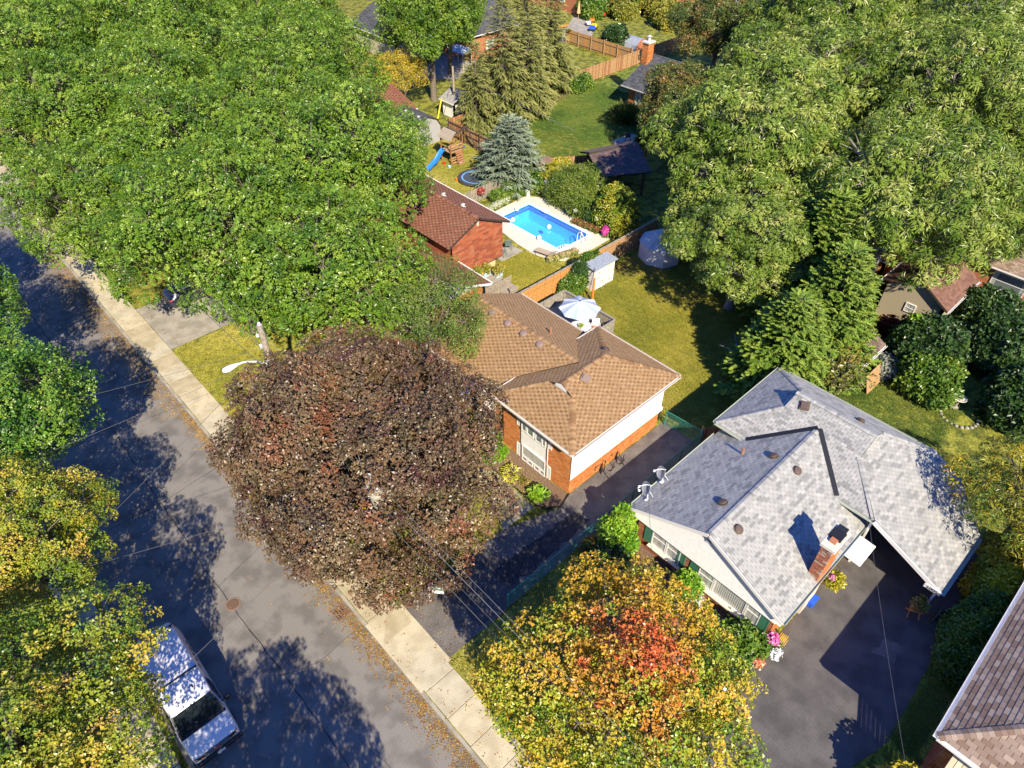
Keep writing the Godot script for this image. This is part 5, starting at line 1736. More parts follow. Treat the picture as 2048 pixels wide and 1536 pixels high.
	wall(ms, Vector3(34.02, 0, -28.3), Vector3(36.27, 0, -28.3), 0, 1.95, M.white_paint, Vector3.BACK, 0.03)
	wall(ms, Vector3(36.27, 0, -28.3), Vector3(36.27, 0, -27.4), 0, 1.95, M.white_paint, Vector3.LEFT, 0.03)
	var rf := MB.new()
	rf.box(Vector3(35.15, 1.97, -27.83), Vector3(2.6, 0.06, 1.2), Basis(Vector3.RIGHT, 0.1), 0.01)
	obj("roof", rf, M.galv, ms)
	var hx := thing("octagonal_shed", "faceted white shed under hanging branches behind the fence", "shed", Vector3(41.6, 0, -27.0))
	for i in 8:
		var a0 := TAU * i / 8
		var a1 := TAU * (i + 1) / 8
		var p0 := Vector3(cos(a0) * 1.75, 0, sin(a0) * 1.75)
		var p1 := Vector3(cos(a1) * 1.75, 0, sin(a1) * 1.75)
		var w := MB.new()
		w.quad(p1, p0, p0 + Vector3.UP * 1.5, p1 + Vector3.UP * 1.5)
		obj("wall", w, M.white_paint, hx)
		var rp := MB.new()
		rp.quad(p1 * 1.05 + Vector3.UP * 1.5, p0 * 1.05 + Vector3.UP * 1.5, p0 * 0.35 + Vector3.UP * 2.25, p1 * 0.35 + Vector3.UP * 2.25)
		rp.tri(p1 * 0.35 + Vector3.UP * 2.25, p0 * 0.35 + Vector3.UP * 2.25, Vector3.UP * 2.4)
		obj("roof_panel", rp, M.pale_vent, hx)


func fences() -> void:
	# golden panel fence between the pool yard and the lawn: posts and wide upright panels
	var f := thing("panel_fence", "golden orange panel fence between the pool yard and the back lawn", "fence", Vector3(27.2, 0, -29.1))
	var L := 16.6
	var n := 20
	for i in n:
		var w := L / n
		var old := i > 11
		for k in 6:
			var pb := MB.new()
			pb.box(Vector3(w * (i + 0.5), 0.15 + 0.28 * (k + 0.5), 0.0), Vector3(w - 0.1, 0.27, 0.022 + 0.004 * (k % 2)), Basis(Vector3.RIGHT, 0.05), 0.004)
			obj("board", pb, M.tan_wood if old else M.orange_wood, f)
		var po := MB.new()
		po.box(Vector3(w * i, 0.95, 0.01), Vector3(0.1, 1.9, 0.1), Basis(), 0.008)
		obj("post", po, M.tan_wood if old else M.orange_wood, f)
	var cp := MB.new()
	cp.box(Vector3(L * 0.5, 1.88, 0.0), Vector3(L, 0.04, 0.15))
	obj("cap", cp, M.pole_wood, f)
	fence("brown board fence with dark rails beside the wooden play set", Vector3(44.3, 0, -57.2), Vector3(44.15, 0, -44.6), 1.75, {"mats": [M.tan_wood, M.brown_wood], "rail_mat": M.dark_wood, "post_mat": M.dark_wood, "rails": [0.3, 0.95, 1.55], "face": -1.0, "board": 0.15})
	fence("red brown board fence between the white shed and the spruce trees", Vector3(44.4, 0, -57.3), Vector3(51.5, 0, -57.7), 1.75, {"mats": [M.brown_wood, M.orange_wood, M.brown_wood], "face": 1.0, "board": 0.15})
	fence("long brown fence climbing past the charcoal roofed house's chimney", Vector3(65.6, 0, -58.2), Vector3(96, 0, -58.6), 1.8, {"mats": [M.tan_wood, M.brown_wood, M.tan_wood], "board": 0.18, "gap": 0.012, "post": 2.6})
	fence("tan board fence in front of the yard full of toys", Vector3(76.9, 0, -71.2), Vector3(76.65, 0, -59.2), 1.8, {"mats": [M.tan_wood, M.orange_wood, M.tan_wood], "board": 0.18, "gap": 0.012, "post": 2.6, "face": -1.0})
	fence("low dark brown fence behind the dim pavilion roof", Vector3(45.3, 0, -44.2), Vector3(54.0, 0, -38.6), 1.5, {"mats": [M.brown_wood, M.tan_wood], "rail_mat": M.dark_wood, "board": 0.15, "rails": [0.3, 1.2]})
	fence("weathered grey picket fence with a flower basket beside the rust house", Vector3(33.9, 0, -43.9), Vector3(40.6, 0, -44.1), 1.4, {"mats": [M.grey_wood, M.pole_wood], "board": 0.13, "gap": 0.05, "called": "picket_fence"})
	fence("short brown plank fence between the two houses' driveways", Vector3(27.0, 0, -12.6), Vector3(28.6, 0, -11.6), 1.3, {"mats": [M.tan_wood, M.brown_wood], "called": "plank_fence"})
	fence("dark weathered plank fence below the carport's numbered fascia", Vector3(25.5, 0, 1.5), Vector3(27.4, 0, 2.6), 1.0, {"mats": [M.dark_wood, M.grey_wood], "called": "plank_fence", "board": 0.17})
	# green chain link
	chain_link("green chain-link fence along the driveway between the two houses", [Vector3(11.5, 0, -12.55), Vector3(20.6, 0, -12.5), Vector3(27.0, 0, -12.55)])
	chain_link("green chain-link fence across the end of the side driveway", [Vector3(26.9, 0, -12.6), Vector3(26.7, 0, -15.0)])


func chain_link(label: String, pts: Array) -> void:
	var f := thing("wire_fence", label, "fence")
	var h := 1.15
	for s in pts.size() - 1:
		var a: Vector3 = pts[s]
		var b: Vector3 = pts[s + 1]
		var L := a.distance_to(b)
		var d := (b - a) / L
		var rl := MB.new()
		rl.tube([a + Vector3.UP * h, b + Vector3.UP * h], [0.022], 8)
		obj("rail", rl, M.fence_wire, f)
		var np := maxi(1, roundi(L / 2.5))
		for i in np + 1:
			if i == 0 and s > 0:
				continue
			var p := MB.new()
			var o := a + d * (L * i / np)
			p.tube([o, o + Vector3.UP * (h + 0.06)], [0.03], 8)
			obj("post", p, M.fence_wire, f)
		var w := MB.new()
		var x := -h
		while x < L:
			for g in [0, 1]:
				var u0 := maxf(x, 0.0)
				var u1 := minf(x + h, L)
				if u1 - u0 > 0.05:
					var y0 := u0 - x
					var y1 := u1 - x
					if g:
						y0 = h - y0
						y1 = h - y1
					w.tube([a + d * u0 + Vector3.UP * y0, a + d * u1 + Vector3.UP * y1], [0.0035], 3, false)
			x += 0.07
		var o := obj("mesh", w, M.fence_wire, f)
		o.name = "wire_netting"
		stuff(o)


func trees() -> void:
	var OAK := [Color(0.05, 0.125, 0.008), Color(0.1, 0.2, 0.013), Color(0.165, 0.285, 0.022), Color(0.27, 0.37, 0.045)]
	var HICK := [Color(0.085, 0.165, 0.016), Color(0.17, 0.26, 0.03), Color(0.28, 0.37, 0.06), Color(0.42, 0.45, 0.12)]
	var MAPG := [Color(0.035, 0.11, 0.012), Color(0.075, 0.185, 0.016), Color(0.14, 0.27, 0.025), Color(0.24, 0.34, 0.04)]
	var MAPY := [Color(0.08, 0.16, 0.012), Color(0.16, 0.25, 0.018), Color(0.27, 0.31, 0.024), Color(0.4, 0.37, 0.035), Color(0.5, 0.36, 0.05)]
	var PURP := [Color(0.075, 0.03, 0.026), Color(0.1, 0.078, 0.034), Color(0.135, 0.075, 0.045), Color(0.175, 0.125, 0.06), Color(0.2, 0.075, 0.035)]
	var FIRE := [Color(0.11, 0.22, 0.012), Color(0.21, 0.31, 0.018), Color(0.34, 0.37, 0.024), Color(0.48, 0.4, 0.03), Color(0.56, 0.36, 0.04)]
	var LOCU := [Color(0.06, 0.11, 0.015), Color(0.12, 0.2, 0.025), Color(0.2, 0.26, 0.04)]
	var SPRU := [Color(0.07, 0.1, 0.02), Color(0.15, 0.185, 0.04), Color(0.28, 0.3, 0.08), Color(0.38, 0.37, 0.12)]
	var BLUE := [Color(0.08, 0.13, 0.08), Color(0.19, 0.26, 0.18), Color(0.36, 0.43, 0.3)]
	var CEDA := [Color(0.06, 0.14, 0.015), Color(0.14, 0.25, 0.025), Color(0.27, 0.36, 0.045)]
	# the purple maple in the front lawn, pruned round the pole and the wires
	tree("purple_maple", "large maple with dark purple brown leaves beside the pavement and driveway", Vector3(9.8, 0, -20.3), {"seed": 11, "H": 10.8, "R": 6.1, "base": 1.8, "lobes": 36, "lobe": 0.34, "density": 34.0, "gap": 0.37, "leaf": "maple", "leafmat": "purple_leaf", "twigs": 3, "pal": PURP, "size": 0.95, "thin": -0.3, "category": "maple tree", "extra": [[Vector3(-1.2, 2.7, 4.6), 1.5], [Vector3(0.3, 2.3, 5.0), 1.3], [Vector3(-2.4, 3.2, 4.2), 1.4]],
		"gaps": [[Vector3(-1.9, 6.8, 3.6), Vector3(-2.1, 12, 3.2), 0.6], [Vector3(-2.0, 8.6, 4.4), Vector3(-2.1, 8.9, 14), 0.6], [Vector3(-1.8, 7.4, 1.0), Vector3(-2.3, 10, 3.6), 0.6], [Vector3(-3.6, 6.0, 4.0), Vector3(-1.4, 7.4, 4.4), 0.5]]})
	# the turning maple by the wide driveway
	tree("autumn_maple", "round maple turning yellow and orange with a red patch beside the wide driveway", Vector3(10.75, 0, -5.5), {"seed": 23, "H": 8.1, "R": 4.8, "base": 1.4, "lobes": 36, "lobe": 0.32, "density": 34.0, "gap": 0.37, "twigs": 3, "leaf": "maple", "pal": FIRE, "size": 0.88, "thin": -0.25, "lift": 0.5, "category": "maple tree",
		"patch": [[Vector3(0.6, 6.6, -0.6), 3.6, Color(0.6, 0.32, 0.03), 0.75], [Vector3(0.0, 7.2, 0.3), 1.9, Color(0.62, 0.13, 0.035), 0.95], [Vector3(-0.5, 6.4, 1.8), 1.2, Color(0.6, 0.15, 0.04), 0.9]]})
	# oaks
	var oaks := []
	for i in 3:
		oaks.append(tree("oak_tree", ["tall green oak nearest the purple maple and the brown roof", "broad green oak over the parked dark car", "green oak over the middle of the canopy behind the rust house"][i], [Vector3(15.2, 0, -32.2), Vector3(13.0, 0, -40.2), Vector3(21.4, 0, -42.8)][i], {"seed": 31 + i, "H": [12.0, 13.0, 13.5][i], "R": [5.2, 6.4, 6.3][i], "base": 3.4, "lobes": 30, "lobe": 0.36, "density": 22.0, "gap": 0.5, "leaf": "oak", "pal": OAK, "size": 1.05, "thin": -0.1, "spread": 1.08, "group": "oaks in front gardens along the street", "category": "oak tree"}))
	var more := [[1, 8.9, -53.0, "oak leaning out over the street pavement above the shaded road", 0.85], [0, 16.0, -53.0, "oak behind the broad oak, midway up the street", 1.1], [2, 28.6, -46.8, "oak edging the play yard next to the barn shed", 0.75], [0, 25.0, -56.5, "oak between the oak covered house and the play yard", 1.0], [1, 18.0, -65.0, "oak in front of the house glimpsed through leaves", 1.0], [2, 31.5, -62.5, "oak overhanging the red brown roof by the barn shed", 1.0], [0, 10.5, -66.0, "oak beside the street where the pavement reappears", 1.1], [1, 25.5, -77.0, "oak behind the house glimpsed through leaves", 1.15], [2, 14.5, -80.0, "oak at the far bend of the pavement near the side driveway", 1.1], [0, 38.5, -77.5, "oak standing behind the red brown roof and yellow tree", 1.15], [1, 33.0, -92.0, "oak before the dark grey roof at the back of the canopy", 1.3], [2, 19.0, -96.0, "oak past the concrete side driveway, far up the street", 1.2], [0, 47.5, -97.0, "oak farthest back beside the dark grey roof", 1.3], [1, 28.0, -116.0, "distant oak beside the farthest street house", 1.4], [2, 45.0, -120.0, "distant oak behind the grey roofed house", 1.5], [0, 62.0, -112.0, "distant oak beyond the brick back house", 1.4], [1, 15.0, -122.0, "distant oak near the end of the visible street", 1.3], [2, 80.0, -104.0, "distant oak behind the red brick house", 1.3]]
	for m in more:
		dup(oaks[m[0]], m[3], Vector3(m[1], 0, m[2]), rr(0, TAU), Vector3(m[4], m[4] * rr(0.92, 1.02), m[4]))
	# feathery honey locust over the end of the brown roof
	tree("locust_tree", "feathery bright green tree overhanging the end of the brown roof", Vector3(18.7, 0, -27.2), {"seed": 41, "H": 8.8, "R": 3.4, "base": 2.4, "lobes": 20, "lobe": 0.36, "density": 24.0, "gap": 0.42, "leaf": "fine", "pal": LOCU, "size": 1.0, "thin": -0.2})
	# street maples across the road
	var sm := tree("street_maple", "yellow green maple with orange tips standing over the white van", Vector3(-6.1, 0, -17.3), {"seed": 51, "H": 10.5, "R": 5.0, "base": 2.6, "lobes": 32, "lobe": 0.32, "density": 34.0, "gap": 0.37, "thin": -0.2, "leaf": "maple", "pal": MAPY, "size": 0.85, "group": "maples across the road", "category": "maple tree"})
	dup(sm, "yellow green maple beyond the one over the van, orange tinged at its top", Vector3(-4.0, 0, -25.8), 2.0, Vector3(0.82, 0.9, 0.82))
	var sg := tree("street_maple", "deep green maple reaching farthest over the shaded road", Vector3(-2.3, 0, -33.2), {"seed": 53, "H": 11.4, "R": 4.7, "spread": 0.92, "base": 2.4, "lobes": 32, "lobe": 0.33, "density": 34.0, "gap": 0.37, "thin": -0.22, "leaf": "maple", "pal": MAPG, "size": 0.9, "group": "maples across the road", "category": "maple tree"})
	dup(sg, "deep green maple at the road's far edge beyond the other maples", Vector3(-2.6, 0, -43.2), 1.1, Vector3(1.0, 1.05, 1.0))
	dup(sg, "deep green maple highest up the road on the far side", Vector3(-3.2, 0, -53.0), 3.1, Vector3(1.0, 1.0, 1.0))
	dup(sm, "maple nearest the camera, throwing its shade across the road", Vector3(-4.6, 0, -5.6), 4.0, Vector3(0.95, 1.0, 0.95))
	# tall tree, yellow tree and spruces at the back fence
	tree("tall_tree", "tall dark green tree behind the two bare poles", Vector3(49.5, 0, -66.5), {"seed": 61, "H": 14.5, "R": 6.3, "base": 3.0, "lobes": 30, "lobe": 0.32, "density": 22.0, "gap": 0.46, "leaf": "oak", "pal": OAK, "size": 1.05})
	tree("yellow_tree", "small bright yellow tree among the green oaks", Vector3(45.0, 0, -66.0), {"seed": 62, "H": 7.0, "R": 2.9, "base": 1.2, "lobes": 18, "lobe": 0.34, "density": 24.0, "gap": 0.42, "leaf": "fine", "pal": [Color(0.3, 0.3, 0.02), Color(0.55, 0.42, 0.03), Color(0.65, 0.5, 0.05)], "size": 1.0})
	dup(oaks[2], "green tree left of the tall tree, shading the blue and white shelter", Vector3(56.5, 0, -72.0), 1.0, Vector3(0.75, 0.95, 0.75)).set_meta("label", "green tree beside the blue and white shelter behind the tall tree")
	var sp := conifer("spruce_tree", "tall spruce with drooping olive boughs at the corner of the large lawn", Vector3(51.2, 0, -56.2), {"seed": 71, "H": 12.5, "R": 3.4, "leaf": "spruce", "pal": SPRU, "per": 10, "rise": 0.42, "low": -0.3, "sag": 0.05, "size": 1.15, "group": "spruces by the large lawn", "category": "spruce tree", "sprays": 3, "step": 0.38})
	dup(sp, "tallest spruce, standing behind the others toward the far fence", Vector3(57.0, 0, -58.8), 1.5, Vector3(1.12, 1.12, 1.12))
	dup(sp, "shorter spruce between the two tall ones above the dark mulch", Vector3(54.6, 0, -56.0), 3.0, Vector3(0.85, 0.8, 0.85))
	dup(sp, "outermost spruce beside the start of the long brown fence", Vector3(62.0, 0, -60.0), 4.2, Vector3(1.0, 0.95, 1.0))
	dup(sp, "slim spruce nearest the bare poles", Vector3(48.0, 0, -57.0), 5.1, Vector3(0.72, 0.7, 0.72))
	conifer("blue_spruce", "silvery blue spruce between the trampoline and the pool", Vector3(41.5, 0, -44.6), {"seed": 72, "H": 6.3, "R": 3.1, "leaf": "spruce", "pal": BLUE, "per": 13, "rise": 0.28, "low": 0.12, "sag": 0.0, "size": 0.95, "step": 0.27, "category": "spruce tree", "base": 0.2, "inner": 0.2, "taper": 0.7})
	# hickories and walnuts on the other side
	var hk := []
	for i in 2:
		hk.append(tree("walnut_tree", ["huge walnut with pale drooping leaves over the white faceted shed", "walnut with bare grey limbs above the dim brown roof"][i], [Vector3(46.5, 0, -23.5), Vector3(47.8, 0, -13.2)][i], {"seed": 81 + i, "H": [14.0, 13.0][i], "R": [7.0, 6.2][i], "base": 3.2, "lobes": 36, "lobe": 0.33, "density": 22.0, "gap": 0.54, "leaf": "hickory", "pal": HICK, "size": 1.15, "thin": -0.06, "spread": 1.12, "bark": "pale_bark", "twigs": 9, "group": "walnuts behind the gardens", "category": "walnut tree"}))
	var hm := [[0, 39.8, -19.2, "walnut hanging lowest over the back lawn's shaded end", 0.74], [1, 60.5, -28.0, "walnut behind the huge one, toward the far gardens", 1.15], [0, 64.5, -17.5, "walnut beyond the bay window house's yard", 1.05], [1, 57.0, -9.5, "walnut overhanging the roof of the bay window house", 0.8], [0, 76.0, -33.0, "walnut in the third row back from the pool", 1.15], [1, 80.0, -20.0, "walnut in the third row, above parked cars", 1.15], [0, 72.0, -6.5, "walnut past the bay window house", 1.0], [1, 92.0, -38.0, "walnut high at the far edge of the canopy", 1.2], [0, 96.0, -20.0, "farthest walnut on the canopy's outer edge", 1.2], [1, 112.0, -46.0, "distant walnut at the skyline of the canopy", 1.4], [0, 116.0, -24.0, "distant walnut beyond the outer edge of the canopy", 1.4], [1, 135.0, -36.0, "most distant walnut behind every other tree", 1.5]]
	for m in hm:
		dup(hk[m[0]], m[3], Vector3(m[1], 0, m[2]), rr(0, TAU), Vector3(m[4], m[4] * rr(0.88, 1.0), m[4]))
	var bm := tree("rusty_maple", "green maple with rusty tinged leaves beside the charcoal roof", Vector3(57.5, 0, -37.5), {"seed": 91, "H": 9.8, "R": 4.6, "base": 1.8, "lobes": 26, "lobe": 0.33, "density": 34.0, "gap": 0.37, "leaf": "maple", "pal": [Color(0.05, 0.09, 0.012), Color(0.09, 0.13, 0.02), Color(0.16, 0.17, 0.03), Color(0.26, 0.15, 0.04)], "category": "maple tree"})
	dup(bm, "rusty orange tinged maple behind the charcoal roof", Vector3(78.5, 0, -48.0), 2.0, Vector3(1.2, 1.1, 1.2))
	dup(bm, "dark green maple over the lawn chair at the pavilion's end", Vector3(57.5, 0, -31.5), 4.0, Vector3(0.7, 0.75, 0.7))
	# young conifers behind the grey roof
	var ce := conifer("larch_tree", "tall soft green conifer behind the bungalow's grey roof", Vector3(37.6, 0, -11.6), {"seed": 95, "H": 9.0, "R": 2.9, "leaf": "cedar", "pal": CEDA, "per": 12, "rise": 0.26, "low": 0.2, "sag": 0.12, "size": 1.25, "step": 0.3, "taper": 0.65, "group": "soft conifers behind the bungalow", "base": 0.5})
	dup(ce, "soft green conifer nearest the clothes line", Vector3(34.3, 0, -12.3), 1.0, Vector3(1.0, 0.78, 1.0))
	dup(ce, "soft green conifer between the tall one and the small brown shed", Vector3(39.9, 0, -12.4), 2.2, Vector3(0.95, 0.9, 0.95))
	dup(ce, "soft green conifer farthest from the bungalow, below the walnut", Vector3(41.3, 0, -14.6), 3.3, Vector3(1.1, 1.12, 1.1))
	tree("small_tree", "small olive green tree between the conifers and the small brown shed", Vector3(36.0, 0, -9.2), {"seed": 97, "H": 4.2, "R": 1.8, "base": 0.6, "lobes": 16, "lobe": 0.36, "density": 16.0, "leaf": "small", "pal": [Color(0.1, 0.14, 0.02), Color(0.2, 0.21, 0.035), Color(0.36, 0.26, 0.05)], "size": 1.5})
	# golden leaved robinia past the carport
	tree("golden_locust", "locust with golden yellow sprays reaching over the carport roof", Vector3(31.3, 0, 2.0), {"seed": 98, "H": 8.0, "R": 3.2, "base": 1.4, "lobes": 24, "lobe": 0.32, "density": 12.0, "gap": 0.5, "leaf": "locust", "pal": [Color(0.06, 0.12, 0.015), Color(0.12, 0.2, 0.02), Color(0.42, 0.36, 0.02), Color(0.62, 0.42, 0.015)], "size": 0.85, "lift": 0.9, "thin": -0.15})


func street() -> void:
	# poles and wires
	for e in [[8.0, -16.9, 8.7, "wooden utility pole with a transformer, rising through the purple maple"], [8.75, -26.5, 10.5, "wooden utility pole carrying the white street lamp"]]:
		var p := thing("utility_pole", e[3], "utility pole", Vector3(e[0], 0, e[1]), 0.0, "poles along the pavement")
		var mb := MB.new()
		mb.tube([Vector3(0, -0.1, 0), Vector3(0, e[2] * 0.5, 0), Vector3(0, e[2], 0)], [0.19, 0.165, 0.14], 12)
		obj("shaft", mb, M.pole_wood, p)
		var ins := MB.new()
		for k in 3:
			ins.lathe([Vector2(0.03, 0), Vector2(0.07, 0.05), Vector2(0.05, 0.1), Vector2(0.07, 0.14), Vector2(0, 0.2)], 10, Vector3(-0.22 if k else 0.0, e[2] - 0.02 if k == 0 else e[2] - 0.6 * k, 0.0))
		obj("insulator", ins, M.white, p)
		var br := MB.new()
		br.bar(Vector3(-0.3, e[2] - 1.25, 0), Vector3(0.1, e[2] - 1.25, 0), 0.05, 0.05)
		br.box(Vector3(-0.16, e[2] - 2.3, 0), Vector3(0.1, 0.5, 0.18), Basis(), 0.02)
		obj("bracket", br, M.galv, p)
		if e[1] > -20:
			var t := MB.new()
			t.lathe([Vector2(0, 0), Vector2(0.25, 0.0), Vector2(0.27, 0.05), Vector2(0.27, 0.78), Vector2(0.29, 0.8), Vector2(0.29, 0.86), Vector2(0.2, 0.93), Vector2(0, 0.96)], 20, Vector3(-0.1, 7.3, 0.48))
			t.box(Vector3(-0.05, 7.8, 0.22), Vector3(0.1, 0.5, 0.14))
			obj("transformer", t, M.trans_grey, p)
			var c := MB.new()
			for s in [-1, 1]:
				c.lathe([Vector2(0.05, 0), Vector2(0.07, 0.04), Vector2(0.05, 0.08), Vector2(0.07, 0.12), Vector2(0.03, 0.24)], 10, Vector3(-0.1 + s * 0.12, 8.2, 0.48))
			obj("bushing", c, M.white, p)
			var y := MB.new()
			y.tube([Vector3(-0.75, 7.0, -0.55), Vector3(-0.45, 7.0, 0.05)], [0.06], 8)
			obj("guard_sleeve", y, M.yellow, p)
	var lamp := thing("street_lamp", "white cobra head street lamp on a curved arm over the front lawn", "street lamp", Vector3(8.6, 8.2, -26.5))
	var am := MB.new()
	am.tube([Vector3(0.02, 0.0, 0), Vector3(-0.5, 0.45, 0), Vector3(-0.9, 0.68, 0.0), Vector3(-1.15, 0.75, -0.02), Vector3(-1.35, 0.74, -0.03)], [0.045], 10)
	obj("arm", am, M.lamp_white, lamp)
	var hd := MB.new()
	var rings := []
	for q in [[-1.28, 0.06, 0.05], [-1.42, 0.1, 0.08], [-1.62, 0.16, 0.11], [-1.85, 0.19, 0.12], [-2.02, 0.15, 0.1], [-2.1, 0.06, 0.05]]:
		var r := []
		for k in 12:
			var a := TAU * k / 12
			r.append(Vector3(q[0], 0.76 + sin(a) * q[2], -0.03 + cos(a) * q[1]))
		rings.append(r)
	skin(hd, rings, true)
	obj("lamp_head", hd, M.lamp_white, lamp)
	var ln := MB.new()
	ln.ball(Vector3(-1.82, 0.66, -0.03), 0.13, 14, 0.5)
	obj("lens", ln, M.pale_vent, lamp)
	# line wires: each span a thing
	var spans := [["upper line wire running along the pavement above the front gardens", 9.3, 10.5, 8.9, 0.007, 0.0], ["middle line wire running along the pavement above the front gardens", 8.6, 9.2, 8.3, 0.009, -0.25], ["lower line wire running along the pavement above the front gardens", 8.1, 8.5, 7.9, 0.011, 0.2], ["thick bundled cable lowest on the poles along the pavement", 7.2, 7.4, 7.1, 0.016, -0.1]]
	for s in spans:
		var w := thing("power_line", s[0], "wire", Vector3.ZERO, 0.0, "wires on the poles")
		var mb := MB.new()
		var nodes := [Vector3(8.3 + s[5], s[3] + 0.3, 30), Vector3(8.0 + s[5], s[1] - 0.5, -16.9), Vector3(8.75 + s[5], s[2], -26.5), Vector3(9.0 + s[5], s[2] - 0.4, -62), Vector3(9.3 + s[5], s[2] - 0.4, -100)]
		for i in nodes.size() - 1:
			var pts := []
			for k in 11:
				var t := k / 10.0
				pts.append(nodes[i].lerp(nodes[i + 1], t) - Vector3(0, 4 * t * (1 - t) * 0.018 * nodes[i].distance_to(nodes[i + 1]), 0))
			mb.tube(pts, [s[4]], 5, false)
		obj("wire", mb, M.bright_wire if s[5] >= 0.0 else M.wire, w)
	# service drops across the road
	var drops := [["service wire crossing the road nearest the van", Vector3(8.0, 8.3, -16.9), Vector3(-10, 5.6, -14.6)], ["service wire crossing the road above the manhole", Vector3(8.0, 8.4, -16.9), Vector3(-10, 5.8, -26.6)], ["service wire crossing the road in front of the green maple", Vector3(8.7, 8.6, -26.5), Vector3(-10, 6.0, -31.8)], ["upper service wire crossing the road beside the street lamp", Vector3(8.7, 9.2, -26.5), Vector3(-10, 6.2, -37.5)], ["service wire slanting down over the road toward the green maple", Vector3(8.7, 8.8, -26.5), Vector3(-9, 6.0, -21.0)], ["service wire running from the pole to the split-level house", Vector3(8.0, 8.2, -16.9), Vector3(18.4, 3.9, -19.5)], ["thin service wire crossing above the wide driveway", Vector3(8.1, 8.6, 6.0), Vector3(25.6, 3.3, -2.7)], ["thin service wire reaching the bungalow's front corner", Vector3(8.1, 8.2, -2.0), Vector3(19.3, 3.6, -10.9)]]
	for d in drops:
		var w := thing("service_wire", d[0], "wire", Vector3.ZERO, 0.0, "service wires")
		var mb := MB.new()
		var pts := []
		for k in 13:
			var t := k / 12.0
			pts.append((d[1] as Vector3).lerp(d[2], t) - Vector3(0, 4 * t * (1 - t) * 0.35, 0))
		mb.tube(pts, [0.009], 5, false)
		obj("wire", mb, M.wire, w)
	# manhole and catch basin
	var mh := thing("manhole_cover", "round rusty manhole cover in the middle of the road", "manhole cover", Vector3(2.0, -0.095, -21.7))
	var rim := MB.new()
	rim.lathe([Vector2(0.27, 0.0), Vector2(0.27, 0.012), Vector2(0.35, 0.012), Vector2(0.36, 0.0)], 28)
	obj("rim", rim, M.rusty_iron, mh)
	var lid := MB.new()
	lid.lathe([Vector2(0.268, 0.004), Vector2(0.262, 0.009), Vector2(0, 0.009)], 28)
	obj("lid", lid, M.rusty_iron_dark, mh)
	for i in range(-3, 4):
		for j in range(-3, 4):
			if Vector2(i, j).length() < 3.3:
				var st := MB.new()
				st.box(Vector3(i * 0.07, 0.013, j * 0.07), Vector3(0.045, 0.008, 0.045), Basis(), 0.003)
				obj("stud", st, M.rusty_iron, mh)
	var cb := thing("catch_basin", "rectangular iron storm drain grate by the kerb", "drain grate", Vector3(5.55, -0.095, -17.8))
	var fr := MB.new()
	for s in [-1, 1]:
		fr.box(Vector3(s * 0.32, 0.008, 0), Vector3(0.06, 0.02, 0.72))
		fr.box(Vector3(0, 0.008, s * 0.33), Vector3(0.58, 0.02, 0.06))
	obj("frame", fr, M.rusty_iron, cb)
	var pit := MB.new()
	pit.box(Vector3(0, 0.002, 0), Vector3(0.58, 0.004, 0.6))
	obj("pit", pit, M.black, cb)
	for i in 4:
		var b := MB.new()
		b.box(Vector3(-0.21 + i * 0.14, 0.012, 0), Vector3(0.05, 0.014, 0.6))
		obj("bar", b, M.rusty_iron, cb)
	for i in 5:
		var b := MB.new()
		b.box(Vector3(0, 0.011, -0.24 + i * 0.12), Vector3(0.58, 0.01, 0.03))
		obj("bar", b, M.rusty_iron, cb)
	# estate board on the front lawn under the purple maple
	var sg := thing("sale_sign", "white sign board on a post in the lawn at the maple's edge", "sign", Vector3(9.0, 0, -15.3), -0.9)
	var po := MB.new()
	po.box(Vector3(0, 0.75, 0), Vector3(0.08, 1.5, 0.08), Basis(), 0.008)
	po.box(Vector3(0.45, 1.42, 0), Vector3(0.9, 0.07, 0.07), Basis(), 0.008)
	obj("post", po, M.white_paint, sg)
	var bd := MB.new()
	bd.box(Vector3(0.45, 1.1, 0), Vector3(0.55, 0.5, 0.025), Basis(), 0.004)
	obj("board", bd, M.white_paint, sg)
	var bn := MB.new()
	bn.box(Vector3(0.45, 1.2, 0.016), Vector3(0.52, 0.15, 0.006))
	obj("colour_band", bn, M.teal, sg)


func skin(mb: MB, rings: Array, caps := false) -> void:
	var n: int = rings[0].size()
	var nm := []
	for i in rings.size():
		var r := []
		for k in n:
			var a: Vector3 = rings[i][(k + 1) % n] - rings[i][(k + n - 1) % n]
			var b: Vector3 = rings[mini(i + 1, rings.size() - 1)][k] - rings[maxi(i - 1, 0)][k]
			r.append(a.cross(b).normalized())
		nm.append(r)
	var mid := Vector3.ZERO
	for k in n:
		mid += rings[1][k] / n
	var sgn := 1.0 if (nm[1][0] as Vector3).dot(rings[1][0] - mid) >= 0.0 else -1.0
	for i in rings.size() - 1:
		for k in n:
			var l := (k + 1) % n
			var a: Vector3 = rings[i][k]
			var b: Vector3 = rings[i][l]
			var c: Vector3 = rings[i + 1][l]
			var d: Vector3 = rings[i + 1][k]
			if sgn > 0:
				mb.t3(a, b, c, nm[i][k], nm[i][l], nm[i + 1][l])
				mb.t3(a, c, d, nm[i][k], nm[i + 1][l], nm[i + 1][k])
			else:
				mb.t3(a, c, b, -nm[i][k], -nm[i + 1][l], -nm[i][l])
				mb.t3(a, d, c, -nm[i][k], -nm[i + 1][k], -nm[i + 1][l])
	if caps:
		for e in [0, rings.size() - 1]:
			var o := Vector3.ZERO
			for k in n:
				o += rings[e][k] / n
			for k in n:
				mb.out3(mid, o, rings[e][k], rings[e][(k + 1) % n])


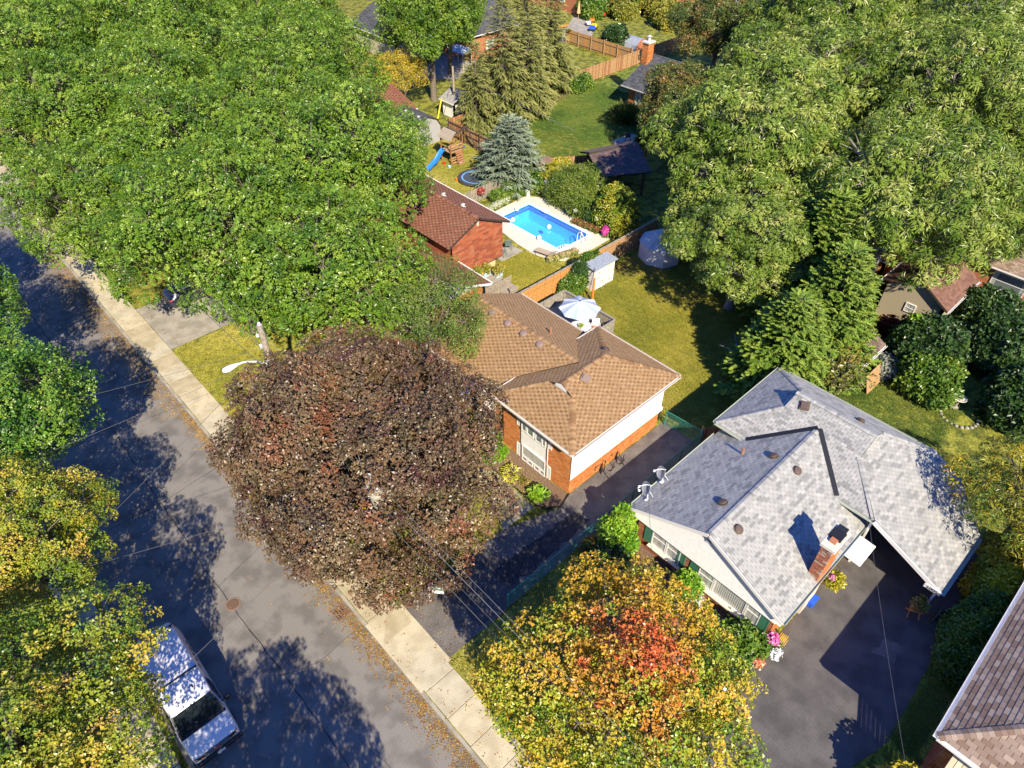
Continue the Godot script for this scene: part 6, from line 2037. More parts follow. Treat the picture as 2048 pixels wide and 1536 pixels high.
# cross-sections of a vehicle body: [z, half width at sill, half width at belt, half width at roof, sill height, belt height, roof height]
func body_rings(secs: Array) -> Array:
	var rings := []
	for s in secs:
		var z: float = s[0]
		var half := [Vector2(s[1] * 0.9, s[4]), Vector2(s[1], s[4] + 0.1), Vector2(s[2], lerpf(s[4], s[5], 0.55)), Vector2(s[2] * 0.995, s[5]), Vector2(lerpf(s[2], s[3], 0.5), lerpf(s[5], s[6], 0.5)), Vector2(s[3], s[6] - 0.1 * (s[6] - s[5])), Vector2(s[3] * 0.93, s[6] - 0.02), Vector2(s[3] * 0.6, s[6] + 0.012), Vector2(0, s[6] + 0.02)]
		var r := []
		for p in half:
			r.append(Vector3(p.x, p.y, z))
		for i in range(half.size() - 2, -1, -1):
			r.append(Vector3(-half[i].x, half[i].y, z))
		rings.append(r)
	return rings


func wheel(parent: Node3D, at: Vector3, r: float, w: float, rimm: Material) -> void:
	var b := Basis(Vector3.BACK, PI / 2)
	var t := MB.new()
	t.lathe([Vector2(r * 0.62, -w / 2), Vector2(r * 0.92, -w / 2), Vector2(r, -w * 0.3), Vector2(r, w * 0.3), Vector2(r * 0.92, w / 2), Vector2(r * 0.62, w / 2)], 24, at, b)
	var o := obj("wheel", t, M.rubber, parent)
	var rm := MB.new()
	rm.lathe([Vector2(0, -w * 0.42), Vector2(r * 0.3, -w * 0.44), Vector2(r * 0.62, -w * 0.36), Vector2(r * 0.62, w * 0.36), Vector2(r * 0.3, w * 0.44), Vector2(0, w * 0.42)], 16, at, b)
	obj("rim", rm, rimm, o)


func vehicles() -> void:
	# white work van, nose towards +z
	var v := thing("work_van", "white work van with roof bars parked by the kerb under the maple", "van", Vector3(-1.4, -0.1, -18.6))
	var secs := [[-2.88, 0.86, 0.9, 0.72, 0.5, 1.2, 1.86], [-2.8, 0.95, 0.98, 0.8, 0.42, 1.2, 2.02], [-2.5, 0.98, 1.0, 0.84, 0.36, 1.2, 2.1], [-1.0, 0.99, 1.01, 0.86, 0.34, 1.2, 2.12], [0.3, 0.99, 1.01, 0.86, 0.34, 1.2, 2.12], [1.05, 0.99, 1.01, 0.84, 0.34, 1.2, 2.08], [1.3, 0.99, 1.01, 0.82, 0.34, 1.2, 2.0], [1.95, 0.99, 1.0, 0.86, 0.34, 1.14, 1.34], [2.15, 0.98, 0.99, 0.86, 0.35, 1.06, 1.25], [2.55, 0.97, 0.98, 0.84, 0.38, 0.98, 1.14], [2.8, 0.94, 0.95, 0.8, 0.42, 0.88, 1.02], [2.88, 0.9, 0.9, 0.76, 0.45, 0.8, 0.92]]
	var mb := MB.new()
	skin(mb, body_rings(secs), true)
	obj("body", mb, M.van_paint, v)
	var gl := MB.new()
	gl.quad(Vector3(-0.88, 1.36, 1.955), Vector3(0.88, 1.36, 1.955), Vector3(0.77, 1.985, 1.33), Vector3(-0.77, 1.985, 1.33))
	obj("windscreen", gl, M.car_glass, v).position = Vector3(0, 0.025, 0.02)
	var fr := MB.new()
	fr.bar(Vector3(-0.93, 1.37, 2.02), Vector3(0.93, 1.37, 2.02), 0.16, 0.025)
	for s in [-1, 1]:
		fr.bar(Vector3(s * 0.9, 1.385, 1.97), Vector3(s * 0.79, 2.01, 1.34), 0.06, 0.03)
	obj("cowl", fr, M.black, v)
	for s in [-1, 1]:
		var wp := MB.new()
		wp.bar(Vector3(s * 0.15 + 0.1, 1.42, 2.0), Vector3(s * 0.35 + 0.3, 1.47, 1.88), 0.02, 0.02)
		obj("wiper", wp, M.black, v)
		var sw := MB.new()
		sw.both(Vector3(0, 1.5, 0.8), Vector3(s * 1.015, 1.26, 1.75), Vector3(s * 1.02, 1.26, 0.55), Vector3(s * 0.9, 1.9, 0.55), Vector3(s * 0.89, 1.9, 1.2))
		obj("side_window", sw, M.car_glass, v)
		var mr := MB.new()
		mr.box(Vector3(s * 1.17, 1.3, 1.62), Vector3(0.22, 0.3, 0.12), Basis(), 0.04)
		mr.bar(Vector3(s * 0.98, 1.26, 1.6), Vector3(s * 1.1, 1.28, 1.62), 0.05, 0.05)
		obj("mirror", mr, M.black, v)
		for z in [-1.75, 1.85]:
			wheel(v, Vector3(s * 0.9, 0.37, z), 0.37, 0.24, M.steel)
		var hl := MB.new()
		hl.box(Vector3(s * 0.72, 0.84, 2.87), Vector3(0.36, 0.17, 0.06), Basis(Vector3.UP, s * 0.25), 0.02)
		obj("headlight", hl, M.black, v)
		var tn := MB.new()
		tn.box(Vector3(s * 0.74, 0.8, 2.915), Vector3(0.34, 0.05, 0.02), Basis(Vector3.UP, s * 0.25), 0.005)
		obj("turn_signal", tn, M.orange, v)
		var tl := MB.new()
		tl.box(Vector3(s * 0.9, 1.25, -2.83), Vector3(0.1, 0.5, 0.1), Basis(), 0.02)
		obj("tail_light", tl, M.red, v)
		var tr := MB.new()
		tr.box(Vector3(s * 1.012, 0.62, -0.3), Vector3(0.02, 0.1, 3.3), Basis(), 0.008)
		obj("side_trim", tr, M.van_paint, v)
	var gr := MB.new()
	gr.box(Vector3(0, 0.82, 2.885), Vector3(1.1, 0.26, 0.05), Basis(), 0.015)
	obj("grille", gr, M.grille, v)
	for i in 4:
		var sl := MB.new()
		sl.box(Vector3(0, 0.73 + 0.055 * i, 2.915), Vector3(1.04, 0.016, 0.02))
		obj("grille_bar", sl, M.steel, v)
	var sf := SystemFont.new()
	sf.font_names = PackedStringArray(["Droid Sans"])
	var tm := TextMesh.new()
	tm.font = sf
	tm.text = "GMC"
	tm.font_size = 48
	tm.pixel_size = 0.0028
	tm.depth = 0.015
	var bd := obj("badge", tm, M.red, v)
	bd.position = Vector3(0, 0.83, 2.935)
	var bp := MB.new()
	bp.box(Vector3(0, 0.5, 2.93), Vector3(1.92, 0.24, 0.16), Basis(), 0.05)
	obj("bumper", bp, M.black, v)
	var rb := MB.new()
	rb.box(Vector3(0, 0.5, -2.92), Vector3(1.9, 0.2, 0.14), Basis(), 0.04)
	obj("bumper", rb, M.black, v)
	var pl := MB.new()
	pl.box(Vector3(0.05, 0.52, 3.015), Vector3(0.32, 0.16, 0.012), Basis(), 0.004)
	obj("number_plate", pl, M.white, v)
	for z in [-2.42, 0.05]:
		var rk := MB.new()
		rk.bar(Vector3(-0.86, 2.2, z), Vector3(0.86, 2.2, z), 0.05, 0.035)
		for s in [-0.78, 0.25, 0.78]:
			rk.box(Vector3(s, 2.16, z), Vector3(0.06, 0.07, 0.1))
		obj("roof_bar", rk, M.black, v)
	for i in 4:
		var ri := MB.new()
		ri.box(Vector3(-0.45 + i * 0.3, 2.133, -1.2), Vector3(0.05, 0.012, 2.6), Basis(), 0.005)
		obj("roof_rib", ri, M.van_paint, v)
	var an := MB.new()
	an.box(Vector3(0.35, 2.12, 0.72), Vector3(0.07, 0.06, 0.16), Basis(), 0.02)
	obj("antenna", an, M.black, v)
	# red lettering on the side
	var lt := MB.new()
	for i in 15:
		if i in [6, 11]:
			continue
		var z := -0.55 - i * 0.085
		var hh := 0.16 if i % 4 == 0 else 0.1
		lt.bar(Vector3(0.985, 1.45, z), Vector3(0.985 - hh * 0.21, 1.45 + hh, z - 0.03), 0.022, 0.012)
		if i % 2:
			lt.bar(Vector3(0.985 - hh * 0.1, 1.45 + hh * 0.5, z), Vector3(0.985 - hh * 0.1, 1.45 + hh * 0.5, z - 0.06), 0.012, 0.03)
	obj("side_lettering", lt, M.deep_red, v)
	var tri := MB.new()
	tri.both(Vector3(0, 1.6, 0), Vector3(0.955, 1.62, 0.02), Vector3(0.955, 1.62, -0.32), Vector3(0.915, 1.84, -0.2), Vector3(0.915, 1.84, -0.2))
	obj("side_emblem", tri, M.deep_red, v)
	# dark hatchback on the driveway, tail towards the street
	var c := thing("parked_car", "dark blue car parked tail to the street under the oak", "car", Vector3(11.9, 0.012, -47.2), -PI / 2)
	var cs := [[-2.25, 0.72, 0.8, 0.6, 0.4, 0.72, 0.86], [-2.15, 0.82, 0.88, 0.66, 0.3, 0.85, 1.05], [-1.7, 0.88, 0.91, 0.62, 0.26, 0.95, 1.38], [-1.0, 0.89, 0.92, 0.64, 0.24, 0.95, 1.5], [0.1, 0.89, 0.92, 0.64, 0.24, 0.94, 1.5], [0.6, 0.89, 0.92, 0.62, 0.24, 0.93, 1.42], [1.25, 0.88, 0.91, 0.72, 0.25, 0.88, 1.02], [1.9, 0.86, 0.88, 0.7, 0.27, 0.76, 0.88], [2.2, 0.78, 0.8, 0.62, 0.32, 0.62, 0.72]]
	for s in cs:
		s[0] = -s[0]
	cs.reverse()
	var cbm := MB.new()
	skin(cbm, body_rings(cs), true)
	var cr := Node3D.new()
	obj("body", cbm, M.car_paint, c)
	var rw := MB.new()
	rw.both(Vector3(0, 0.8, 0), Vector3(-0.6, 1.05, 2.1), Vector3(0.6, 1.05, 2.1), Vector3(0.55, 1.42, 1.62), Vector3(-0.55, 1.42, 1.62))
	obj("rear_window", rw, M.car_glass, c)
	var fw := MB.new()
	fw.both(Vector3(0, 0.8, 0), Vector3(-0.72, 1.05, -1.3), Vector3(0.72, 1.05, -1.3), Vector3(0.6, 1.46, -0.62), Vector3(-0.6, 1.46, -0.62))
	obj("windscreen", fw, M.car_glass, c)
	for s in [-1, 1]:
		var sw := MB.new()
		sw.both(Vector3(0, 1.2, 0.5), Vector3(s * 0.91, 0.98, 1.5), Vector3(s * 0.91, 0.98, -0.9), Vector3(s * 0.7, 1.4, -0.5), Vector3(s * 0.7, 1.4, 1.4))
		obj("side_window", sw, M.car_glass, c)
		for z in [-1.4, 1.35]:
			wheel(c, Vector3(s * 0.82, 0.32, z), 0.33, 0.22, M.steel)
		var tl := MB.new()
		tl.box(Vector3(s * 0.72, 0.86, 2.14), Vector3(0.3, 0.14, 0.14), Basis(Vector3.UP, s * 0.4), 0.03)
		obj("tail_light", tl, M.red, c)
		var mr := MB.new()
		mr.box(Vector3(s * 1.0, 1.0, -0.75), Vector3(0.18, 0.13, 0.1), Basis(), 0.03)
		obj("mirror", mr, M.car_paint, c)
	cr.free()


func pool_yard() -> void:
	# the pool: liner, water, paved rim
	var x0 := 36.42
	var x1 := 39.98
	var z0 := -40.58
	var z1 := -33.22
	var p := thing("swimming_pool", "rectangular blue swimming pool set in pale paving", "swimming pool", Vector3.ZERO)
	var mb := MB.new()
	var D := -1.5
	mb.quad(Vector3(x0, D, z0), Vector3(x0, D, z1), Vector3(x1, D, z1), Vector3(x1, D, z0))
	mb.quad(Vector3(x0, 0, z1), Vector3(x0, D, z1), Vector3(x0, D, z0), Vector3(x0, 0, z0))
	mb.quad(Vector3(x1, 0, z0), Vector3(x1, D, z0), Vector3(x1, D, z1), Vector3(x1, 0, z1))
	mb.quad(Vector3(x0, 0, z0), Vector3(x0, D, z0), Vector3(x1, D, z0), Vector3(x1, 0, z0))
	mb.quad(Vector3(x1, 0, z1), Vector3(x1, D, z1), Vector3(x0, D, z1), Vector3(x0, 0, z1))
	obj("liner", mb, M.liner, p)
	var bd := MB.new()
	for s in [[x0 + 0.006, z0, x0 + 0.006, z1], [x1 - 0.006, z0, x1 - 0.006, z1], [x0 + 0.012, z0 + 0.006, x1 - 0.012, z0 + 0.006], [x0 + 0.012, z1 - 0.006, x1 - 0.012, z1 - 0.006]]:
		bd.bar(Vector3(s[0], -0.3, s[1]), Vector3(s[2], -0.3, s[3]), 0.01, 0.5)
	obj("tile_band", bd, M.liner_band, p)
	var w := MB.new()
	w.quad(Vector3(x0, -0.13, z0), Vector3(x0, -0.13, z1), Vector3(x1, -0.13, z1), Vector3(x1, -0.13, z0))
	obj("water", w, M.water, p)
	var cop := MB.new()
	for s in [[x0 - 0.12, (z0 + z1) / 2, 0.26, z1 - z0 + 0.5], [x1 + 0.12, (z0 + z1) / 2, 0.26, z1 - z0 + 0.5], [(x0 + x1) / 2, z0 - 0.12, x1 - x0 - 0.02, 0.26], [(x0 + x1) / 2, z1 + 0.12, x1 - x0 - 0.02, 0.26]]:
		cop.box(Vector3(s[0], 0.03, s[1]), Vector3(s[2], 0.09, s[3]), Basis(), 0.02)
	obj("coping", cop, M.white_paint, p)
	# rounded white corner steps
	for i in 4:
		var r := 1.45 - i * 0.28
		var st := MB.new()
		var pts := PackedVector2Array([Vector2(36.9, z1)])
		for k in 13:
			var a := PI * k / 12.0
			pts.append(Vector2(37.55 - cos(a) * r * 0.5, z1 - sin(a) * r * 0.85))
		pts.remove_at(0)
		st.slab(pts, -0.62 + i * 0.16, 0.7)
		obj("step", st, M.white, p)
	# rails of the ladder
	for z in [-33.05]:
		for x in [38.55, 39.0]:
			var r := MB.new()
			r.tube([Vector3(x, 0.02, z + 0.4), Vector3(x, 0.7, z + 0.38), Vector3(x, 0.92, z + 0.2), Vector3(x, 0.9, z - 0.05), Vector3(x, 0.65, z - 0.22), Vector3(x, -0.5, z - 0.3)], [0.03], 8)
			obj("hand_rail", r, M.white, p)
	# deck in pieces
	sheet("pool_deck", [36.3, -40.5, 36.3, -33.3, 36.3, -31.9, 35.6, -31.8, 34.9, -32.4, 34.4, -34.2, 34.5, -36.2, 35.0, -39.3, 35.1, -41.6, 36.3, -41.6], 0.03, M.pale_concrete, 0.04)
	sheet("pool_deck", [36.3, -33.1, 40.1, -33.1, 41.0, -32.6, 40.8, -31.6, 38.6, -31.5, 36.3, -31.9], 0.03, M.pale_concrete, 0.04)
	sheet("pool_deck", [36.3, -41.6, 40.7, -41.9, 42.2, -40.2, 42.3, -37.0, 41.4, -33.0, 40.1, -33.1, 40.1, -40.7, 36.3, -40.7], 0.03, M.pale_concrete, 0.04)
	for q in [[36.9, -39.4, 0.0, "white ball floating at the rust house end of the pool"], [38.35, -36.4, 0.0, "white ball floating in the middle of the pool"], [38.3, -40.4, 0.12, "white ball against the far short side of the pool"], [36.25, -35.5, 0.17, "white ball on the pool rim nearest the lounger"]]:
		var b := thing("pool_ball", q[3], "ball", Vector3(q[0], q[2] - 0.08, q[1]), 0.0, "white balls about the pool")
		var m := MB.new()
		m.ball(Vector3(0, 0.17, 0), 0.2, 18)
		obj("ball", m, M.white, b)
	var sk := thing("pool_skimmer", "white plastic skimmer basket lid on the far pool rim", "skimmer", Vector3(40.15, 0.07, -38.6))
	var skb := MB.new()
	skb.box(Vector3(-0.1, 0.05, 0), Vector3(0.5, 0.12, 0.55), Basis(), 0.03)
	obj("lid", skb, M.white, sk)
	for q in [[40.2, -35.85, "round white lantern on a stake before the feathery shrub"], [40.4, -33.6, "round white lantern on a stake before the yellow green shrub"], [40.7, -37.7, "round white lantern half hidden in the feathery shrub"]]:
		var b := thing("garden_lantern", q[2], "lantern", Vector3(q[0] + 0.8, 0, q[1]), 0.0, "globe lanterns beside the pool")
		var m := MB.new()
		m.tube([Vector3.ZERO, Vector3(0, 0.75, 0)], [0.015], 6)
		obj("stake", m, M.dark_metal, b)
		var gl := MB.new()
		gl.ball(Vector3(0, 0.9, 0), 0.19, 16)
		obj("globe", gl, M.white, b)
	# lounger and chairs
	var lo := thing("pool_lounger", "tan sling sun lounger on the pool deck corner", "lounger", Vector3(34.95, 0.03, -33.4), 0.25)
	for i in 10:
		var s := MB.new()
		s.box(Vector3(0, 0.3 + maxf(0, (i - 6.5)) * 0.07, -0.85 + i * 0.18), Vector3(0.56, 0.02, 0.165), Basis(Vector3.RIGHT, -0.4 if i > 6 else 0.0), 0.005)
		obj("slat", s, M.tan, lo)
	var lf := MB.new()
	for s in [-1, 1]:
		lf.tube([Vector3(s * 0.31, 0.28, -0.95), Vector3(s * 0.31, 0.28, 0.35), Vector3(s * 0.31, 0.55, 0.95)], [0.018], 6)
		for z in [-0.8, 0.3]:
			lf.tube([Vector3(s * 0.31, 0.28, z), Vector3(s * 0.33, 0.0, z + 0.05)], [0.018], 6)
	obj("frame", lf, M.dark_metal, lo)
	var pad := MB.new()
	pad.box(Vector3(32.9, 0.02, -35.9), Vector3(2.3, 0.05, 1.5), Basis(), 0.01)
	struct("patio", pad, M.grey_concrete)
	patio_chair("green grey patio chair facing the rust house gable", Vector3(33.4, 0.045, -36.2), 2.4, M.shade_green)
	patio_chair("green grey patio chair against the rust house wall", Vector3(32.3, 0.045, -35.7), 0.4, M.shade_green)
	patio_chair("dark wicker chair behind the lattice screen", Vector3(28.1, 0.45, -31.8), 2.8, M.charcoal)
	patio_chair("black patio chair beside the wicker one on the small deck", Vector3(27.2, 0.45, -31.9), 0.3, M.black)
	# small deck with planters and lattice beside the rust house
	var dk := thing("wooden_deck", "low weathered deck at the rust house's corner", "deck")
	for i in 21:
		var b := MB.new()
		b.box(Vector3(28.2, 0.42, -34.2 + i * 0.15), Vector3(3.2, 0.035, 0.14), Basis(), 0.005)
		obj("board", b, M.pole_wood if i % 3 else M.grey_wood, dk)
	var sk2 := MB.new()
	sk2.box(Vector3(28.2, 0.2, -32.7), Vector3(3.1, 0.38, 2.95))
	obj("skirt", sk2, M.grey_wood, dk)
	var la := thing("lattice_screen", "diagonal lattice privacy screen on posts behind the brown roof", "lattice", Vector3(26.4, 0.4, -30.98))
	for i in 3:
		var po := MB.new()
		po.box(Vector3(i * 1.2, 0.85, 0), Vector3(0.09, 1.7, 0.09), Basis(), 0.01)
		obj("post", po, M.pole_wood, la)
	for i in range(-7, 25):
		for g in [-1, 1]:
			var u0 := i * 0.1
			var a := Vector2(u0, 0.75 if g > 0 else 1.55)
			var b := Vector2(u0 + 0.8, 1.55 if g > 0 else 0.75)
			var t0 := clampf((0.05 - a.x) / 0.8, 0, 1)
			var t1 := clampf((2.35 - a.x) / 0.8, 0, 1)
			if t1 - t0 < 0.1:
				continue
			var m := MB.new()
			m.bar(Vector3(lerpf(a.x, b.x, t0), lerpf(a.y, b.y, t0), 0.012 * g), Vector3(lerpf(a.x, b.x, t1), lerpf(a.y, b.y, t1), 0.012 * g), 0.035, 0.012, Vector3.BACK)
			obj("slat", m, M.pole_wood, la)
	for y in [0.72, 1.58]:
		var r := MB.new()
		r.box(Vector3(1.2, y, 0), Vector3(2.45, 0.06, 0.07))
		obj("rail", r, M.pole_wood, la)
	for q in [[28.3, -34.1, "blue planter box with leafy plants nearest the yellow wall"], [29.1, -34.0, "blue planter box with yellow leaves in the middle of the deck edge"], [29.7, -33.3, "pale blue tub with tall plants at the deck corner"]]:
		var b := thing("planter", q[2], "planter", Vector3(q[0], 0.44, q[1]), 0.0, "blue planters on the small deck")
		var m := MB.new()
		m.box(Vector3(0, 0.16, 0), Vector3(0.66, 0.32, 0.34), Basis(), 0.03)
		obj("tub", m, M.pale_blue, b)
		leafy(b, "plants", Vector3(0, 0.6, 0), 0.34, 60, "small", [Color(0.12, 0.18, 0.02), Color(0.3, 0.28, 0.04), Color(0.4, 0.32, 0.06)], 1.2)


func leafy(parent: Node3D, called: String, c: Vector3, r: float, n: int, leaf: String, pal: Array, size := 1.0, flat := 1.0) -> void:
	var xf := []
	var cols := []
	for i in n:
		var d := Vector3(rr(-1, 1), rr(-0.4, 1), rr(-1, 1)).normalized()
		xf.append(Transform3D(facing(d + Vector3.UP * 0.6, rr(0, TAU)).scaled_local(Vector3.ONE * size * rr(0.7, 1.3)), c + d * Vector3(1, flat, 1) * r * rr(0.4, 1.0)))
		cols.append(palette(pal, randf_s()))
	multi(called, CL[leaf], xf, cols, M.leaf, parent)


func randf_s() -> float:
	return rng.randf()


func patio_chair(label: String, at: Vector3, turn: float, m: Material, group := "patio chairs") -> void:
	var c := thing("patio_chair", label, "chair", at, turn, group)
	for s in [[0.42, 0.0, 0.52, 0.5, 0.03, 0.48], [0.72, -0.24, 0.5, 0.03, 0.55, 0.0]]:
		pass
	var st := MB.new()
	st.box(Vector3(0, 0.42, 0), Vector3(0.5, 0.04, 0.48), Basis(), 0.012)
	obj("seat", st, m, c)
	var bk := MB.new()
	bk.box(Vector3(0, 0.72, -0.27), Vector3(0.5, 0.58, 0.035), Basis(Vector3.RIGHT, -0.2), 0.012)
	obj("backrest", bk, m, c)
	for x in [-1, 1]:
		for z in [-1, 1]:
			var l := MB.new()
			l.tube([Vector3(x * 0.24, 0.42, z * 0.2), Vector3(x * 0.28, 0, z * 0.26)], [0.018], 6)
			obj("leg", l, m, c)
		var ar := MB.new()
		ar.tube([Vector3(x * 0.28, 0.42, 0.2), Vector3(x * 0.3, 0.64, 0.18), Vector3(x * 0.3, 0.66, -0.26)], [0.02], 6)
		obj("armrest", ar, m, c)


func yards() -> void:
	# raised deck behind the split-level house with its parasol table
	var dk := thing("raised_deck", "raised grey deck with plank rails behind the split-level house", "deck")
	for i in 28:
		var b := MB.new()
		b.box(Vector3(28.4, 1.0, -27.1 + i * 0.166), Vector3(4.1, 0.035, 0.155), Basis(), 0.005)
		obj("board", b, M.grey_wood if i % 4 else M.pole_wood, dk)
	for q in [[26.5, -27.1], [30.45, -27.1], [30.45, -22.5], [28.4, -27.1], [30.45, -24.8], [28.5, -22.5], [26.6, -22.5]]:
		var p := MB.new()
		p.box(Vector3(q[0], 0.98, q[1]), Vector3(0.1, 1.96, 0.1), Basis(), 0.008)
		obj("post", p, M.grey_wood, dk)
	var bm := MB.new()
	bm.box(Vector3.ZERO, Vector3(0.125, 0.86, 0.02), Basis(), 0.003)
	var bmesh := bm.mesh()
	for s in [[26.5, -27.16, 30.5, -27.16], [30.51, -27.1, 30.51, -22.5], [30.5, -22.44, 28.3, -22.44]]:
		var a := Vector3(s[0], 1.42, s[1])
		var b := Vector3(s[2], 1.42, s[3])
		var d := (b - a).normalized()
		var x := 0.07
		while x < a.distance_to(b):
			var p := obj("plank", bmesh, pick([M.grey_wood, M.pole_wood, M.grey_wood]), dk)
			p.transform = Transform3D(Basis(d, Vector3.UP, d.cross(Vector3.UP)), a + d * x + Vector3(0, rr(-0.01, 0.01), 0))
			x += 0.135
		var c := MB.new()
		c.bar(a + Vector3.UP * 0.47, b + Vector3.UP * 0.47, 0.15, 0.04)
		obj("cap", c, M.grey_wood, dk)
	var um := thing("patio_umbrella", "pale blue and white striped patio umbrella over the deck table", "umbrella", Vector3(28.75, 1.02, -24.15))
	var pol := MB.new()
	pol.tube([Vector3.ZERO, Vector3(0, 2.35, 0)], [0.025], 8)
	obj("pole", pol, M.charcoal, um)
	var R := 1.42
	for i in 8:
		var a0 := TAU * i / 8
		for k in 4:
			var t0 := a0 + TAU / 8 * k / 4.0
			var t1 := a0 + TAU / 8 * (k + 1) / 4.0
			var cv := MB.new()
			var last := [Vector3(0, 2.33, 0), Vector3(0, 2.33, 0)]
			for q in 6:
				var f := (q + 1) / 6.0
				var e := []
				for w in [[t0, k / 4.0], [t1, (k + 1) / 4.0]]:
					var sag := 1.0 - 0.11 * sin(PI * w[1]) * f
					e.append(Vector3(cos(w[0]) * R * f * sag, 2.33 - 0.52 * pow(f, 1.25) - 0.05 * sin(PI * w[1]) * f, sin(w[0]) * R * f * sag))
				cv.quad(last[0], last[1], e[1], e[0])
				last = e
			obj("canopy_stripe", cv, M.cloth_blue if (k in [1, 2]) else M.cloth_white, um)
		var rb := MB.new()
		rb.tube([Vector3(0, 2.28, 0), Vector3(cos(a0) * R, 1.8, sin(a0) * R)], [0.012], 5)
		obj("rib", rb, M.steel, um)
	var fn := MB.new()
	fn.ball(Vector3(0, 2.4, 0), 0.05, 10)
	obj("finial", fn, M.charcoal, um)
	var tb := thing("patio_table", "white round table under the patio umbrella", "table", Vector3(28.5, 1.02, -23.7))
	var tt := MB.new()
	tt.lathe([Vector2(0, 0.7), Vector2(0.66, 0.7), Vector2(0.68, 0.72), Vector2(0.66, 0.74), Vector2(0, 0.74)], 28)
	obj("tabletop", tt, M.white, tb)
	for i in 4:
		var l := MB.new()
		var a := TAU * i / 4 + 0.4
		l.tube([Vector3(cos(a) * 0.4, 0.7, sin(a) * 0.4), Vector3(cos(a) * 0.55, 0, sin(a) * 0.55)], [0.022], 6)
		obj("leg", l, M.white, tb)
	patio_chair("white patio chair beside the grill and parasol table", Vector3(27.7, 1.02, -24.3), 1.2, M.white, "white chairs round the deck table")
	patio_chair("white patio chair nearest the brown roof at the deck table", Vector3(27.9, 1.02, -23.0), 0.6, M.white, "white chairs round the deck table")
	patio_chair("white patio chair with a red cushion at the deck table", Vector3(29.3, 1.02, -23.1), -0.9, M.white, "white chairs round the deck table")
	patio_chair("white patio chair on the lawn side of the deck table", Vector3(29.5, 1.02, -24.2), -1.7, M.white, "white chairs round the deck table")
	var cu := thing("chair_cushion", "red cushion lying on the deck chair", "cushion", Vector3(29.3, 1.46, -23.1), -0.9)
	var cm := MB.new()
	cm.box(Vector3(0, 0.03, 0.0), Vector3(0.44, 0.07, 0.42), Basis(), 0.03)
	obj("cushion", cm, M.clay, cu)
	var pt := thing("table_plant", "small green plant on the white deck table", "potted plant", Vector3(28.3, 1.76, -23.5))
	var ptm := MB.new()
	ptm.lathe([Vector2(0, 0), Vector2(0.06, 0), Vector2(0.09, 0.12), Vector2(0, 0.12)], 12)
	obj("pot", ptm, M.white, pt)
	leafy(pt, "leaves", Vector3(0, 0.2, 0), 0.1, 14, "tiny", [Color(0.2, 0.35, 0.03), Color(0.35, 0.4, 0.05)], 1.0)
	var gr := thing("barbecue_grill", "black barbecue grill with side shelves on the raised deck", "grill", Vector3(27.55, 1.02, -26.3), 0.5)
	var gb := MB.new()
	gb.box(Vector3(0, 0.45, 0), Vector3(0.7, 0.7, 0.5), Basis(), 0.03)
	obj("cabinet", gb, M.charcoal, gr)
	var gl := MB.new()
	var rings := []
	for q in [-0.38, -0.36, 0.36, 0.38]:
		var r := []
		for k in 12:
			var a := PI * k / 11.0
			var f := 0.9 if absf(q) > 0.37 else 1.0
			r.append(Vector3(q, 0.8 + sin(a) * 0.3 * f, cos(a) * 0.28 * f))
		rings.append(r)
	skin(gl, rings, true)
	obj("lid", gl, M.lid_grey, gr)
	for s in [-1, 1]:
		var sh := MB.new()
		sh.box(Vector3(s * 0.58, 0.78, 0), Vector3(0.38, 0.04, 0.44), Basis(), 0.01)
		obj("side_shelf", sh, M.lid_grey, gr)
		var lg := MB.new()
		lg.box(Vector3(s * 0.33, 0.06, 0.2), Vector3(0.05, 0.12, 0.05))
		obj("leg", lg, M.black, gr)
	var hn := MB.new()
	hn.tube([Vector3(-0.28, 0.9, 0.3), Vector3(0.28, 0.9, 0.3)], [0.016], 8)
	obj("handle", hn, M.steel, gr)
	var op := thing("rusty_post", "orange painted leaning post between the deck and the metal shed", "post", Vector3(32.9, 0, -26.5))
	var om := MB.new()
	om.tube([Vector3(0, -0.05, 0), Vector3(0.15, 2.0, -0.1)], [0.09, 0.08], 10)
	obj("post", om, M.orange, op)
	var pp := thing("long_pole", "thin dark pole propped against the metal shed", "pole", Vector3(32.2, 0, -26.6))
	var ppm := MB.new()
	ppm.tube([Vector3.ZERO, Vector3(1.75, 2.15, -0.75)], [0.025], 6)
	obj("pole", ppm, M.brown_metal, pp)
	# rotary clothes line
	var cl := thing("clothes_line", "rotary clothes line with slanting arms in the shaded lawn", "clothes line", Vector3(33.9, 0, -15.0))
	var mast := MB.new()
	mast.tube([Vector3.ZERO, Vector3(0.05, 2.1, -0.03)], [0.03], 8)
	obj("mast", mast, M.galv, cl)
	var ends := []
	for i in 4:
		var a := TAU * i / 4 + 0.75
		var e := Vector3(cos(a) * 1.25, 2.25, sin(a) * 1.25)
		ends.append(e)
		var ar := MB.new()
		ar.tube([Vector3(0.05, 1.65, 0), e], [0.017], 6)
		obj("arm", ar, M.galv, cl)
	var ln := MB.new()
	for k in 5:
		var f := 0.35 + 0.16 * k
		for i in 4:
			ln.tube([Vector3(0.05, 1.65, 0).lerp(ends[i], f), Vector3(0.05, 1.65, 0).lerp(ends[(i + 1) % 4], f)], [0.006], 4, false)
	obj("line", ln, M.bright_wire, cl)
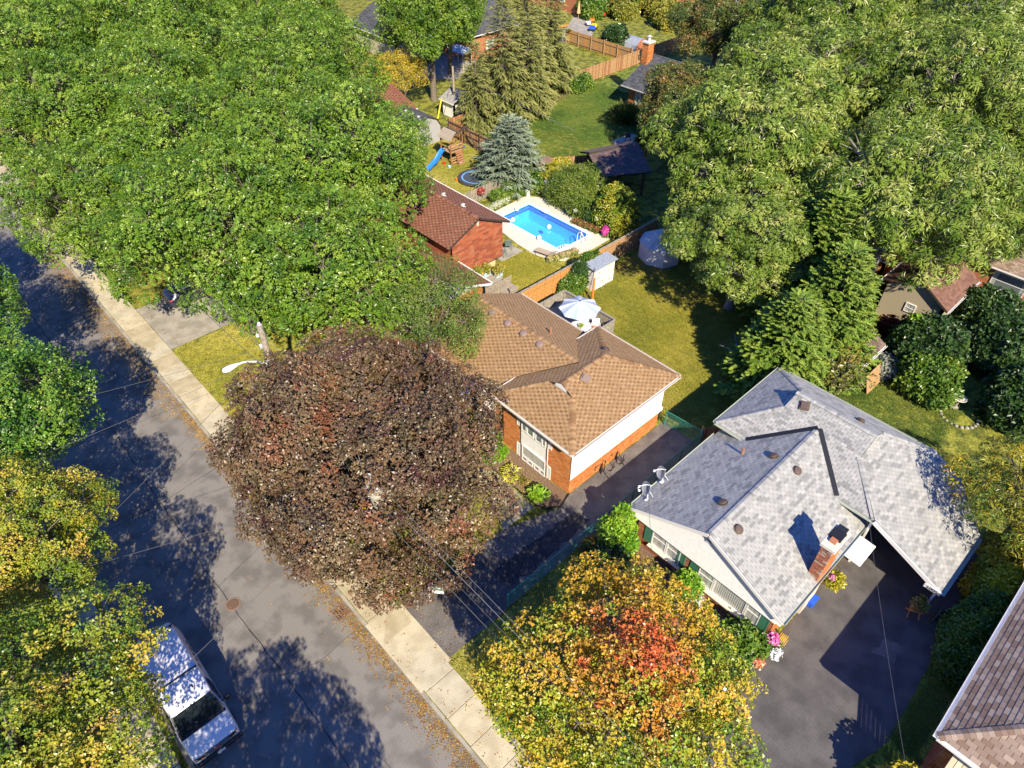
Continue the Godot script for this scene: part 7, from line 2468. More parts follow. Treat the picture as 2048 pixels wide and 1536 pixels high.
	# things along the side drive
	for q in [[21.25, -15.05, 0.75, "black iron post beside the side drive nearest the street"], [21.8, -14.85, 0.5, "black curled iron hose stand in the middle by the brick wall"], [22.6, -14.8, 0.55, "black curled iron hose stand farther along the brick wall"]]:
		var s := thing("hose_stand", q[3], "hose stand", Vector3(q[0], 0.01, q[1]), 0.0, "iron stands by the brick wall")
		var m := MB.new()
		m.tube([Vector3.ZERO, Vector3(0, q[2], 0), Vector3(0.0, q[2] + 0.06, 0.06)], [0.022], 6)
		if q[2] < 0.7:
			var arc := []
			for k in 9:
				var a := PI * k / 8.0
				arc.append(Vector3(-0.25 + cos(a) * 0.25, 0.3 - sin(a) * 0.22, 0.1))
			m.tube(arc, [0.018], 6)
		else:
			m.ball(Vector3(0, q[2] + 0.08, 0), 0.05, 10)
		obj("stand", m, M.dark_metal, s)
	var mbx := thing("gate_post_light", "white box on a stake by the gate at the house's far corner", "lamp", Vector3(26.75, 0, -15.5))
	var mm := MB.new()
	mm.tube([Vector3.ZERO, Vector3(0, 0.9, 0)], [0.03], 6)
	obj("stake", mm, M.dark_metal, mbx)
	var mq := MB.new()
	mq.box(Vector3(0, 1.0, 0), Vector3(0.2, 0.28, 0.2), Basis(), 0.02)
	obj("box", mq, M.white, mbx)
	# play set: roofed tower, slide, swing beam
	var ps := thing("play_set", "wooden play tower with sloped roof, climbing wall and swing beam", "play set", Vector3(40.6, 0, -52.2))
	for q in [[-0.75, -0.75], [0.75, -0.75], [-0.75, 0.75], [0.75, 0.75]]:
		var p := MB.new()
		p.box(Vector3(q[0], 1.35, q[1]), Vector3(0.1, 2.7, 0.1), Basis(), 0.01)
		obj("post", p, M.brown_wood, ps)
	for i in 8:
		var b := MB.new()
		b.box(Vector3(0, 1.25, -0.7 + i * 0.2), Vector3(1.5, 0.03, 0.185))
		obj("board", b, M.tan_wood, ps)
		var r := MB.new()
		r.box(Vector3(-0.5 + 0.0, 2.72 + 0.0, 0), Vector3(0.1, 0.02, 0.1))
	for s in [-1, 1]:
		for i in 8:
			var b := MB.new()
			b.box(Vector3(s * (0.12 + 0.11 * i + 0.05), 3.2 - 0.085 * i, 0), Vector3(0.14, 0.02, 1.9), Basis(Vector3.BACK, -s * 0.66))
			obj("roof_board", b, M.pole_wood, ps)
	for s in [[0, 1.6, 0.76, 1.5, 0], [0, 1.9, 0.76, 1.5, 0], [0.76, 1.6, 0, 1.5, 1], [0.76, 1.9, 0, 1.5, 1], [0, 0.5, 0.8, 1.5, 0], [0, 0.25, 0.85, 1.5, 0], [0, 0.75, 0.78, 1.5, 0]]:
		var b := MB.new()
		b.box(Vector3(s[0], s[1], s[2]), Vector3(0.05 if s[4] else s[3], 0.13, s[3] if s[4] else 0.05), Basis(), 0.006)
		obj("rail", b, M.tan_wood, ps)
	for i in 6:
		var b := MB.new()
		b.box(Vector3(0.15, 0.15 + i * 0.2, 1.25 - i * 0.08), Vector3(0.8, 0.17, 0.03), Basis(Vector3.RIGHT, -0.4), 0.006)
		obj("ladder_board", b, M.brown_wood, ps)
	var bmw := MB.new()
	bmw.bar(Vector3(0.8, 2.3, -0.6), Vector3(3.1, 2.25, -1.3), 0.1, 0.14)
	obj("swing_beam", bmw, M.dark_wood, ps)
	for s in [-1, 1]:
		var lg := MB.new()
		lg.bar(Vector3(3.0, 2.25, -1.25), Vector3(3.1 + s * 0.3, 0, -1.25 + s * 1.1), 0.09, 0.09)
		obj("swing_leg", lg, M.dark_wood, ps)
	for i in 2:
		var sx := 1.5 + i * 0.9
		var sz := -0.81 - i * 0.27
		var ch := MB.new()
		for d in [-0.2, 0.2]:
			ch.tube([Vector3(sx + d, 2.22, sz), Vector3(sx + d, 0.55, sz)], [0.01], 4)
		obj("chain", ch, M.yellow, ps)
		var se := MB.new()
		se.box(Vector3(sx, 0.53, sz), Vector3(0.5, 0.04, 0.2), Basis(), 0.01)
		obj("swing_seat", se, M.blue, ps)
	var sl := thing("play_slide", "blue wavy slide running down from the play tower", "slide", Vector3(39.7, 0, -52.4), 0.15)
	var srings := []
	for i in 13:
		var t := i / 12.0
		var x := -2.3 * t
		var y := 1.3 * pow(1 - t, 1.15) + 0.08 + 0.07 * sin(t * 9.0)
		var r := []
		for q in [[-0.3, 0.18], [-0.26, 0.18], [-0.2, 0.0], [0.2, 0.0], [0.26, 0.18], [0.3, 0.18], [0.3, 0.1], [0.2, -0.06], [-0.2, -0.06], [-0.3, 0.1]]:
			r.append(Vector3(x, y + q[1], q[0]))
		srings.append(r)
	var sm := MB.new()
	skin(sm, srings, true)
	obj("chute", sm, M.slide_blue, sl)
	var tr := thing("trampoline", "round sunken trampoline with dark mat and blue pad by the blue spruce", "trampoline", Vector3(39.7, 0, -47.5))
	var fr := MB.new()
	fr.lathe([Vector2(1.45, 0.3), Vector2(1.8, 0.3), Vector2(1.82, 0.26), Vector2(1.82, 0.2), Vector2(1.45, 0.2)], 36)
	obj("pad", fr, M.charcoal, tr)
	var mt := MB.new()
	mt.lathe([Vector2(1.3, 0.27), Vector2(0, 0.25)], 36)
	mt.lathe([Vector2(0, 0.24), Vector2(1.3, 0.26)], 36)
	obj("mat", mt, M.mat_grey, tr)
	var ins := MB.new()
	ins.lathe([Vector2(1.45, 0.285), Vector2(1.3, 0.285)], 36)
	obj("inner_pad", ins, M.sky_blue, tr)
	for i in 8:
		var lg := MB.new()
		var a := TAU * i / 8
		lg.tube([Vector3(cos(a) * 1.7, 0.25, sin(a) * 1.7), Vector3(cos(a) * 1.7, 0, sin(a) * 1.7)], [0.03], 6)
		obj("leg", lg, M.charcoal, tr)
	# scattered toys
	for q in [[39.5, -52.2, "red", "red toy bucket on the grass at the play tower's foot"], [40.3, -51.6, "orange", "orange toy block on the grass beside the climbing boards"], [39.4, -51.2, "pale_blue", "pale blue toy tub lying in the grass"], [38.2, -48.6, "orange", "orange and white ball at the trampoline's edge"]]:
		var t := thing("garden_toy", q[3], "toy", Vector3(q[0], 0, q[1]), rr(0, 3), "toys on the grass round the play set")
		var m := MB.new()
		m.lathe([Vector2(0, 0), Vector2(0.13, 0), Vector2(0.17, 0.24), Vector2(0.15, 0.24), Vector2(0.12, 0.04), Vector2(0, 0.04)], 14)
		obj("tub", m, M[q[2]], t)
	var bx := thing("sand_table", "small grey and white sand table on the grass", "toy table", Vector3(40.9, 0, -51.3), 0.3)
	var bxm := MB.new()
	bxm.box(Vector3(0, 0.2, 0), Vector3(0.7, 0.1, 0.5), Basis(), 0.03)
	for s in [[-0.3, -0.2], [0.3, -0.2], [-0.3, 0.2], [0.3, 0.2]]:
		bxm.box(Vector3(s[0], 0.08, s[1]), Vector3(0.06, 0.16, 0.06))
	obj("table", bxm, M.pale_blue, bx)
	# bare poles at the back fence, guy and yellow sleeve
	for q in [[48.5, -61.4, 5.2, "bare pole in front of the white shed"], [51.5, -61.2, 4.8, "bare pole beside the spruce trees"]]:
		var p := thing("wooden_pole", q[3], "pole", Vector3(q[0], 0, q[1]), 0.0, "bare poles by the white shed")
		var m := MB.new()
		m.tube([Vector3.ZERO, Vector3(0, q[2], 0)], [0.15, 0.12], 10)
		obj("shaft", m, M.pole_wood, p)
	var wr := thing("pole_wire", "slack wires strung between the two bare poles", "wire")
	var wm := MB.new()
	wm.tube([Vector3(48.5, 4.2, -61.4), Vector3(50, 4.1, -61.3), Vector3(51.5, 4.7, -61.2)], [0.03], 5)
	wm.tube([Vector3(51.5, 4.4, -61.2), Vector3(50.0, 0.1, -59.6)], [0.025], 5)
	wm.tube([Vector3(48.5, 4.6, -61.4), Vector3(47.2, 0.1, -61.8)], [0.02], 5)
	wm.tube([Vector3(48.5, 4.5, -61.4), Vector3(45.0, 5.5, -40)], [0.02], 5)
	obj("wire", wm, M.bright_wire, wr)
	var ys := thing("guy_guard", "bright yellow guy wire guard leaning beside the barn shed", "guy guard", Vector3(46.3, 0, -61.8))
	var ym := MB.new()
	ym.tube([Vector3.ZERO, Vector3(1.05, 1.9, -0.4)], [0.09], 8)
	obj("sleeve", ym, M.yellow, ys)
	# far yard full of toys
	for q in [[86.6, -71.2, "red"], [85.2, -74.6, "white"], [86.9, -75.4, "orange"], [84.6, -73.0, "yellow"], [88.3, -77.6, "white"], [83.6, -72.4, "blue"], [90.5, -76.2, "red"], [87.2, -70.4, "white"]]:
		var nm: Array = {"red": ["red toy wagon in the far yard", "red bin beside the far red brick house"], "white": ["white toy stand in the far yard's middle", "white bicycle frame against the far brick wall", "white toy box beside the red wagon"], "orange": ["orange play table on the far patio"], "yellow": ["yellow toy in the far yard by the fence"], "blue": ["blue tub at the far fence"]}[q[2]]
		var lab: String = nm[0]
		if q[2] == "red" and q[0] > 90:
			lab = nm[1]
		if q[2] == "white":
			lab = nm[1] if q[0] > 88 else nm[2] if q[0] > 87 else nm[0]
		var t := thing("yard_toy", lab, "toy", Vector3(q[0], 0, q[1]), rr(0, 3), "things left about the far yard")
		var m := MB.new()
		m.box(Vector3(0, 0.4, 0), Vector3(1.0, 0.3, 0.6), Basis(), 0.08)
		m.box(Vector3(0, 0.6, 0.25), Vector3(0.9, 0.3, 0.1), Basis(), 0.04)
		obj("tray", m, M[q[2]], t)
		for s in [-1, 1]:
			for z in [-1, 1]:
				var w := MB.new()
				w.lathe([Vector2(0, -0.04), Vector2(0.17, -0.04), Vector2(0.17, 0.04), Vector2(0, 0.04)], 12, Vector3(s * 0.35, 0.17, z * 0.32), Basis(Vector3.RIGHT, PI / 2))
				obj("wheel", w, M.black, t)
	var fu := thing("folded_umbrella", "orange folded garden umbrella by the far red house", "umbrella", Vector3(86.9, 0, -78.2))
	var fm := MB.new()
	fm.lathe([Vector2(0.03, 0), Vector2(0.03, 0.7), Vector2(0.3, 0.8), Vector2(0.18, 1.7), Vector2(0.02, 2.5)], 12)
	obj("cloth", fm, M.peach, fu)
	var sh := thing("lean_to", "grey lean-to with a pale slatted top and red kayak at the far fence", "shelter", Vector3(76.0, 0, -70.8))
	for q in [[-1.2, -0.8], [1.2, -0.8], [-1.2, 0.8], [1.2, 0.8]]:
		var m := MB.new()
		m.box(Vector3(q[0], 0.9, q[1]), Vector3(0.1, 1.8, 0.1))
		obj("post", m, M.grey_wood, sh)
	for i in 7:
		var m := MB.new()
		m.box(Vector3(0, 1.85 + 0.05 * i, -0.8 + 0.27 * i), Vector3(2.7, 0.04, 0.25), Basis(Vector3.RIGHT, -0.2))
		obj("slat", m, M.pole_wood, sh)
	var kx := thing("red_kayak", "orange red kayak resting on the lean-to roof", "kayak", Vector3(76.0, 2.25, -71.2))
	var km := MB.new()
	var krings := []
	for q in [[-1.3, 0.03], [-0.9, 0.2], [0, 0.3], [0.9, 0.2], [1.3, 0.03]]:
		var r := []
		for k in 10:
			var a := TAU * k / 10
			r.append(Vector3(q[0], sin(a) * q[1] * 0.6, cos(a) * q[1]))
		krings.append(r)
	skin(km, krings, true)
	obj("hull", km, M.orange, kx)
	# patio seat in the shade, bird bath, ring of stones
	var rk := thing("stone_slab", "pale flat stone slab under the shaded lawn chair", "stone", Vector3(57.2, 0, -43.3))
	var rm := MB.new()
	rm.slab(P2(ragged([-1.6, -1.0, 1.4, -1.1, 1.7, 0.6, 0.2, 1.1, -1.5, 0.8], 0.1, 0.4)), 0.18, 0.2)
	obj("slab", rm, M.grey_concrete, rk)
	patio_chair("dark blue lawn chair in the maple's shade on the stone slab", Vector3(57.0, 0.18, -43.3), 2.3, M.navy)
	var bb := thing("bird_bath", "stone bird bath bowl on a pedestal in the shaded corner", "bird bath", Vector3(41.2, 0, -3.6))
	var bbm := MB.new()
	bbm.lathe([Vector2(0.0, 0), Vector2(0.2, 0), Vector2(0.22, 0.06), Vector2(0.09, 0.14), Vector2(0.07, 0.6), Vector2(0.12, 0.68)], 18)
	obj("pedestal", bbm, M.grey_concrete, bb)
	var bbb := MB.new()
	bbb.lathe([Vector2(0.05, 0.68), Vector2(0.3, 0.72), Vector2(0.42, 0.82), Vector2(0.4, 0.84), Vector2(0.28, 0.76), Vector2(0, 0.73)], 22)
	obj("bowl", bbb, M.pale_concrete, bb)
	var rg := thing("stone_ring", "curved row of pale stones edging the bed by the bird bath", "stone edging", Vector3(40.6, 0, -3.1))
	for i in 16:
		var a := TAU * i / 22.0 + 1.2
		var m := MB.new()
		m.ball(Vector3(cos(a) * 1.05, 0.05, sin(a) * 1.05), rr(0.08, 0.13), 8, 0.7)
		obj("stone", m, M.grey_concrete, rg)
	# by the bungalow: planter stand, hanging basket, bin, hoses, ornaments
	var pls := thing("plant_stand", "orange wooden plant stand with a leafy pot under the carport fascia", "plant stand", Vector3(25.3, 0.012, 0.75), 0.5)
	for s in [[-1, -1], [1, -1], [-1, 1], [1, 1]]:
		var m := MB.new()
		m.bar(Vector3(s[0] * 0.25, 0, s[1] * 0.25), Vector3(-s[0] * 0.2, 0.55, s[1] * 0.2), 0.05, 0.05)
		obj("leg", m, M.orange_wood, pls)
	for i in 4:
		var m := MB.new()
		m.box(Vector3(-0.21 + i * 0.14, 0.56, 0), Vector3(0.12, 0.03, 0.5))
		obj("slat", m, M.orange_wood, pls)
	var pot := MB.new()
	pot.lathe([Vector2(0, 0.58), Vector2(0.13, 0.58), Vector2(0.18, 0.82), Vector2(0, 0.8)], 14)
	obj("pot", pot, M.clay, pls)
	leafy(pls, "leaves", Vector3(0, 1.0, 0), 0.3, 40, "small", [Color(0.15, 0.2, 0.03), Color(0.35, 0.3, 0.05), Color(0.5, 0.3, 0.12)], 1.0)
	var hb := thing("flower_basket", "basket of yellow and pink flowers hanging by the chimney", "flower basket", Vector3(23.05, 1.2, -2.55))
	var hbm := MB.new()
	hbm.lathe([Vector2(0, 0), Vector2(0.2, 0.02), Vector2(0.28, 0.25), Vector2(0, 0.22)], 16)
	obj("basket", hbm, M.brown_metal, hb)
	var hk := MB.new()
	hk.tube([Vector3(0, 0.25, 0), Vector3(0, 1.3, 0), Vector3(0, 1.4, -0.3)], [0.01], 5)
	obj("hanger", hk, M.dark_metal, hb)
	leafy(hb, "flowers", Vector3(0, 0.35, 0), 0.42, 130, "small", [Color(0.14, 0.2, 0.02), Color(0.5, 0.45, 0.03), Color(0.6, 0.55, 0.06)], 1.0, 0.7)
	leafy(hb, "pink_flowers", Vector3(-0.15, 0.6, -0.1), 0.15, 14, "petal", [Color(0.7, 0.2, 0.5), Color(0.75, 0.3, 0.6)], 1.6)
	var bn := thing("recycling_bin", "blue recycling box against the brick wall by the wide driveway", "bin", Vector3(22.3, 0.012, -2.85))
	var bnm := MB.new()
	bnm.box(Vector3(0, 0.2, 0), Vector3(0.55, 0.4, 0.4), Basis(), 0.03)
	obj("box", bnm, M.blue, bn)
	var rim := MB.new()
	rim.box(Vector3(0, 0.4, 0), Vector3(0.6, 0.04, 0.45), Basis(), 0.015)
	obj("rim", rim, M.blue, bn)
	var hs := thing("garden_hose", "coiled yellow garden hose at the bungalow's brick corner", "hose", Vector3(19.35, 0.02, -2.75))
	var hsm := MB.new()
	var coil := []
	for k in 90:
		var a := TAU * k / 18.0
		coil.append(Vector3(cos(a) * 0.3, 0.35 + sin(a) * 0.35 + k * 0.0008, k * 0.004 - 0.15))
	hsm.tube(coil, [0.016], 5)
	obj("hose", hsm, M.hose_yellow, hs)
	var st := thing("garden_figure", "white and red garden ornament between the round bushes", "ornament", Vector3(15.3, 0, -3.2))
	var stm := MB.new()
	stm.lathe([Vector2(0, 0), Vector2(0.2, 0), Vector2(0.16, 0.5), Vector2(0.1, 0.62), Vector2(0.17, 0.78), Vector2(0.12, 0.92), Vector2(0, 0.97)], 14)
	obj("figure", stm, M.white, st)
	var stc := MB.new()
	stc.box(Vector3(0.12, 0.35, 0.16), Vector3(0.2, 0.4, 0.12), Basis(), 0.04)
	obj("coat", stc, M.red, st)
	var ed := thing("bed_fence", "low white wire edging along the flower bed by the driveway", "edging")
	for i in 9:
		var m := MB.new()
		var x := 16.2 + i * 0.28
		var arc := []
		for k in 9:
			var a := PI * k / 8.0
			arc.append(Vector3(x + 0.14 - cos(a) * 0.14, sin(a) * 0.32, -3.05 + 0.02 * i))
		m.tube(arc, [0.012], 5)
		obj("hoop", m, M.white, ed)
	var ac := thing("wall_fan_hood", "grey domed vent hood under the bungalow's long window", "vent hood", Vector3(18.2, 0, -6.6))
	var acm := MB.new()
	acm.lathe([Vector2(0.36, 0), Vector2(0.36, 0.55), Vector2(0.3, 0.7), Vector2(0.0, 0.76)], 20)
	obj("hood", acm, M.pale_vent, ac)
	var bk := thing("flower_pot_basket", "red flower basket hung on the grey picket fence", "flower basket", Vector3(37.0, 0.85, -43.75))
	var bkm := MB.new()
	bkm.lathe([Vector2(0, 0), Vector2(0.15, 0.02), Vector2(0.2, 0.2), Vector2(0, 0.18)], 14)
	obj("basket", bkm, M.brown_metal, bk)
	leafy(bk, "flowers", Vector3(0, 0.3, 0), 0.32, 70, "petal", [Color(0.5, 0.02, 0.05), Color(0.35, 0.05, 0.06), Color(0.15, 0.2, 0.03)], 2.2)
	var ws := thing("garden_statue", "white garden seat and urn at the pool's far corner", "ornament", Vector3(40.9, 0, -42.3))
	var wsm := MB.new()
	wsm.box(Vector3(0.1, 0.35, 0.3), Vector3(0.3, 0.7, 0.8), Basis(), 0.05)
	wsm.lathe([Vector2(0.12, 0), Vector2(0.08, 0.3), Vector2(0.25, 0.55), Vector2(0.2, 0.6), Vector2(0, 0.5)], 14, Vector3(-0.2, 0, -0.5))
	obj("ornament", wsm, M.white, ws)
	var tl := thing("white_trellis", "white trellis panels among the pool shrubs", "trellis", Vector3(41.9, 0, -40.2), 1.2)
	for i in 6:
		var m := MB.new()
		m.box(Vector3(-0.5 + i * 0.2, 0.9, 0), Vector3(0.1, 1.8, 0.025))
		obj("slat", m, M.white_paint, tl)
	for y in [0.3, 1.5]:
		var m := MB.new()
		m.box(Vector3(0, y, -0.03), Vector3(1.2, 0.08, 0.03))
		obj("rail", m, M.white_paint, tl)
	var bs := thing("blue_shelter", "blue and white canvas shelter in the shade of the tall tree", "shelter", Vector3(59.5, 0, -73.6), 0.4)
	for q in [[-1.2, -1], [1.2, -1], [-1.2, 1], [1.2, 1]]:
		var m := MB.new()
		m.box(Vector3(q[0], 1.0, q[1]), Vector3(0.07, 2.0, 0.07))
		obj("post", m, M.white_paint, bs)
	for i in 6:
		var m := MB.new()
		m.box(Vector3(-1.1 + i * 0.44, 2.05, 0), Vector3(0.42, 0.03, 2.3), Basis(Vector3.RIGHT, 0.15))
		obj("canopy_stripe", m, M.cloth_white if i % 2 else M.pale_blue, bs)
	var tp := thing("blue_play_frame", "blue play frame with a white toy slide at the top of the view", "play frame", Vector3(107, 0, -64))
	for x in [-1, 1]:
		var m := MB.new()
		m.tube([Vector3(x * 1.2, 0, 0), Vector3(x * 1.2, 2.6, 0)], [0.09], 8)
		obj("post", m, M.sky_blue, tp)
	var tpb := MB.new()
	tpb.tube([Vector3(-1.2, 2.6, 0), Vector3(1.2, 2.6, 0)], [0.09], 8)
	obj("beam", tpb, M.sky_blue, tp)
	var tps := MB.new()
	tps.bar(Vector3(1.9, 1.3, -0.5), Vector3(3.8, 0.2, -0.5), 0.6, 0.1)
	tps.box(Vector3(1.9, 0.7, -0.5), Vector3(0.6, 1.4, 0.7), Basis(), 0.08)
	obj("toy_slide", tps, M.white, tp)
	for q in [[60.5, -10.6, "dark car in the shade behind the walnuts"], [66, -10.0, "grey car parked past the walnuts"]]:
		pass


func bushes() -> void:
	var G := [Color(0.05, 0.12, 0.012), Color(0.1, 0.2, 0.02), Color(0.2, 0.29, 0.035)]
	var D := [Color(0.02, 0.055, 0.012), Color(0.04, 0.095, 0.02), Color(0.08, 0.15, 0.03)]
	var Y := [Color(0.15, 0.22, 0.015), Color(0.36, 0.34, 0.03), Color(0.55, 0.45, 0.04)]
	var BR := [Color(0.1, 0.26, 0.01), Color(0.2, 0.38, 0.02), Color(0.3, 0.45, 0.04)]
	# pool side
	shrub("willow_shrub", "broad feathery green shrub on the far side of the pool", Vector3(43.0, 0, -37.6), {"seed": 201, "leaf": "willow", "pal": [Color(0.09, 0.16, 0.02), Color(0.18, 0.26, 0.035), Color(0.29, 0.34, 0.06)], "blobs": [[Vector3(0, 1.5, 0), Vector3(2.0, 1.7, 2.3)], [Vector3(-0.7, 1.2, 1.4), Vector3(1.5, 1.3, 1.4)], [Vector3(-0.5, 1.0, -1.4), 1.3], [Vector3(0.8, 2.2, 0.6), 1.2]], "density": 13.0, "lift": 0.6, "size": 1.1})
	shrub("yellow_shrub", "yellow green shrub at the pool's corner by the golden fence", Vector3(42.8, 0, -32.8), {"seed": 202, "leaf": "small", "pal": [Color(0.09, 0.18, 0.015), Color(0.25, 0.31, 0.025), Color(0.46, 0.4, 0.04)], "blobs": [[Vector3(0, 1.4, 0), Vector3(1.6, 1.7, 1.7)], [Vector3(-0.5, 0.9, 1.1), 1.2], [Vector3(0.2, 2.3, -0.4), 1.1]], "density": 28.0, "size": 1.5})
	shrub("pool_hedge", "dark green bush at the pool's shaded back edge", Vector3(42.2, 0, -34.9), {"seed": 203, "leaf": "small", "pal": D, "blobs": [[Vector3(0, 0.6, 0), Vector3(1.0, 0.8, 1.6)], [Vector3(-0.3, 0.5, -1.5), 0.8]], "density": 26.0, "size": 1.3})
	shrub("climbing_shrub", "low green bush in front of the blue spruce at the pool end", Vector3(39.9, 0, -42.9), {"seed": 204, "leaf": "small", "pal": G, "blobs": [[Vector3(-1.6, 0.4, 0), 0.65], [Vector3(-0.4, 0.5, 0), 0.75], [Vector3(1.0, 0.55, 0.2), 0.8], [Vector3(2.4, 0.9, 1.0), 1.1]], "density": 26.0, "size": 1.2})
	shrub("arbour_vine", "bright vine covered arbour behind the feathery shrub", Vector3(43.6, 0, -41.0), {"seed": 205, "leaf": "small", "pal": Y, "blobs": [[Vector3(0, 1.8, 0), Vector3(1.5, 0.5, 1.2)], [Vector3(1.5, 1.9, -0.5), Vector3(1.0, 0.4, 0.8)]], "density": 26.0, "size": 1.3})
	for q in [[40.6, -34.5, 1.2, "red flower border along the pool's far rim", 0], [36.0, -32.2, 1.0, "pale pink and yellow flowers at the pool deck's front corner", 1], [38.0, -42.2, 1.0, "white flowers at the pool's near left end", 2], [40.9, -32.2, 0.5, "vivid pink flowering bush beside the pool", 3]]:
		var fl := thing("flower_border", (q[3] as String).replace(" near left", " street"), "flowers", Vector3(q[0], 0, q[1]), 0.0)
		var pal: Array = [[Color(0.3, 0.03, 0.03), Color(0.2, 0.1, 0.04), Color(0.25, 0.25, 0.04)], [Color(0.6, 0.4, 0.35), Color(0.5, 0.42, 0.12), Color(0.15, 0.2, 0.03)], [Color(0.75, 0.75, 0.7), Color(0.3, 0.35, 0.1), Color(0.7, 0.68, 0.6)], [Color(0.75, 0.05, 0.35), Color(0.7, 0.08, 0.4), Color(0.5, 0.05, 0.3)]][q[4]]
		var nblob := 5 if q[4] < 3 else 2
		var along: Vector3 = [Vector3(-0.1, 0, -1), Vector3(1, 0, 0.25), Vector3(1, 0, -0.1), Vector3(0.3, 0.4, 0)][q[4]]
		for k in nblob:
			leafy(fl, "blooms", along * 0.55 * (k - nblob * 0.5) + Vector3(0, 0.25 + (0.4 if q[4] == 3 else 0.0), 0), 0.3, 90, "petal", pal, 1.7)
			leafy(fl, "leaves", along * 0.55 * (k - nblob * 0.5) + Vector3(0, 0.15, 0), 0.3, 30, "tiny", G, 1.2)
	# by the fence and the deck
	shrub("fence_shrub", "leafy green shrub between the deck and the golden fence", Vector3(32.3, 0, -28.2), {"seed": 210, "leaf": "small", "pal": G, "blobs": [[Vector3(0, 0.7, 0), Vector3(0.9, 0.9, 0.6)], [Vector3(0.8, 0.9, -0.1), 0.65]], "density": 26.0, "size": 1.4})
	shrub("fence_shrub", "dark leaved shrub against the metal shed's rusting side", Vector3(33.4, 0, -28.4), {"seed": 211, "leaf": "small", "pal": D, "blobs": [[Vector3(0, 0.9, 0), Vector3(0.55, 1.1, 0.5)], [Vector3(0.2, 1.6, -0.1), 0.5]], "density": 26.0, "size": 1.4})
	shrub("fence_shrub", "green vine hanging over the golden fence behind the metal shed", Vector3(35.0, 0, -28.85), {"seed": 212, "leaf": "small", "pal": G, "blobs": [[Vector3(0, 1.9, 0), Vector3(0.9, 0.4, 0.3)]], "density": 26.0, "size": 1.2})
	# split-level house garden
	shrub("hosta", "bright yellow hosta in the mulch bed of the split-level house", Vector3(17.1, 0.05, -18.4), {"seed": 213, "leaf": "hosta", "pal": [Color(0.35, 0.42, 0.03), Color(0.5, 0.5, 0.06), Color(0.55, 0.5, 0.1)], "blobs": [[Vector3(0, 0.15, 0), Vector3(0.32, 0.22, 0.32)]], "density": 40.0, "category": "plant"})
	shrub("fern", "green fern plant in the mulch bed near the driveway", Vector3(17.25, 0.05, -16.35), {"seed": 214, "leaf": "hosta", "pal": BR, "blobs": [[Vector3(0, 0.18, 0), Vector3(0.3, 0.24, 0.3)]], "density": 40.0, "category": "plant"})
	shrub("low_plant", "small faded plant in the middle of the mulch bed", Vector3(17.3, 0.05, -17.5), {"seed": 215, "leaf": "tiny", "pal": [Color(0.2, 0.22, 0.03), Color(0.36, 0.22, 0.08)], "blobs": [[Vector3(0, 0.12, 0), 0.2]], "density": 50.0, "category": "plant", "size": 1.2})
	shrub("green_mound", "low bright green groundcover mound at the mulch bed's end", Vector3(17.4, 0.0, -20.2), {"seed": 216, "leaf": "tiny", "pal": BR, "blobs": [[Vector3(0, 0.25, 0), Vector3(0.8, 0.4, 0.6)], [Vector3(0.4, 0.3, -0.9), Vector3(0.8, 0.45, 0.8)]], "density": 60.0, "size": 1.4})
	# bungalow garden
	shrub("tall_shrub", "tall bright green shrub at the bungalow's brick corner", Vector3(18.0, 0, -11.5), {"seed": 220, "leaf": "small", "pal": BR, "blobs": [[Vector3(0, 1.0, 0), Vector3(0.8, 1.2, 0.7)], [Vector3(0.2, 2.0, 0.1), Vector3(0.4, 0.8, 0.4)], [Vector3(-0.6, 0.6, 0.5), 0.7], [Vector3(-0.2, 1.2, 0.8), 0.5]], "density": 24.0, "size": 1.4})
	shrub("dark_shrub", "dark green low bush beside the orange flowers at the green fence", Vector3(16.3, 0, -11.0), {"seed": 221, "leaf": "small", "pal": D, "blobs": [[Vector3(0, 0.5, 0), Vector3(0.9, 0.7, 0.8)], [Vector3(0.8, 0.6, 0.3), 0.7]], "density": 26.0, "size": 1.3})
	var mg := thing("marigolds", "clump of orange yellow flowers beside the green fence", "flowers", Vector3(16.7, 0, -12.0))
	leafy(mg, "blooms", Vector3(0, 0.55, 0), 0.4, 110, "petal", [Color(0.75, 0.35, 0.01), Color(0.8, 0.5, 0.02)], 2.0, 0.6)
	leafy(mg, "leaves", Vector3(0, 0.35, 0), 0.45, 60, "small", [Color(0.1, 0.15, 0.02), Color(0.22, 0.16, 0.06)], 1.2, 0.7)
	shrub("window_shrub", "small lime green shrub below the bungalow's middle shutters", Vector3(18.1, 0, -7.2), {"seed": 222, "leaf": "small", "pal": BR, "blobs": [[Vector3(0, 0.8, 0), Vector3(0.55, 0.9, 0.6)], [Vector3(-0.2, 1.4, 0.1), 0.4]], "density": 28.0, "size": 1.3})
	shrub("leafy_shrub", "medium green leafy shrub at the bungalow's driveway corner", Vector3(17.5, 0, -4.0), {"seed": 223, "leaf": "small", "pal": G, "blobs": [[Vector3(0, 0.7, 0), Vector3(1.0, 0.8, 0.8)], [Vector3(0.6, 0.6, 0.4), 0.6], [Vector3(-1.0, 0.6, -0.2), 0.7]], "density": 28.0, "size": 1.5})
	shrub("juniper", "dark olive juniper beside the wide driveway", Vector3(16.2, 0, -3.9), {"seed": 224, "leaf": "tiny", "pal": [Color(0.02, 0.045, 0.01), Color(0.05, 0.09, 0.02), Color(0.1, 0.14, 0.03)], "blobs": [[Vector3(0, 0.6, 0), Vector3(1.0, 0.7, 1.0)], [Vector3(0.5, 0.8, -0.4), 0.5], [Vector3(-0.5, 0.7, 0.3), 0.5]], "density": 46.0, "size": 1.7, "category": "juniper"})
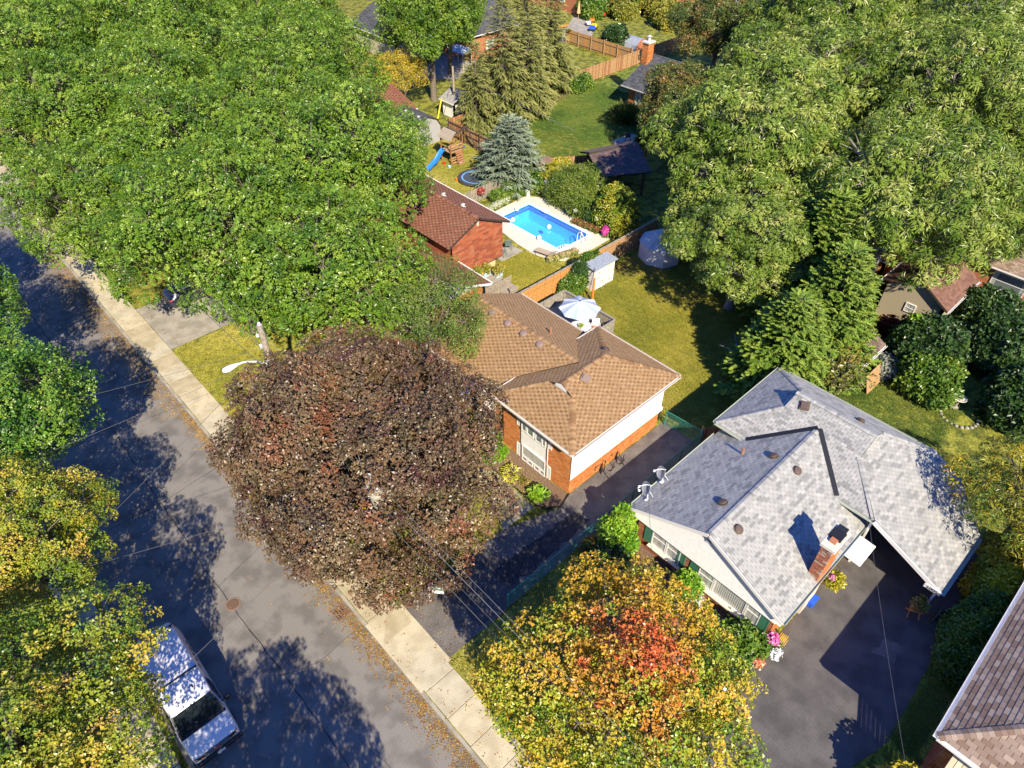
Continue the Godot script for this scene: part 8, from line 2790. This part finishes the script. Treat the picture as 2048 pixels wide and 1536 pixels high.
	shrub("round_bush", "round clipped green bush at the driveway's edge", Vector3(14.4, 0, -3.0), {"seed": 225, "leaf": "tiny", "pal": BR, "blobs": [[Vector3(0, 0.55, 0), Vector3(0.72, 0.66, 0.72)]], "density": 60.0, "size": 1.5})
	var pf := thing("petunias", "pink and white flowers in a pot at the bungalow's corner", "flowers", Vector3(18.9, 0.0, -2.9))
	leafy(pf, "pink_blooms", Vector3(-0.1, 0.8, -0.15), 0.32, 60, "petal", [Color(0.75, 0.12, 0.4), Color(0.8, 0.3, 0.55)], 2.2)
	leafy(pf, "white_blooms", Vector3(-0.35, 0.5, 0.25), 0.28, 60, "petal", [Color(0.8, 0.8, 0.8), Color(0.7, 0.7, 0.72)], 2.2)
	leafy(pf, "leaves", Vector3(-0.2, 0.4, 0), 0.35, 40, "small", G, 1.2)
	var pc := thing("coral_flowers", "coral orange flower mound at the flower bed's tip", "flowers", Vector3(17.7, 0.0, -2.95))
	leafy(pc, "blooms", Vector3(0, 0.4, 0), 0.28, 60, "petal", [Color(0.75, 0.25, 0.12), Color(0.8, 0.4, 0.25)], 2.0)
	# hedges past the carport and the taupe house
	shrub("round_cedar", "big round dark green cedar between the plank fence and the taupe roof", Vector3(25.4, 0, 3.0), {"seed": 230, "leaf": "tiny", "pal": [Color(0.03, 0.09, 0.012), Color(0.06, 0.15, 0.015), Color(0.11, 0.22, 0.02)], "blobs": [[Vector3(0, 1.0, 0), Vector3(1.6, 1.3, 1.0)], [Vector3(-1.4, 0.8, 0.1), Vector3(1.0, 1.0, 0.8)], [Vector3(1.2, 1.2, 0.1), Vector3(1.0, 1.3, 0.8)]], "density": 46.0, "size": 1.8, "category": "cedar"})
	shrub("lime_cedar", "lime yellow cedar bush above the round dark cedar", Vector3(28.2, 0, 3.0), {"seed": 231, "leaf": "tiny", "pal": [Color(0.12, 0.22, 0.01), Color(0.25, 0.34, 0.015), Color(0.4, 0.42, 0.03)], "blobs": [[Vector3(0, 1.4, 0), Vector3(1.0, 1.5, 0.8)], [Vector3(-0.8, 1.1, 0.1), 0.8]], "density": 46.0, "size": 1.8, "category": "cedar"})
	shrub("gold_shrub", "yellow tipped shrub along the carport roof's low edge", Vector3(29.4, 0, 2.4), {"seed": 232, "leaf": "small", "pal": Y, "blobs": [[Vector3(0, 1.3, 0), Vector3(1.0, 1.2, 0.7)], [Vector3(1.0, 1.5, 0.0), 0.9], [Vector3(-1.0, 0.8, 0), 0.7]], "density": 22.0, "size": 1.4})
	shrub("yellow_bush", "bright yellow leaved bush before the taupe house's awning", Vector3(16.7, 0, 3.7), {"seed": 233, "leaf": "small", "pal": [Color(0.2, 0.25, 0.02), Color(0.42, 0.38, 0.03), Color(0.58, 0.46, 0.04)], "blobs": [[Vector3(0, 0.9, 0), Vector3(1.0, 1.0, 1.0)], [Vector3(-0.5, 0.7, 0.5), 0.7]], "density": 26.0, "size": 1.6})
	# shaded garden behind the bungalow
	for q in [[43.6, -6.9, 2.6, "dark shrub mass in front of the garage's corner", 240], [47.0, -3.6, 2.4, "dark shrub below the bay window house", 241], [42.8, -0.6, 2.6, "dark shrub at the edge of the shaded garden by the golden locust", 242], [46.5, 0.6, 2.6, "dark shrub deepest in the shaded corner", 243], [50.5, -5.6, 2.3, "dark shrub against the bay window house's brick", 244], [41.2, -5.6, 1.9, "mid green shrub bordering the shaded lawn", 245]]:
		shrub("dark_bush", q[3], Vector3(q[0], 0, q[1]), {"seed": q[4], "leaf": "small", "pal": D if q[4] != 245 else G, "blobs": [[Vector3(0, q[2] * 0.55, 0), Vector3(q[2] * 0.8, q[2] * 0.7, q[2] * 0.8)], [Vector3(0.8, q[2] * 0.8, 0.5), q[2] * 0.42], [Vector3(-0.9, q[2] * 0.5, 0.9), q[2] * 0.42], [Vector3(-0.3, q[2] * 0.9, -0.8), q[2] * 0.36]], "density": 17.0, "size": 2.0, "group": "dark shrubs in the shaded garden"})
	shrub("green_cone", "bright green cone shaped cedar beside the garage", Vector3(43.4, 0, -8.2), {"seed": 246, "leaf": "small", "pal": BR, "blobs": [[Vector3(0, 0.8, 0), Vector3(1.0, 1.0, 1.0)], [Vector3(0, 1.9, 0), Vector3(0.65, 0.9, 0.65)], [Vector3(0, 2.8, 0), Vector3(0.3, 0.7, 0.3)]], "density": 28.0, "size": 1.5, "category": "cedar"})
	shrub("silver_shrub", "silver grey shrub beside the small brown shed", Vector3(40.9, 0, -8.2), {"seed": 247, "leaf": "small", "pal": [Color(0.16, 0.2, 0.17), Color(0.3, 0.34, 0.3), Color(0.42, 0.46, 0.42)], "blobs": [[Vector3(0, 0.6, 0), 0.75], [Vector3(0.5, 0.5, -0.2), 0.5]], "density": 28.0, "size": 1.4})
	shrub("red_shrub", "dark red shrub in the gap beside the beige garage", Vector3(45.2, 0, -9.8), {"seed": 248, "leaf": "small", "pal": [Color(0.18, 0.03, 0.02), Color(0.3, 0.06, 0.03)], "blobs": [[Vector3(0, 0.6, 0), 0.7]], "density": 28.0, "size": 1.4})
	# beyond the lawns
	var og := shrub("ornamental_grass", "fountain shaped ornamental grass before the charcoal roofed house", Vector3(61.6, 0, -47.3), {"seed": 250, "leaf": "grassy", "pal": [Color(0.1, 0.17, 0.03), Color(0.18, 0.24, 0.05), Color(0.26, 0.28, 0.08)], "blobs": [[Vector3(0, 0.3, 0), Vector3(1.3, 0.6, 1.5)]], "density": 26.0, "category": "ornamental grass"})
	dup(og, "smaller clump of ornamental grass at the lawn's shaded end", Vector3(58.4, 0, -41.5), 1.0, Vector3(0.7, 0.7, 0.7))
	shrub("hedge_shrub", "olive shrub at the foot of the long brown fence", Vector3(65.0, 0, -57.0), {"seed": 251, "leaf": "small", "pal": G, "blobs": [[Vector3(0, 0.7, 0), 1.0], [Vector3(-1.3, 0.5, 0.2), 0.8]], "density": 20.0, "size": 1.6})
	shrub("yard_shrub", "small dark round tree against the tan fence of the toy yard", Vector3(80.5, 0, -65.4), {"seed": 252, "leaf": "small", "pal": D, "blobs": [[Vector3(0, 1.4, 0), Vector3(1.5, 1.4, 1.5)]], "density": 18.0, "size": 2.0})
	for q in [[93.5, -74.5, 253, "yellow green shrubs beside the far red house"], [97.5, -71.0, 254, "pale flowering shrub before the far brick house"], [94.0, -66.5, 255, "tall yellow flowered shrubs at the far yard's side"], [98.5, -63.5, 256, "bushy olive shrubs behind the long brown fence"], [90.0, -78.0, 257, "dark green vine beside the far house window"]]:
		shrub("far_shrub", q[3], Vector3(q[0], 0, q[1]), {"seed": q[2], "leaf": "small", "pal": [Color(0.1, 0.17, 0.02), Color(0.25, 0.27, 0.04), Color(0.42, 0.36, 0.05)] if q[2] < 257 else G, "blobs": [[Vector3(0, 1.3, 0), Vector3(2.4, 1.7, 2.0)], [Vector3(1.8, 1.0, -1.4), 1.6], [Vector3(-1.6, 0.9, 1.2), 1.4]], "density": 11.0, "size": 2.4, "group": "shrubs round the far yards"})
	conifer("narrow_cedar", "narrow dark cedar spire before the far brick house", Vector3(97.2, 0, -73.8), {"seed": 258, "H": 5.6, "R": 1.0, "leaf": "cedar", "pal": [Color(0.05, 0.12, 0.012), Color(0.1, 0.2, 0.02), Color(0.16, 0.26, 0.03)], "per": 8, "rise": 0.3, "low": 0.6, "size": 1.2, "base": 0.1, "taper": 0.7, "category": "cedar"})
